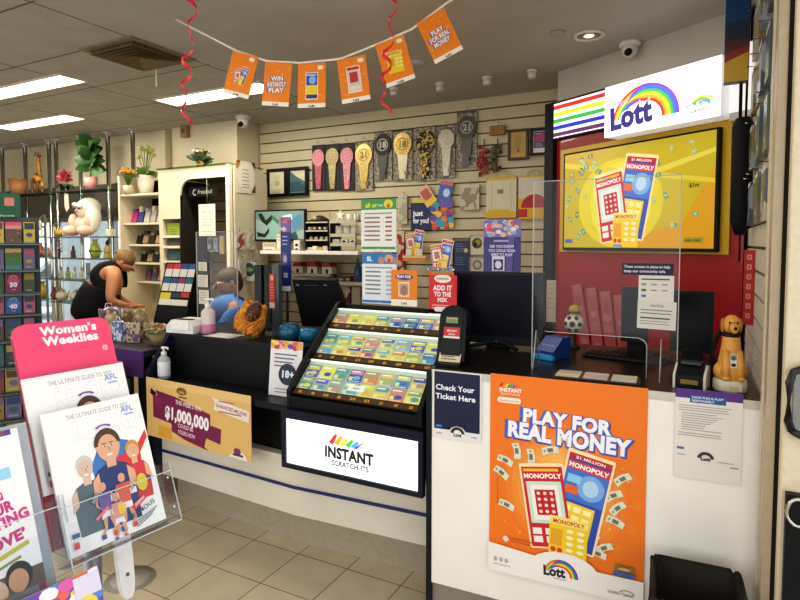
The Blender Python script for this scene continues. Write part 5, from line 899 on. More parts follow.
for ti, (y, z, L, _) in enumerate(tiers):
    MT = FACE((.0225, y, z), 0, pi/2-SL); w = W_-.045
    f = MB(); f.box(0, -.035, -.01, w, 0, .004, mat('2a2118', .4), MT); o = f.build('price_rail', t)
    q = Pan(w, .03, '3a2a18', T=.0005, rough=.4); q.rect(0, 0, 100, 4, '4a3418')
    for j in range(9): q.text(6+j*11, 3.1, 2.6, random.choice(['$5', '$2', '$10', '$1', '$20', '$5', '$15']), 'e0a030', 'c', .05)
    q.build('price_strip', MT @ T(0, -.033, .0042), o)
    f = MB(); f.box(0, 0, -.008, w, L+.035, -.004, mat('d4d8d0', .4, emit=.1, noise=0), MT); f.build('ticket_tray', t)  # tray glows faintly, standing in for light from the strip
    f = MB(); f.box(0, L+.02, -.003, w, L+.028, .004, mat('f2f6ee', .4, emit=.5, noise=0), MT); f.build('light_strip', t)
    n = 8
    for j in range(n):
        u = .006+j*(w-.012)/n; ww = (w-.012)/n-.006; c = tick[(ki*5+ti*3) % 14]; c2 = tick[(ki*3+4) % 14]; ki += 1; rows_ = 2 if ti < 2 else 1
        for r_ in range(rows_):
            hL = L/rows_-.004; c3 = c if r_ == 0 else c2; p = Pan(ww, hL, c3, T=.0015, rough=.3, emit=.22); V_ = hL/p.k; p.rect(6, 6, 88, V_*.34, tick[(ki+r_*3+2) % 14]); p.rect(10, V_*.12, 60, V_*.1, 'f2eede'); p.ell(60, V_*.66, 26, V_*.16, tick[(ki+r_*5+6) % 14]); p.rect(8, V_*.6, 26, V_*.26, 'e8dc9a'); p.para(10, V_*.9, 80, 1, 5, V_*.05, 'e8e4d8')  # tickets are no lamps; strip light is put in as faint emission
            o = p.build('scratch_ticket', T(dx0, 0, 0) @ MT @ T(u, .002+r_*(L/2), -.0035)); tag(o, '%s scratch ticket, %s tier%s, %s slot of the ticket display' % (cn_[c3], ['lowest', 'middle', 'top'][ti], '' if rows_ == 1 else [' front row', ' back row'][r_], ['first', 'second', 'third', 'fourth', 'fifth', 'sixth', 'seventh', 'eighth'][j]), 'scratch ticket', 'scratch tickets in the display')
    f = MB(); f.box(0, -.002, .02, w, L+.01, .0225, glass('fafffc', .05, 'lid'), MT); f.build('clear_cover', t)
p = Pan(.09, .03, 'eef4f2', T=.002); p.text(50, 22, 16, 'NEW', '3a9ac8', 'c', .04); o = p.build('shelf_tag', T(dx0, 0, 0) @ FACE((.34, tiers[0][0]-.004, .892), 0, pi/2-SL) @ T(0, 0, .03)); tag(o, 'white tag clipped over the lowest tier of the ticket display', 'tag'); 
# lit front sign below the ledge
t = thing('lightbox_sign', 'white illuminated instant ticket sign in a black frame under the ledge', 'sign', FACE((-1.81, 2.2, .505), R(0))); w, h = .765, .288; f = MB()
f.box(0, 0, -.018, w, h, -.001, BLACK); 
for b in ((0, 0, w, .022), (0, h-.042, w, h), (0, .022, .024, h-.042), (w-.022, .022, w, h-.042)): f.box(b[0], b[1], 0, b[2], b[3], .012, mat('1b2030', .4))
f.build('sign_frame', t); p = Pan(w-.046, h-.064, 'f6f6f8', T=.001, emit=.8, rough=.3); V_ = (h-.064)/p.k; scribble(p, 34, 12, 28); p.text(50, 21, 9.8, 'INSTANT', '25252c', 'c', .05, 0, 37); p.text(51, 26, 4.8, 'SCRATCH-ITS', '3a3a40', 'c', .03, 0, 28); p.build('sign_face', T(.024, .022, .0005), t)
# ------------------------------------------------------------------ price lists and ticket cards standing above the display
def card(px0, py0, px1, py1, Y, lb, draw, base, name='standing_sign', cat='sign', rough=.45, stem=1.245, T_=.003, solid=True):
    p0, w, h = rectY(px0, py0, px1, py1, Y); t = thing(name, lb, cat, FACE(p0)); p = Pan(w, h, base, T=T_, rough=rough, solid=solid); p.V = h/p.k; draw(p); p.build('sign_face', None, t)
    if stem is not None and p0.z > stem+.004: f = MB(); f.box(w*.42, stem+.0-p0.z+.0, -.008, w*.58, min(h*.5, .08), -.0005, CLEAR); f.build('clear_stem', t)
    return t
YS = 2.705
def price(c1, c2):
    def d(p):
        p.rect(0, 0, 100, 26, c1); p.ell(78, 13, 13, 11, 'e8d83a' if c2 == 'g' else 'd8a890'); p.ell(78, 18, 5, 6, 'b8862a' if c2 == 'g' else 'a85a4a')
        if c2 == 'g': p.text(30, 20, 15, 'all or', 'e0e84a', 'c', .04); p.text(56, 18, 9, 'top', 'e8f0e0', 'c', .02)
        else: p.text(22, 19, 16, 'SL', 'e8f0f8', 'c', .05); p.ell(56, 17, 9, 9, 'c0907a'); p.ell(95, 18, 8, 9, 'c88a7a')
        p.rect(10, 34, 78, 3, '8a9a90')
        for i in range(6): p.rect(10, 44+i*11, 44, 4, '8a8a90' if c2 != 'g' else '9a7a78'); p.rect(70, 44+i*11, 18, 4, 'a05a5a' if c2 == 'g' else 'b0b4bc')
        p.rect(2, 118, 96, 6, c1); p.ell(50, 132, 18, 9, 'e6e8e4'); p.text(50, 135, 9, 'Lott', '4a5a4a', 'c', .04)
    return d
card(361.5, 199, 396.5, 252, YS+.03, 'white price list with a green header above the ticket display', price('4aa05a', 'g'), 'eef0ea', stem=None); card(362.5, 253.5, 397, 304, YS+.03, 'white price list with a blue header below the green one', price('2f7fc4', 'b'), 'e8eef4')
card(391.5, 270, 417.5, 306, YS-.012, 'small orange ticket poster in front of the blue price list', lambda p: (p.ell(50, 24, 34, 10, '3a4a9a'), p.text(50, 27, 12, 'PLAY FOR', 'f2f0f8', 'c', .05, 0, 54), p.rect(28, 40, 42, 52, 'f0d8b8'), p.rect(32, 46, 34, 40, 'c8a49a'), p.ell(50, 70, 14, 18, 'a87a70'), p.rect(10, 104, 80, 8, 'f0b060'), p.rect(0, p.V-22, 100, 22, 'f4efe4'), p.text(50, p.V-6, 12, 'Lott', '4a4a54', 'c', .04)), 'e88a1e')
def tagged(p): p.ell(50, 12, 30, 14, 'f4ecea'); p.text(50, 15, 8, 'REMEMBER', 'c02a30', 'c', .03, 0, 44); p.text(50, 50, 22, 'ADD IT', 'f8e8e8', 'c', .06, 0, 66); p.text(50, 70, 20, 'TO THE', 'f8e8e8', 'c', .06, 0, 60); p.text(50, 88, 18, 'MIX', 'f8e8e8', 'c', .06, 0, 36); p.para(12, 98, 76, 2, 9, 4, 'f0a8a8', .1); p.rrect(20, p.V-30, 60, 16, 7, 'f6ecec'); p.rect(0, p.V-8, 100, 8, 'e8e0dc')
card(429, 275, 457, 316, YS-.012, 'red ticket sign with white bold lettering at the right of the display', tagged, 'd8282e')
def cut(p):
    p.rect(0, 100, 100, 25, 'e8942a'); tickets(p, 6, 0, 86); p.rect(14, 78, 26, 26, 'e8e0d0'); p.rect(62, 78, 24, 26, 'e8e0d0'); p.rect(0, 106, 100, 6, 'f0e0c0')
card(403, 229, 426, 262, 4.40, 'orange cut-out of three fanned tickets above the small orange poster', cut, 'c9a878', stem=None, name='hanging_sign', solid=False)
def cut2(p): tickets(p, 4, 2, 90); p.rect(0, 104, 100, 8, 'e8f0f8'); p.text(50, 112, 12, 'REAL MONEY', '3a4a9a', 'c', .06, 0, 90); p.rect(0, 118, 100, p.V-118, 'e0902a')
card(428.5, 238, 455, 276, 2.80, 'cut-out of fanned tickets standing behind the red sign', cut2, 'b89a74', stem=1.061, solid=False)
def jfy(p): p.rect(0, 46, 48, 60, '1e2a5c'); p.text(6, 74, 15, 'just', 'e8ecf8', 'l', .05); p.text(6, 90, 15, 'for you!', 'e8ecf8', 'l', .05, 0, 38); [p.ell(random.uniform(54, 96), random.uniform(50, 102), 8, 7, random.choice(['e8502a', '3aa84a', 'e8c83a', '3a5ab8', '7a4ab8', 'e08a2a', '40a0c0']), 8) for _ in range(34)]; p.rect(70, 44, 30, 14, '7a5ab0'); p.push(40, 32, -35); p.rect(-14, -22, 28, 44, 'e0b88a'); p.rect(-10, -16, 20, 24, 'b8605a'); p.rect(-14, 10, 28, 10, 'e8c83a'); p.pop(); p.push(82, 24, 12); p.rect(-14, -22, 30, 42, '4a6ab8'); p.rect(-14, -22, 30, 8, 'd8687a'); p.ell(4, 2, 8, 9, 'c8d4ec'); p.pop(); p.rect(4, 40, 34, 6, 'e0c04a')
card(411, 181, 453, 224, WY-.01, 'colourful ticket card display with a navy panel on the slatted wall', jfy, 'a8a088', stem=None, name='hanging_sign', solid=False)

# small notes and packets round the attendant's place
for k, (a, b, c, d) in enumerate([(198.5, 262, 207, 271), (198, 275, 208, 287), (199, 290, 209, 304)]):
    p0, w, h = rectY(a, b, c, d, 2.716); p = Pan(w, h, 'dcd6c8', T=.001, rough=.6); p.para(12, 16, 70, 4, 18, 5, 'a49c8c'); o = p.build('hanging_notice', FACE(p0)); tag(o, ['top', 'middle', 'lowest'][k]+' small white note taped to the left edge of the small clear screen', 'notice')
p0, w, h = rectY(243, 262, 256, 281, 3.9); t = thing('hanging_sign', 'dark green round sign on a grey card beside the seated person', 'sign', FACE(p0)); p = Pan(w, h, 'a8aaa6', T=.003); p.ell(50, 45, 44, 40, '26402a'); p.ell(50, 45, 30, 12, '6f8a62'); p.build('sign_face', None, t); f = MB(); f.tube([(w/2, h-.005, .001), (w/2, h+.25, .001)], .0015, 'b8b4a8', 5); f.build('string', t)
for k, (y, z, c, lb) in enumerate([(3.83, 1.62, '9a4a40', 'red and white packet on the side of the booth, nearest the front'), (3.96, 1.62, 'b0a898', 'pale packet on the side of the booth, behind the red one'), (3.85, 1.38, 'b8b4ac', 'white packet low on the side of the booth, nearest the front'), (3.99, 1.38, '8a8f98', 'grey packet low on the side of the booth, farthest back')]):
    t = thing('hanging_packet', lb, 'packet', FACE((xd+.026, y-.045, z-.08), pi/2)); p = Pan(.09, .16, flecks(c, 'cfc8b8', c, 30), T=.015); p.rect(0, 0, 100, 20, 'c8c0b0'); p.build('packet', None, t); f = MB(); f.tube([(.045, .157, .0), (.045, .185, .001), (.045, .185, .04)], .003, CHROME, 6); f.build('hook', t)
# ================================================================== right-hand counter
FA = (-1.03, 2.21); FY = atan(.05)
def cf(px, py, off=0): return atV(px, py, FA, FY, off)
ct2 = thing('front_counter', 'white-fronted counter with dark top carrying the large orange poster', 'counter', FACE((FA[0], FA[1], 0), FY)); WL = 1.214
f = MB(); f.box(.018, .135, -.05, WL, 1.035, 0, mat('f4f1ea', .35, scale=2, coat=.2)); f.box(.018, .0, -.045, .02, 1.03, -.9, BLACK); f.build('front_panel', ct2)
f = MB(); f.box(-.006, 0, -.4, .017, 1.062, .004, mat('1d2126', .35)); f.build('end_panel', ct2)
f = MB(); f.box(.018, 1.036, -.9, WL, 1.065, -.004, mat('1c1713', .3, coat=.3)); f.build('countertop', ct2)
f = MB(); f.box(.018, 1.036, -.0035, WL, 1.066, .003, mat('cfcac0', .35)); f.build('edge_strip', ct2)
f = MB(); f.box(.018, 0, -.05, WL, .134, -.012, mat('8b857a', .5)); f.build('kick_strip', ct2)
CTZ = 1.066
def onfront(px0, py0, px1, py1, off=.0045):
    a = cf(px0, (py0+py1)/2, off); b = cf(px1, (py0+py1)/2, off); zt = cf((px0+px1)/2, py0, off).z; zb = cf((px0+px1)/2, py1, off).z; return Vector((a.x, a.y, zb)), (Vector((b.x, b.y))-Vector((a.x, a.y))).length, zt-zb
# the poster (594 x 841)
a = cf(490, 450, .0035); w = .587; h = .81; zt = cf(490, 373, .0035).z; p = Pan(w, h, 'f07f22', T=.0012, rough=.4, U=155, eps=.00006)
V_ = h/p.k
for i in range(16):
    A = 2*pi*i/16; p.poly([(80, 116), (80+72*cos(A-.07), 116+70*sin(A-.07)), (80+72*cos(A+.07), 116+70*sin(A+.07))], 'f2892e')
for i in range(9):
    g_ = i/8; p.ell(78, 116, 66-48*g_, 68-44*g_, '%02x%02x%02x' % tuple(int(u+(v-u)*g_) for u, v in zip((240, 127, 34), (253, 214, 132))), 28)
# letters with thick blue outline
for yy, s_, wd_, x_ in ((48.5, 19, 88, 79), (66.5, 22, 122, 80)):
    st = 'PLAY FOR' if yy < 50 else 'REAL MONEY'
    p.text(x_+.6, yy+1, s_, st, '3a3f96', 'c', .1, 0, wd_+5, 2); p.text(x_-.3, yy+.2, s_, st, '4a6ac4', 'c', .1, 0, wd_+5, 2)
for yy, s_, wd_, x_ in ((48.5, 19, 88, 79), (66.5, 22, 122, 80)): p.text(x_, yy, s_, 'PLAY FOR' if yy < 50 else 'REAL MONEY', 'f6f4fa', 'c', .055, 0, wd_, 2)
scribble(p, 9, 13, 20); p.text(22, 18, 5.5, 'INSTANT', 'f8f4ee', 'c', .05, 0, 24); p.text(22, 21.5, 3.2, 'SCRATCH-ITS', 'f8e8d8', 'c', .02, 0, 20); p.rrect(8, 24, 25, 6, 2.5, 'f8f0e6'); p.text(20.5, 28.6, 3.6, 'scratch and win', 'e07a2a', 'c', .02, 0, 21)
notes(p, [(29, 80, 80), (44, 84, 85), (64, 74, -15), (17, 92, 20), (13, 106, 35), (19, 140, 18), (134, 92, -35), (126, 110, -30), (130, 122, -45), (128, 136, 20), (106, 152, 40), (118, 165, -30), (112, 172, 10)], 8.5)
for i in range(26): p.ell(random.uniform(15, 145), random.uniform(75, 190), 1.1, .8, random.choice(['e8c84a', 'f2d890', 'b8a060']), 6)
tickets(p, 29, 68, 95)
p.rect(9, 110, .8, 30, 'c86a2a'); p.rect(0, 190, 155, V_-190, 'f3f0ec')
p.poly([(0, 189), (40, 193), (155, 190), (155, 193), (0, 193)], 'f3f0ec'); p.poly([(0, 183), (0, 191), (90, 191)], 'f3f0ec'); p.ell(80, 196, 34, 18, 'f3f0ec'); lottlogo(p, 60, 203, 34, '26243c', False, 'f3f0ec'); p.text(76, 207, 2.6, 'thelott.com', '8a8694', 'c', .01)
p.poly([(15, 176), (19, 172), (23, 176), (19, 180)], 'e0d8c8'); p.para(24, 174, 26, 2, 3, 1.2, 'c8642a'); p.rect(128, 178, 18, 5, '8a7a3a'); p.text(137, 182, 3.6, 'golden', 'f0e8d0', 'c', .02); p.rect(127, 184.5, 20, 4, '3a6ab8'); [p.ell(8+i*6, 200, 2, 2.6, 'b8b4b8', 10) for i in range(3)]; p.rect(6, 205, 18, 1.2, 'c8c4c4'); p.arc(140, 206, 6, 7.5, 10, 160, '9aa06a', 10, .6); p.text(134, 207.5, 4, 'Golden Casket', '7a6a5a', 'c', .01, .2, 24)
o = p.build('promotional_poster', FACE((a.x, a.y, zt-h), FY)); tag(o, 'large orange Play For Real Money poster on the white counter front', 'poster')
# check your ticket sign
p0, w, h = onfront(433, 372, 481.5, 440); p = Pan(w, h, 'e8e6e6', T=.0015, rough=.35); V_ = h/p.k; p.rect(3, 2, 94, V_-20, '151c44'); p.text(6, 38, 15, 'Check Your', 'eef0f8', 'l', .03, 0, 80); p.text(6, 56, 15, 'Ticket Here', 'eef0f8', 'l', .03, 0, 82); p.rect(7, V_-26, 12, 4, '4a90d8'); p.ell(52, V_-14, 17, 13, 'e8e6e6'); p.arc(52, V_-11, 9, 15, 10, 170, '2a2c3a', 14); p.text(52, V_-7, 9, 'Lott', '2a2c4a', 'c', .05); p.rect(8, V_-11, 12, 3, 'b8b6bc'); p.rect(80, V_-11, 12, 3, 'b8b6bc')
o = p.build('wall_sign', FACE(p0, FY)); tag(o, 'dark navy Check Your Ticket Here sign on the counter front', 'sign')
# purple-headed notice
p0, w, h = onfront(674.5, 391, 742, 481); p = Pan(w, h, 'e9e6e0', T=.0012, rough=.5); V_ = h/p.k; p.rect(0, 0, 100, 15, '5a2f8a'); p.rect(22, 9, 54, 13, '2f5f9e'); p.text(25, 14.5, 5, 'HAVE FUN & PLAY', 'dfe8f4', 'l', .03, 0, 47); p.text(25, 20, 5, 'RESPONSIBLY', 'dfe8f4', 'l', .03, 0, 34)
p.para(5, 27, 90, 3, 4, 1.4, 'a9a7aa', .2); p.para(10, 40, 62, 8, 4, 1.3, 'a4a2a6', .5); p.para(5, 74, 78, 2, 4, 1.3, 'a9a7aa', .2); p.rect(4, 100, 11, 4, '4a78b8'); p.rect(4, 112, 14, 2, 'b8b4b8'); p.arc(48, 117, 8, 13, 10, 170, '3a3a44', 14); p.text(48, 119, 8, 'Lott', '3a3a4a', 'c', .05); p.para(66, 118, 30, 1, 3, 1.2, 'b0aeb0'); p.rect(84, 124, 12, 2, '9a98a0')
o = p.build('wall_notice', FACE(p0, FY)); tag(o, 'white printed notice with a purple header on the counter front', 'notice')
# bin with liner
q = atZ(690, 556, .56); t = thing('waste_bin', 'black lined waste bin standing in front of the white counter', 'bin', T(.003, 2.03, 0) @ RZ(R(3)) @ Matrix.Diagonal((.74, .86, .89, 1)))
def rr(w, d, r, z, n=5):
    P_ = []
    for cx, cy, a in ((w-r, d-r, 0), (-w+r, d-r, 90), (-w+r, -d+r, 180), (w-r, -d+r, 270)): P_ += [(cx+r*cos(R(a+90*i/n)), cy+r*sin(R(a+90*i/n)), z) for i in range(n+1)]
    return P_
def loft(f, rings, m, cap0=True, cap1=False):
    n = len(rings[0]); vs = [v for r in rings for v in r]; fs = [(i*n+k, i*n+(k+1) % n, (i+1)*n+(k+1) % n, (i+1)*n+k) for i in range(len(rings)-1) for k in range(n)]
    if cap0: fs.append(list(range(n))[::-1])
    if cap1: fs.append([(len(rings)-1)*n+k for k in range(n)])
    f.add(vs, fs, m, None, True)
f = MB(); loft(f, [rr(.13, .12, .03, 0), rr(.17, .15, .035, .55), rr(.163, .143, .035, .55), rr(.125, .115, .03, .02)], mat('2a2722', .5)); f.build('bin_body', t)
f = MB(); rg = []
for z, e_ in ((.38, .008), (.5, .012), (.565, .018), (.572, .006), (.56, -.008), (.4, -.012), (.2, -.03)):
    rg.append([(x*(1+e_/.17)+random.uniform(-.004, .004), y*(1+e_/.15)+random.uniform(-.004, .004), z+random.uniform(-.01, .01)) for x, y, _ in rr(.13+.04*z/.55, .12+.03*z/.55, .03, z, 7)])
loft(f, rg, mat('26231c', .55, noise=.3, scale=12), False, True); f.build('bin_liner', t)
for k in range(3):
    f = MB(); f.ell((0, 0, 0), .02, .022, .016, mat('cfc8b8', .7)); f.leaf((0, 0, .008), (.2, 1, .3), (0, 0, 1), .03, .03, 'd8d2c4'); o = f.build('crumpled_paper', None, T(-.045+.05*k, 2.0+.02*(k % 2), .2)); tag(o, 'crumpled white paper lying inside the black bin', 'paper', 'crumpled papers in the bin')
# ticket checker terminal
q = Vector((-.98, 2.33, CTZ)); t = thing('ticket_checker', 'black ticket checking terminal with a red card on the counter corner', 'terminal', T(*q) @ RZ(FY))
f = MB(); ln2 = .25; f.prism([(-.065, 0), (.065, 0), (.062, .19)]+[(.062*cos(R(a_)), .19+.055*sin(R(a_))) for a_ in range(15, 180, 15)]+[(-.062, .19)], -.07, 0, mat('1b1d20', .35), FACE((0, .0, .018), 0, atan(.045/.215)), True); f.box(-.06, .03, .0005, .06, .12, .06, mat('1b1d20', .35), bev=.004); f.build('terminal_body', t)
sl = atan(.045/.215); MF = FACE((-.045, -.0005, .02), 0, sl)
p = Pan(.09, .2, '232529', T=.003, rough=.35); V_ = .2/p.k; p.rect(16, 12, 62, 30, '7d8a5c'); p.rect(20, 16, 54, 6, 'a8b07a'); p.rect(8, 62, 84, 44, 'c8342c'); p.text(50, 84, 14, 'SCAN', 'f0d8d4', 'c', .04, .1, 50); p.text(50, 100, 10, 'HERE', 'f0d8d4', 'c', .03, .1, 36); p.rect(8, 106, 84, 10, 'e4dcd4'); p.build('front_face', MF, t)
f = MB(); f.box(-.055, -.05, 0, .055, -.003, .012, BLACK); f.build('ticket_tray', t); p = Pan(.1, .04, 'd8cfae', T=.002); p.para(12, 12, 70, 2, 12, 5, '7a7058'); p.build('paper_label', FACE((-.05, -.012, .013), 0, .5), t)
# big customer screen
Yb = 2.83; t = thing('customer_monitor', 'large dark-screened monitor facing the customer on the counter', 'screen', T(atY(497, 360, Yb).x, Yb, CTZ) @ RZ(R(2))); x0 = atY(453, 320, Yb).x-atY(497, 360, Yb).x; x1 = atY(543, 320, Yb).x-atY(497, 360, Yb).x; zt = atY(497, 272, Yb).z-CTZ; zb = atY(497, 344, Yb).z-CTZ
f = MB(); f.box(x0, 0, zb, x1, .04, zt, mat('262a33', .4), bev=.004); f.build('casing', t); p = Pan(x1-x0-.05, zt-zb-.055, '0e0a1e', T=.0015, rough=.4); V_ = (zt-zb-.055)/p.k; p.poly([(6, 0), (10, 0), (26, V_), (18, V_)], '160e2c'); p.poly([(60, 0), (70, 0), (66, V_), (62, V_)], '100c22'); p.build('display', FACE((x0+.02, -.0005, zb+.04)), t)
f = MB(); f.box(-.03, .01, .01, .03, .035, zb+.02, DARK); f.build('stand_neck', t); f = MB(); f.tube([(-.12, -.08, .012), (-.04, .0, .022), (0, .03, .025), (.04, .0, .022), (.12, -.08, .012)], .011, DARK, 8); f.box(-.06, 0, 0, .06, .12, .012, DARK, bev=.003); f.build('stand_foot', t); f = MB(); f.ell(((x0+x1)/2, -.002, zb+.015), .008, .002, .004, '6a7078', 8); f.build('logo_badge', t)
# purple sign standing on the monitor
zz = zt+CTZ+.002; p0, w, h = rectY(484, 220, 521, 271.5, Yb+.02); t = thing('standing_sign', 'purple sign with a floral top standing on the large monitor', 'sign', FACE((p0.x, Yb+.02, zz))); h = p0.z+h-zz; p = Pan(w, h, '372a78', T=.004, rough=.25); V_ = h/p.k
p.rect(0, 0, 100, 44, '7a70b8'); [p.ell(random.uniform(5, 95), random.uniform(4, 40), 8, 6, random.choice(['d85a8a', 'e8e0f0', 'd8485a', '8ab0e0', 'e0a0c0', 'e8c090']), 8) for _ in range(34)]; p.poly([(66, 44), (84, 44), (78, V_), (60, V_)], '5a4c98'); p.rect(28, 52, 40, 5, 'a8a0d0'); p.text(50, 72, 10, 'DID YOU KNOW', 'e8e4f4', 'c', .03, 0, 66); p.text(50, 83, 10, 'YOU COULD SCAN', 'e8e4f4', 'c', .03, 0, 72); p.text(50, 94, 10, 'HERE TO PLAY', 'e8e4f4', 'c', .03, 0, 58); p.rect(24, V_-40, 34, 38, 'd8d4e8'); p.rect(28, V_-32, 26, 28, '2a2460'); p.ell(41, V_-18, 9, 10, 'd8d4e8'); p.build('sign_face', None, t); f = MB(); f.box(0, 0, -.03, w, .004, 0, CLEAR); f.build('clear_foot', t)
# blue machine, football figure, mat, tickets
t = thing('card_machine', 'blue card machine with grey keys behind the clear screen', 'card machine', T(atZ(553, 357, CTZ).x, atZ(553, 357, CTZ).y-.02, CTZ) @ RZ(R(-25)) @ Matrix.Scale(.75, 4)); f = MB(); f.prism([(-.07, 0), (.1, 0), (.1, .13), (.02, .13), (-.07, .05)], -.065, .065, mat('1c3f86', .3), Matrix(((0, 0, 1, 0), (1, 0, 0, 0), (0, 1, 0, 0), (0, 0, 0, 1)))); f.build('machine_body', t); f = MB()
for i in range(4): f.box(-.045+i*.025, -.071, .02, -.028+i*.025, -.0705, .03, 'b8c8e0'); f.box(-.05+i*.025, -.035, .076, -.033+i*.025, -.02, .084, 'b8c8e0', Matrix.Rotation(0, 4, 'X'))
f.build('keys', t); f = MB(); f.box(-.075, -.1, 0, .075, -.071, .028, mat('3aa0d8', .3), bev=.004); f.build('front_tray', t)
q = atY(574, 333, 3.0); t = thing('football_figure', 'small football-shaped figure on a stand behind the clear screen', 'figure', (q.x, 3.0, CTZ)); hz = q.z-CTZ; f = MB(); f.lathe([(.03, 0), (.03, .01), (.012, .02), (.012, hz+.01)], '3a3428', n=12); f.build('stand', t); f = MB(); f.ell((0, 0, hz+.05), .05, .05, .05, mat('d8d2c0', .4), 16); f.build('ball', t); f = MB()
for a in range(6): f.ell((.034*cos(a*pi/3), -.037, hz+.05+.034*sin(a*pi/3)), .011, .006, .011, BLACK, 8)
f.ell((0, -.048, hz+.05), .015, .006, .015, BLACK, 8); f.build('ball_patches', t); f = MB(); f.ell((0, 0, hz+.118), .028, .026, .026, mat('b8a03a', .5), 12); f.lathe([(.034, .105), (.03, .112)], '4a3a20', (0, 0, hz), 14); f.build('head', t)
q = cf(590, 378); t = thing('play_slip_tray', 'flat tray of pale ticket slips lying along the counter front edge', 'tray', FACE((cf(551, 374, -.03).x, cf(551, 374, -.03).y+.03, CTZ+.0005), FY)); w = .32; f = MB(); f.box(0, 0, -.11, w, .006, 0, mat('4a4438', .4)); f.build('tray', t)
for i in range(3):
    for j in range(2): f = MB(); f.box(.01+i*.104, .0065, -.05-j*.053, .1+i*.104, .012, -.005-j*.053, mat(['d8cfa8', 'c8b8b8', 'd0c8c0'][(i+j) % 3], .6)); f.build('slip', t)
# dark screens behind the right part
def desk_screen(px0, py0, px1, py1, Y, yaw, lb):
    p0, w, h = rectY(px0, py0, px1, py1, Y); t = thing('counter_monitor', lb, 'screen', T(p0.x, Y, CTZ) @ RZ(yaw)); zb = p0.z-CTZ; f = MB(); f.box(0, 0, max(zb, .05), w, .03, zb+h, mat('191c20', .45), bev=.003); f.build('casing', t); p = Pan(w-.03, zb+h-max(zb, .05)-.03, '0d0f12', T=.001, rough=.3); p.build('display', FACE((.015, -.0005, max(zb, .05)+.015)), t); f = MB(); f.box(w/2-.04, .031, 0, w/2+.04, .07, zb+h*.5, DARK); f.box(w/2-.09, -.02, 0, w/2+.09, .12, .012, DARK); f.build('stand', t); return t
desk_screen(670, 291, 713, 385, 2.86, R(-6), 'black monitor edge behind the dog collection box'); desk_screen(621, 287, 648, 342, 2.95, R(-14), 'narrow black monitor behind the notices on the clear screen')
q = atZ(625, 356, CTZ); t = thing('keyboard', 'dark keyboard behind the gap in the clear screen', 'keyboard', T(q.x-.18, q.y-.1, CTZ+.0005) @ RZ(R(-10))); f = MB(); f.box(0, 0, 0, .36, .12, .012, mat('2a2c2e', .45), bev=.004); f.build('keyboard_body', t); f = MB()
for r in range(4):
    for c in range(13): f.box(.012+c*.026, .012+r*.026, .012, .034+c*.026, .034+r*.026, .018, BLACK)
f.build('keys', t)
# clear sneeze screen with a cut-out
Ys = 2.44; xa_, xb_ = atY(533, 300, Ys).x, atY(678, 300, Ys).x; zt = atY(600, 179, Ys).z-CTZ; w = xb_-xa_; t = thing('sneeze_screen', 'large clear acrylic screen with a cut-out on the right-hand counter', 'screen', (xa_, Ys, CTZ+.0005)); zc_ = atY(600, 335, Ys).z-CTZ; xl = atY(545, 335, Ys).x-xa_; xr = atY(647, 350, Ys).x-xa_
pl = [(0, 0), (xl-.02, 0), (xl-.02, zc_-.02), (xl, zc_), (xr-.03, zc_), (xr-.01, zc_-.01), (xr, zc_-.03), (xr, 0), (w, 0), (w, zt), (0, zt)]
f = MB(); f.prism(pl, -.004, 0, CLEAR, FACE((0, 0, 0))); f.build('acrylic_sheet', t); f = MB(); em = mat('b4bab4', .2)
f.box(-.004, -.001, 0, -.0005, .005, zt, em); f.box(w+.0005, -.001, 0, w+.004, .005, zt, em); f.box(0, -.001, zt, w, .005, zt+.003, em); f.box(xl, -.001, zc_-.003, xr-.03, .005, zc_-.0005, em); f.build('polished_edge', t)
f = MB(); f.tube([(xr-.03, .0, zc_-.002), (xr-.01, 0, zc_-.012), (xr-.001, 0, zc_-.03), (xr-.001, 0, .0)], .0025, em, 6); f.build('cutout_edge', t)
for x in (.015, xr+.05): f = MB(); f.prism([(-.05, 0), (.07, 0), (.01, .16), (0, .16)], x, x+.006, CLEAR, Matrix(((0, 0, 1, 0), (1, 0, 0, 0), (0, 1, 0, 0), (0, 0, 0, 1)))); f.tube([(x, -.05, .002), (x, 0, .16), (x, .07, .002)], .0025, em, 6); f.build('support_foot', t)
def sticker(px0, py0, px1, py1, base, draw, lb, off=.006, roll=0, T_=.001):
    p0, w, h = rectY(px0, py0, px1, py1, Ys-off); p = Pan(w, h, base, T=T_, rough=.5); p.V = h/p.k; draw(p); o = p.build('hanging_notice', FACE(p0, 0, 0, roll)); return tag(o, lb, 'notice')
sticker(622, 263.5, 673.5, 275, '1b1b40', lambda p: (p.text(4, 9.5, 8, 'These screens in place to help', 'd8d8e8', 'l', .03, 0, 90), p.text(4, 19, 8, 'keep our community safe.', 'd8d8e8', 'l', .03, 0, 82)), 'dark navy strip with two lines of white writing on the clear screen')
sticker(638.5, 275.5, 674, 303, 'dcdad4', lambda p: (p.rect(8, 10, 80, 4, '3a3a40'), [p.rect(8, 24+i*18, 14, 8, ['9a9aa0', '5a6a6a', '4a78b0'][i]) for i in range(3)], [p.rect(36+j*30, 26+i*18, 16, 4, '8a8a90') for i in range(2) for j in range(2)]), 'white printed table stuck below the navy strip on the clear screen')
sticker(637, 301, 676, 329, 'd8d5ce', lambda p: (p.text(50, 16, 9, 'NOTICE', '6a6a6e', 'c', .02), p.para(8, 24, 82, 2, 9, 3, '7a7a80', .1), p.rect(8, 46, 76, 4, '4a4a50'), p.para(8, 56, 82, 2, 7, 2, '8a8a90')), 'white typed notice at the bottom of the clear screen', .009, R(-1))
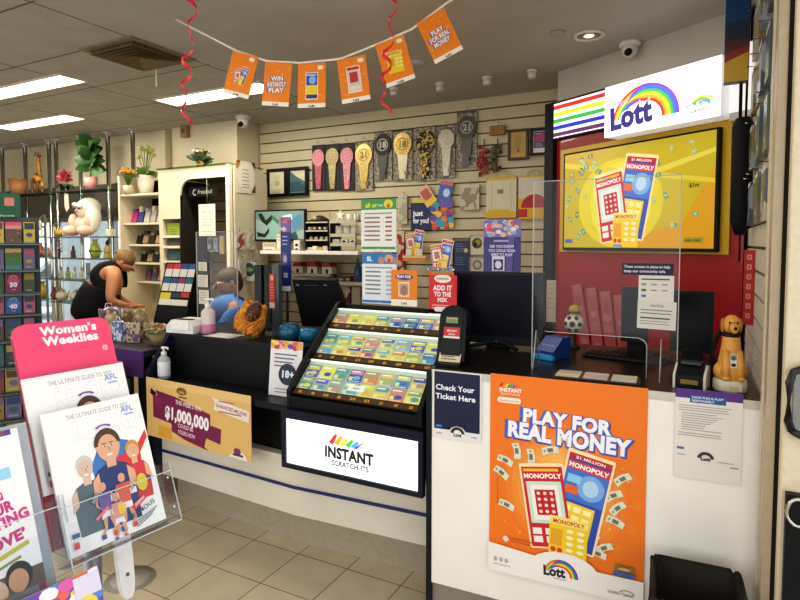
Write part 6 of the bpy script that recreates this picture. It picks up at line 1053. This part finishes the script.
# receipt printer and dog box
q = atZ(692, 389, CTZ); t = thing('receipt_printer', 'black receipt printer with white side trims by the dog box', 'printer', T(q.x-.01, q.y-.005, CTZ) @ RZ(R(-8)) @ Matrix.Scale(.84, 4)); f = MB(); f.prism([(0, 0), (.12, 0), (.12, .1), (.06, .11), (.0, .06)], -.055, .055, mat('1c1f22', .35), Matrix(((0, 0, 1, 0), (1, 0, 0, 0), (0, 1, 0, 0), (0, 0, 0, 1)))); f.build('printer_body', t)
for s in (-1, 1): f = MB(); f.prism([(-.006, 0), (.12, 0), (.12, .09), (.06, .1), (-.006, .06)], s*.06-.005, s*.06+.005, mat('d8d4c8', .35), Matrix(((0, 0, 1, 0), (1, 0, 0, 0), (0, 1, 0, 0), (0, 0, 0, 1)))); f.build('side_trim', t)
f = MB(); f.box(-.035, -.002, .02, .035, .0, .04, mat('8a7a3a', .4)); f.build('status_label', t); f = MB(); f.box(-.04, .03, .1, .04, .09, .112, mat('3a3d40', .3), bev=.003); f.build('paper_slot', t)
q = atZ(728, 387, CTZ+.01); t = thing('collection_box', 'yellow sitting dog charity box on a round white base', 'charity box', T(.092, 2.40, CTZ) @ RZ(R(12)) @ Matrix.Diagonal((.8, .8, .98, 1))); YL = mat('dca04a', .4, noise=.1, scale=20)
f = MB(); f.lathe([(.068, 0), (.07, .006), (.07, .035), (.066, .042), (0, .042)], mat('ddd6bc', .4), n=26); f.build('base', t); p = Pan(.06, .022, 'e8e0c8', T=.001); p.text(50, 16, 12, 'Guide Dogs', '7a7058', 'c', .02, 0, 60); p.rect(20, 24, 60, 4, 'a09878'); p.build('base_label', FACE((-.03, -.071, .008)), t)
f = MB(); f.lathe([(.052, .043), (.056, .06), (.05, .11), (.04, .16), (.036, .2), (.032, .215)], YL, n=22)
for s in (-1, 1): f.tube([(s*.025, -.03, .15), (s*.028, -.045, .1), (s*.028, -.05, .055)], [.016, .017, .019], YL, 10); f.ell((s*.045, .005, .07), .024, .04, .03, YL); f.ell((s*.03, -.055, .052), .016, .02, .01, YL)
f.ell((0, -.002, .245), .036, .038, .036, YL, 16); f.tube([(0, -.03, .238), (0, -.06, .23)], [.022, .015], YL, 12)
f.build('dog_body', t); f = MB()
for s in (-1, 1): f.ell((s*.036, .004, .24), .009, .018, .028, mat('b87a2a', .4), 10)
f.build('ears', t); f = MB(); f.ell((0, -.064, .236), .008, .006, .006, BLACK, 8); [f.ell((s*.016, -.034, .254), .004, .003, .005, BLACK, 8) for s in (-1, 1)]; f.build('nose_and_eyes', t); f = MB(); f.lathe([(.036, .2), (.039, .205), (.037, .214), (.034, .216)], '2a2018', n=20); f.build('collar', t)
p = Pan(.03, .05, 'd8d8cc', T=.001); p.rect(8, 8, 84, 60, '7a9aa8'); p.ell(50, 50, 24, 26, '4a5a50'); p.ell(50, 130, 34, 20, '2a2420'); p.build('picture_label', FACE((-.015, -.052, .09), 0, .12), t)
f = MB(); f.tube([(-.06, .03, .0), (-.07, .03, .13), (-.05, .02, .2), (-.045, .0, .215)], .01, '1c1816', 8); o = f.build('lead_strap', t)
# ================================================================== red corner: screen, signs
def onc(px0, py0, px1, py1, off):
    my, mx_ = (py0+py1)/2, (px0+px1)/2; a = atV(px0, my, CA, CY, off); b = atV(px1, my, CA, CY, off); zt = atV(mx_, py0, CA, CY, off).z; zb = atV(mx_, py1, CA, CY, off).z; return Vector((a.x, a.y, zb)), (Vector((b.x, b.y))-Vector((a.x, a.y))).length, zt-zb
a = atV(560, 200, CA, CY, .012); b = atV(730, 200, CA, CY, .012); w = (Vector((b.x, b.y))-Vector((a.x, a.y))).length; z0 = 1.54
t = thing('screen_surround', 'yellow panel framing the wall television with a maroon band above', 'panel', FACE((a.x, a.y, z0), CY)); f = MB(); f.box(0, 0, -.011, w, .69, 0, mat('d8ae18', .35, coat=.2)); f.build('yellow_panel', t); f = MB(); f.box(0, .691, -.011, w, .74, .004, mat('9a3026', .4)); f.build('maroon_band', t)
TVW = 1.08; a = atV(563, 204, CA, CY, .045); t = thing('wall_television', 'large wall television showing three scratch tickets on yellow', 'television', FACE((a.x, a.y, 1.553), CY)); hh = .64; w = (atV(718, 190, CA, CY, .045)-a).length; w = Vector((atV(718, 190, CA, CY, .045).x-a.x, atV(718, 190, CA, CY, .045).y-a.y)).length; f = MB(); f.box(0, 0, -.03, w, hh, 0, BLACK, bev=.004); f.build('casing', t)
p = Pan(w-.03, hh-.03, 'c8b42a', T=.001, rough=.25, emit=.3, U=168, eps=.00006); V_ = (hh-.03)/p.k; p.poly([(0, 0), (60, 0), (0, 40)], 'c9a91e'); p.poly([(168, 30), (168, V_), (60, V_), (140, V_-25)], 'd9a01c'); p.ell(70, 55, 50, 44, 'dfd02c'); p.ell(72, 55, 36, 40, 'e8dc50'); p.poly([(0, 8), (168, 40), (168, 44), (0, 14)], 'dccb40'); p.poly([(90, 30), (168, 14), (168, 18), (92, 36)], 'e0d258')
for i in range(34):
    x, y = random.choice([(random.uniform(4, 30), random.uniform(5, V_-8)), (random.uniform(105, 160), random.uniform(5, 80)), (random.uniform(20, 60), random.uniform(5, 25))]); p.push(x, y, random.uniform(0, 180)); p.rect(-3, -1.8, 6, 3.6, random.choice(['7fae8a', 'b8c078', '5a9a8a', '6a7a44'])); p.ell(0, 0, 1.4, 1.2, 'c8d0a8', 8); p.pop()
tickets(p, 38, 8, 74); p.rect(3, V_-9, 10, 4, '4a6ac8'); p.rect(142, V_-10, 17, 5, 'a89a3a'); p.text(150, V_-6, 4, 'golden casket', '3a3a20', 'c', .02, 0, 15); p.text(150, 46, 5, '$1m', '5a4a14', 'c', .03); p.build('display', T(.015, .018, .0005), t)
f = MB(); f.box(w*.3, hh*.3, -.0325, w*.7, hh*.7, -.0305, DARK); f.build('wall_mount', t)
# rainbow stripe sign
p0, w, h = onc(552.5, 102, 606, 135, .03); a = atV(552.5, 120, CA, CY, .03); t = thing('stripe_sign', 'illuminated sign of rainbow stripes on white left of the large logo sign', 'sign', FACE((a.x, a.y, 2.315), CY)); h = .23; w += .02; f = MB(); f.box(-.012, -.012, -.029, w, h+.012, -.001, BLACK); f.build('sign_case', t); p = Pan(w, h, 'f4f2f4', T=.001, emit=.75); V_ = h/p.k
for i, c in enumerate(['d8302a', 'f0dc2c', '3fae49', '2a3ab8', '5a2f6a']): p.rect(0, 3+i*V_/5.05, 100, V_/9, c)
p.build('sign_face', None, t)
# logo light box
OF = .17; a = atV(605, 110, CA, CY, OF); b = atV(721, 90, CA, CY, OF); w = Vector((b.x-a.x, b.y-a.y)).length; zb_ = atV(605, 138, CA, CY, OF).z; zt_ = atV(605, 88, CA, CY, OF).z; h = zt_-zb_
t = thing('logo_lightbox', 'white illuminated box sign with a rainbow logo above the television', 'sign', FACE((a.x, a.y, zb_), CY)); f = MB(); f.box(0, 0, -.12, w, h, -.001, mat('e8e8ea', .4, emit=.35, noise=0), bev=.004); f.build('sign_case', t)
p = Pan(w, h, 'f8f8fa', T=.001, emit=1.0, rough=.3, eps=.00015); V_ = h/p.k
lottlogo(p, 8, V_*.8, 61, '2c2470', True, 'f8f8fa', .92)
p.arc(86, V_*.76, 5, 8, 10, 160, '7ab04a', 12, .7); p.arc(87, V_*.76, 8, 10, 20, 150, 'c8c050', 12, .7); p.arc(88, V_*.76, 3.5, 5, 0, 140, '5a90c8', 12, .7); p.text(82, V_*.76, 5, 'Golden', '5a5a7a', 'c', .01, .2, 16); p.text(84, V_*.86, 5, 'Casket', '5a5a7a', 'c', .01, .2, 14); p.build('sign_face', T(0, 0, .0), t)
b2 = Vector((b.x, b.y, zb_)); t = thing('header_panel', 'plain white lit header panel continuing right of the logo box', 'panel', FACE(b2+cdir*.004-cn*.08, CY)); f = MB(); f.box(0, .02, -.05, .1, h+.05, 0, mat('ecebe8', .4, emit=.5, noise=0)); f.build('lit_panel', t); f = MB(); f.box(0, -.02, -.05, .1, .019, .01, mat('d8d4c8', .4)); f.build('lower_rail', t)
# faint pink ticket fans on the red wall
for k in range(4):
    a = atV(582+k*12.5, 272+k*3, CA, CY, .006); t = thing('ticket_strip', ['first', 'second', 'third', 'fourth'][k]+' pale pink ticket strip of the fan on the red wall', 'ticket strip', FACE((a.x, a.y, atV(590+k*12, 350, CA, CY, .006).z), CY, 0, R(12-1.5*k)) , 'pink ticket strips on the red wall'); p = Pan(.085, .42-.03*k, 'b85a64', T=.002, rough=.4); V_ = (.42-.03*k)/p.k
    for i in range(7): p.ell(50, 40+i*80, 34, 26, ['b86a72', 'b05a58', 'c07a80'][i % 3], 10)
    p.rect(10, 4, 80, 14, 'b87a4a'); p.build('strip_face', None, t); f = MB(); f.box(.02, .2, -.004, .065, .22, -.0005, DARK); f.build('wall_clip', t)
# things between the pillar and the red wall
for (a, b, c, d, col, lb) in ((546.5, 280, 556, 322, 'c8bfae', 'cream paper strip hanging below the dark pillar'),): p0, w, h = rectY(a, b, c, d, 3.9); p = Pan(w, h, col, T=.002); p.para(15, 40, 70, 6, 50, 8, 'a89f8c'); o = p.build('hanging_paper', FACE(p0)); tag(o, lb, 'paper')
# ================================================================== right wall: packets, red sign, header sign box, dark roll
sg = thing('hanging_sign_box', 'blue, red and yellow sign box hanging from the ceiling at the right', 'sign', FACE((atY(724, 60, 3.0).x, 3.0, atY(740, 84, 3.0).z), 0)); x1 = .145-atY(724, 60, 3.0).x; hs = CZ-atY(740, 84, 3.0).z-.003; p = Pan(x1, hs, '12406f', T=.06, rough=.3); V_ = hs/p.k; p.rect(0, V_*.45, 100, V_*.2, '1a2a44'); p.rect(0, V_*.62, 100, V_*.18, '5a2020'); p.poly([(0, V_*.78), (100, V_*.72), (100, V_), (0, V_)], 'c8a024'); p.poly([(0, V_*.74), (100, V_*.68), (100, V_*.74), (0, V_*.82)], '8a2a1e'); p.build('sign_face', None, sg)
t = thing('rolled_banner', 'long dark rolled banner hanging beside the television on cords', 'banner', (atY(742, 160, 3.05).x, 3.05, 0)); z1 = atY(742, 118, 3.05).z; z2 = atY(742, 235, 3.05).z; f = MB(); f.tube([(0, 0, z2), (0, 0, z2+.06), (.002, 0, z1-.04), (0, 0, z1)], [.02, .042, .046, .03], mat('1b1a1e', .6), 12); f.build('roll', t); f = MB(); f.tube([(-.012, 0, z1-.01), (-.015, 0, CZ-.002)], .007, '1a191c', 6); f.tube([(.01, 0, z1-.01), (.012, 0, CZ-.002)], .005, '1a191c', 6); f.build('hanging_cord', t); f = MB(); f.tube([(0, -.02, z2+.04), (.0, -.03, z2-.12)], .004, '1a191c', 6); f.build('loose_end', t)
cl = ['9aa0a8', '6a7078', 'b8b4a8', '4a5a6a', 'c0bab0', '8a7a5a', '5a6a5a', 'a89a84']
rown = ['top', 'upper', 'lower', 'bottom']; coln = ['nearest the door', 'second from the door', 'third from the door', 'nearest the television']
for r in range(4):
    for c in range(4):
        y = 2.27+c*.19; zt = 2.58-r*.235; k = (r*3+c*5) % 8; t = thing('hanging_packet', 'shiny clear packet on the right wall, %s row, %s' % (rown[r], coln[c]), 'packet', FACE((.188, y+.12, zt-.2), -pi/2), 'shiny packets on the right wall')
        p = Pan(.13, .18, flecks(cl[k], cl[(k+3) % 8], 'dcdcd8', 18, .25), T=.02+.008*(c % 2)); p.rect(0, 0, 100, 12, 'd8d4cc'); p.build('packet', None, t); f = MB(); f.tube([(.065, .175, -.002), (.065, .2, .002), (.065, .2, .05)], .003, CHROME, 6); f.build('hook', t)
a = atX(753, 300, .186); z0 = atX(753, 327, .186).z; z1 = atX(754, 250, .186).z; p = Pan(.05, z1-z0, 'b02a2c', T=.003, rough=.4); V_ = (z1-z0)/p.k
for i in range(7): p.rect(28, V_*(.06+i*.13), 44, V_*.07, 'd88a84'); p.rect(42, V_*(.08+i*.13), 16, V_*.03, 'b02a2c')
o = p.build('wall_sign', FACE((.152, a.y+.03, z0), -R(40))); tag(o, 'narrow red vertical sign on the right slatted wall', 'sign')
# ================================================================== magazine stand in the foreground
MY, ML = R(82.75), R(20.8); MO = Vector((-1.078, .667, .984)); MM = FACE(MO, MY, ML); u_, v_, n_ = MM.col[0].xyz, MM.col[1].xyz, MM.col[2].xyz
def rl(px, py, off=0):      # pixel to rack-plane coordinates
    d = ray(px, py); p = MO+n_*off; q = CAM+d*((p-CAM).dot(n_)/d.dot(n_)); r = q-MO; return r.dot(u_), r.dot(v_)
st = thing('magazine_stand', 'pink-headed magazine stand with clear trays in the left foreground', 'magazine stand', MM)
HO = -.07; c1 = rl(8.5, 327, HO); c2 = rl(106, 317, HO); c3 = rl(48, 515, HO)
w = c2[0]-c1[0]; vt = (c1[1]+c2[1])/2; vb = .02; h = vt-vb; r = .025
pp = Pan(w, h, 'f0507c', T=.006, rough=.4); pp.mb = MB(); pl = [(0, 0), (w, 0), (w, h-r)]+[(w-r+r*cos(R(a)), h-r+r*sin(R(a))) for a in (30, 60, 90)]+[(r-r*sin(R(a)), h-r+r*cos(R(a))) for a in (0, 30, 60, 90)]
pp.mb.prism(pl, 0, .006, mat('f0507c', .4, noise=0)); pp.mb.prism([(-.0012, 0), (0, 0), (0, h-.03), (-.0012, h-.03)], -.0005, .0065, mat('a82a52', .4)); pp.text(27, 13.5, 12.5, 'Women\u2019s', 'fdf4f6', 'l', .045, 0, 58); pp.text(28, 25, 13, 'Weeklies', 'fdf4f6', 'l', .045, 0, 57); pp.rrect(87, 33, 5.5, 5.5, 1.5, 'f8c8d4'); pp.rect(88.2, 34.5, 3, 1, 'f0507c'); pp.rect(88.2, 36.4, 3, 1, 'f0507c')
pp.build('header_board', T(c1[0], vb, HO), st)
# trays
def tray(x0, x1, y0, hf, z0, z1, name='tray'):
    o = bpy.data.objects.new(name, None); 
    f = MB(); cl_ = glass('fbfcfd', .02, 'tray'); em = mat('c8ccd0', .15, alpha=1)
    f.box(x0, y0-.004, z0, x1, y0, z1, cl_); f.box(x0, y0, z1-.003, x1, y0+hf, z1, cl_); f.box(x0-.003, y0-.004, z0, x0, y0+hf+.02, z1, cl_); f.box(x1, y0-.004, z0, x1+.003, y0+hf+.02, z1, cl_); f.box(x0, y0, z0-.003, x1, y0+.3, z0, cl_)
    o = f.build(name, st); f = MB(); f.box(x0-.003, y0+hf, z1-.0035, x1+.003, y0+hf+.0018, z1+.0005, em); f.box(x0-.003, y0-.006, z0, x1+.003, y0-.0042, z1+.0005, em); f.box(x1+.0032, y0-.004, z1-.003, x1+.0045, y0+hf+.02, z1+.0005, em); f.build('tray_edge', o); return o
tray(-.005, .232, -.008, .105, -.045, .013)
for yb, xx in ((.085, .224), (.02, .224)): f = MB(); f.ell((xx, yb, .0145), .003, .003, .002, 'c8c8cc', 8); f.build('rivet', st)
def magcover(name, x, y, z, w, h, lb, draw, base='f2f1f0', thick=.006, tilt=0):
    p = Pan(w, h, base, T=thick, rough=.35, eps=.00005); p.V = h/p.k; draw(p); o = p.build(name, MM @ T(x, y, z) @ Matrix.Rotation(tilt, 4, 'Z')); return tag(o, lb, 'magazine')
def player(p, x, y, s, sk, jr, hair, hd=1.0, tn=None):
    p.push(x, y, 0, s); p.poly([(-16, 60), (-18, 20), (-12, 12), (-5, 9), (5, 9), (12, 12), (18, 20), (16, 60)], jr); p.poly([(-18, 20), (-12, 14), (-12, 30), (-19, 36)], sk); p.poly([(18, 20), (12, 14), (12, 30), (19, 36)], sk); p.rect(-4, 4, 8, 8, sk); p.ell(0, -6, 9*hd, 12*hd, sk, 18); p.arc(0, -8, 0, 10*hd, -5, 185, hair, 14, 1.15); p.ell(0, -5, 7.6*hd, 9.5*hd, sk, 16)
    for e in (-3, 3): p.ell(e, -6, 1.5, .9, 'f0ece8', 8); p.ell(e, -6, .8, .8, '2a2420', 6); p.rect(e-1.8, -8.6, 3.6, .8, hair)
    p.line(0, -5, .9, -1.5, .8, 'b07858'); p.ell(0, 1.6, 2.8, .9, 'f4ecea', 10)
    if tn: p.rect(-16, 34, 32, 5, tn)
    p.pop()
def full(p, x, y, s, jr, sk='d0a080', bl=None):
    p.push(x, y, 0, s); p.ell(0, -18, 4, 5, sk, 10); p.poly([(-7, -12), (7, -12), (6, 8), (-6, 8)], jr); p.poly([(-7, -12), (-11, 0), (-5, 6), (-8, 0)], sk); p.poly([(7, -12), (12, -4), (6, 2), (8, -2)], sk); p.poly([(-6, 8), (6, 8), (7, 16), (0, 14), (-7, 16)], 'e8e4ea'); p.poly([(-6, 16), (-1, 15), (-3, 26), (-9, 34), (-11, 33), (-6, 25)], sk); p.poly([(1, 15), (6, 16), (8, 26), (4, 36), (2, 35), (4, 26)], sk); p.rect(-11, 31, 5, 5, '4a4a9a'); p.rect(2, 31, 5, 5, 'd84a3a')
    if bl: p.ell(*bl)
    p.pop()
def cover(p):
    V_ = p.V; p.text(22, 11, 6.5, 'THE ULTIMATE GUIDE TO 2022', '8a8f96', 'l', .0, 0, 64); p.text(26, 33, 27, 'RECORD', 'dfe3ea', 'l', .05, 0, 68); p.text(26, 33, 27, 'RECORD', 'f1f2f4', 'l', .02, 0, 68); p.text(84, 16, 8, 'AFL', '8a9cd0', 'c', .03); p.rect(80, 18, 10, 2, 'a8b4dc')
    p.poly([(36, 62), (52, 36), (78, 46), (84, 74), (60, 84), (38, 76)], '3a78c0'); p.poly([(62, 60), (84, 56), (98, 40), (99, 48), (88, 62), (88, 80), (64, 80)], 'd8303a'); p.poly([(88, 66), (98, 92), (84, 98)], 'd8dce8')
    player(p, 30, 66, .95, 'd8b8a8', '566a72', 'c8c8c8', .9); player(p, 80, 62, .78, 'dcac8c', 'd0303c', 'c8923a', 1, '2a3a8a'); player(p, 56, 53, 1.2, 'dba98a', '24346e', '4a3626', 1.12, 'e8e8f0'); p.arc(55, 28, 6, 9, 20, 160, '7a5aa8', 10, .5)
    full(p, 42, 100, .9, '6a5a9a'); full(p, 62, 98, .95, 'd8604a'); full(p, 52, 112, .75, 'd89a8a'); p.ell(56, 110, 4, 6, 'e8c83a', 10); p.ell(82, 92, 6, 9, 'd8c832', 12)
    p.line(44, 104, 30, 112, 3, 'e87a8a'); p.line(36, 88, 30, 96, 4, '8a949a')
    p.poly([(66, 112), (82, 104), (83, 109), (68, 117)], 'd8303a'); p.text(76, 110.8, 4, 'LEGENDARY', 'f8e0e0', 'c', .02, 0, 13, -26); p.text(66, 124, 6.5, 'FAMOUS', '3a4456', 'l', .01, 0, 26, -17); [p.line(68, 128+i*2.6, 92-i*3, 121+i*2.6, .9, '6a7080') for i in range(3)]
    p.rect(6, V_-20, 7, 4, '4a5a9a'); p.rect(6, V_-12, 5, 6, 'd84a4a'); p.rect(4, 78, 1.2, 26, 'b8c0cc')
mb_ = rl(20, 377, -.028); mt_ = rl(123, 366, -.028)
magcover('magazine', .0, .0, -.01, .21, .288, 'white football magazine in the front of the clear tray', cover)
magcover('magazine', mb_[0]+.002, .13, -.036, .215, mb_[1]-.136, 'white football magazine standing behind the front copy', cover)
# left neighbour tray with women's magazine, lower tray
L1 = rl(20, 440, .03); L0 = rl(46, 572, .03); L1 = (L0[0], L1[1])
def wcover(p):
    V_ = p.V; p.push(0, -20); p.poly([(40, 0), (100, 0), (100, 30), (40, 34)], 'e8ecf0'); p.rect(72, 8, 22, 17, '5a4a8a'); p.ell(83, 16, 7, 8, '8a5a44'); p.rect(60, 10, 12, 14, 'a878b8'); p.ell(26, 42, 36, 44, '5a3a2a', 20); p.ell(20, 44, 24, 32, 'd8a284', 20); p.poly([(38, 20), (54, 40), (56, 82), (44, 88), (42, 50)], '5a3826'); p.ell(20, 90, 40, 26, 'd8dce8'); p.rect(58, 54, 30, 10, '9ad0e8')
    p.poly([(40, 82), (78, 74), (79, 81), (41, 89)], 'd8307a'); p.text(60, 82, 6, 'HOPE PARKED', 'f8e0ec', 'c', .03, 0, 36, -10)
    p.text(86, 92, 13, 'OUR', 'c02a78', 'r', .05, 0, 25, -7); p.text(97, 102, 13, 'LASTING', 'd03a8a', 'r', .05, 0, 50, -9); p.text(92, 119, 13, 'LOVE\u2019', 'c02a78', 'r', .05, 0, 37, -9)
    p.line(20, 142, 92, 124, 4, 'c8b83a'); p.line(24, 148, 84, 134, 2.4, '8a8a3a'); p.ell(14, 150, 26, 16, 'e0b898'); p.rect(48, 146, 52, 40, '5a4a3a'); p.ell(60, 158, 10, 12, 'd8b090'); p.ell(80, 150, 11, 13, '2a221c'); p.ell(79, 153, 8, 10, 'c8946e'); p.poly([(66, 178), (74, 164), (96, 162), (100, 180)], '3a6a5a'); p.text(72, 178, 7, 'MAX & KATE', 'f0f0e8', 'c', .03, 0, 42, -10); p.text(72, 186, 7, 'WEDDING', 'e8e04a', 'c', .03, 0, 34, -10); p.pop(); p.rect(4, V_-14, 16, 10, 'b8d4e8')
wl = .2; magcover('magazine', L1[0]-wl, L0[1]-.015, .018, wl, L1[1]-L0[1]+.04, 'weekly magazine with pink headline lettering in the left tray', wcover)
tray(L1[0]-wl-.01, L1[0]+.035, L0[1]-.025, .13, .0, .045)
f = MB(); f.box(L1[0]-wl, L0[1]-.05, -.06, L1[0]+.03, L1[1]+.035, -.012, mat('b8bcc4', .3)); f.box(L1[0]-.0, L0[1]-.03, -.0115, L1[0]+.012, L1[1], -.01, mat('c84a78', .3)); f.build('tray_back', st)
B0 = rl(96, 566, .06)
def lcover(p):
    p.poly([(0, 0), (100, 0), (100, 80), (0, 80)], '6a4aa8'); [p.ell(random.uniform(0, 100), random.uniform(0, 40), 7, 5, random.choice(['d85aa8', 'e8d84a', '4a8ae0', 'e86a3a', 'f0e8f0', '3aa86a', '8a3ab8']), 9) for _ in range(46)]; p.ell(60, 44, 22, 26, '5a3626', 18); p.ell(60, 48, 17, 22, 'dca484', 18); p.rect(80, 2, 20, 16, 'd8d4e8'); p.ell(88, 26, 8, 9, 'e8d040', 12); p.text(30, 26, 12, 'FUN', 'f4e84a', 'c', .06, 0, 26, -10); p.ell(54, 46, 3, 1.4, 'f0f0f0', 8); p.ell(66, 45, 3, 1.4, 'f0f0f0', 8); p.ell(54, 46, 1.2, 1.2, '3a2a20', 8); p.ell(66, 45, 1.2, 1.2, '3a2a20', 8); p.text(86, 40, 7, 'puzzle', 'd83a8a', 'c', .04, 0, 22, -10)
magcover('magazine', B0[0]-.235, B0[1]-.2, .057, .235, .2, 'colourful puzzle magazine in the lowest tray of the stand', lcover)
tray(B0[0]-.245, B0[0]+.008, B0[1]-.21, .08, .038, .08)
# post, bracket and base
bot = rl(128, 598, -.05); top = rl(127, 540, -.05)
f = MB(); a = MO+u_*top[0]+v_*(top[1]+.06)-n_*.06; b = atX(128, 598, a.x+.03)
Mi = MM.inverted(); pa, pb = Mi @ a, Mi @ b; bw_ = .018
dirw = (b-a); dn_ = dirw.normalized(); sdv = Vector((0, 1, 0)); nn = dn_.cross(sdv).normalized(); rows = [(0, .7), (.12, .95), (.55, 1.05), (.8, .98), (.93, .8), (1.0, .4)]; vs = []
for tt, ww in rows:
    c_ = a+dirw*tt; vs += [c_-sdv*bw_*ww+nn*.006, c_+sdv*bw_*ww+nn*.006, c_+sdv*bw_*ww-nn*.006, c_-sdv*bw_*ww-nn*.006]
fs = [(i*4+k, i*4+(k+1) % 4, i*4+4+(k+1) % 4, i*4+4+k) for i in range(len(rows)-1) for k in range(4)]+[(3, 2, 1, 0), (20, 21, 22, 23)]
f.add([Mi @ v for v in vs], fs, mat('e4e4e6', .35)); f.build('bracket', st); f = MB()
for tt in (.25, .72): f.ell(Mi @ (a+dirw*tt+nn*.008), .004, .004, .004, '6a6a6c', 8)
f.build('screw', st)
f = MB(); pc = MO+u_*(w/2+c1[0])-n_*.11; z1 = pc.z+.1; f.tube([Mi @ Vector((pc.x-.02, pc.y, .02)), Mi @ Vector((pc.x-.02, pc.y, z1))], .02, mat('9a9da2', .3, .6), 12); f.build('pole', st)
f = MB(); q = Vector((pc.x-.02, pc.y, 0)); f.lathe([(.24, .001), (.24, .012), (.05, .022), (.025, .05)], mat('8a8d90', .35, .4), n=36, M=Mi @ Matrix.Translation(q)); f.build('base', st)
# dust mark / grey ring on the tiles is the stand's round floor plate
# ================================================================== render look
vs_ = SC.view_settings; vs_.view_transform = 'Standard'; vs_.look = 'Medium High Contrast'; vs_.exposure = 0.0; vs_.gamma = 1.0
SC.cycles.use_denoising = True; SC.cycles.max_bounces = 8; SC.cycles.transparent_max_bounces = 16; SC.cycles.sample_clamp_indirect = 4
f = MB(); f.lathe([(.115, .0005), (.115, .002), (0, .002)], mat('8f8a80', .5), n=36); f.lathe([(.085, .0021), (.085, .0026), (.0, .0026)], mat('a8a49a', .5), n=36); o = f.build('floor_sticker', None, T(-2.385, 1.765, 0)); tag(o, 'round grey sticker on the floor tiles behind the magazine stand', 'sticker')
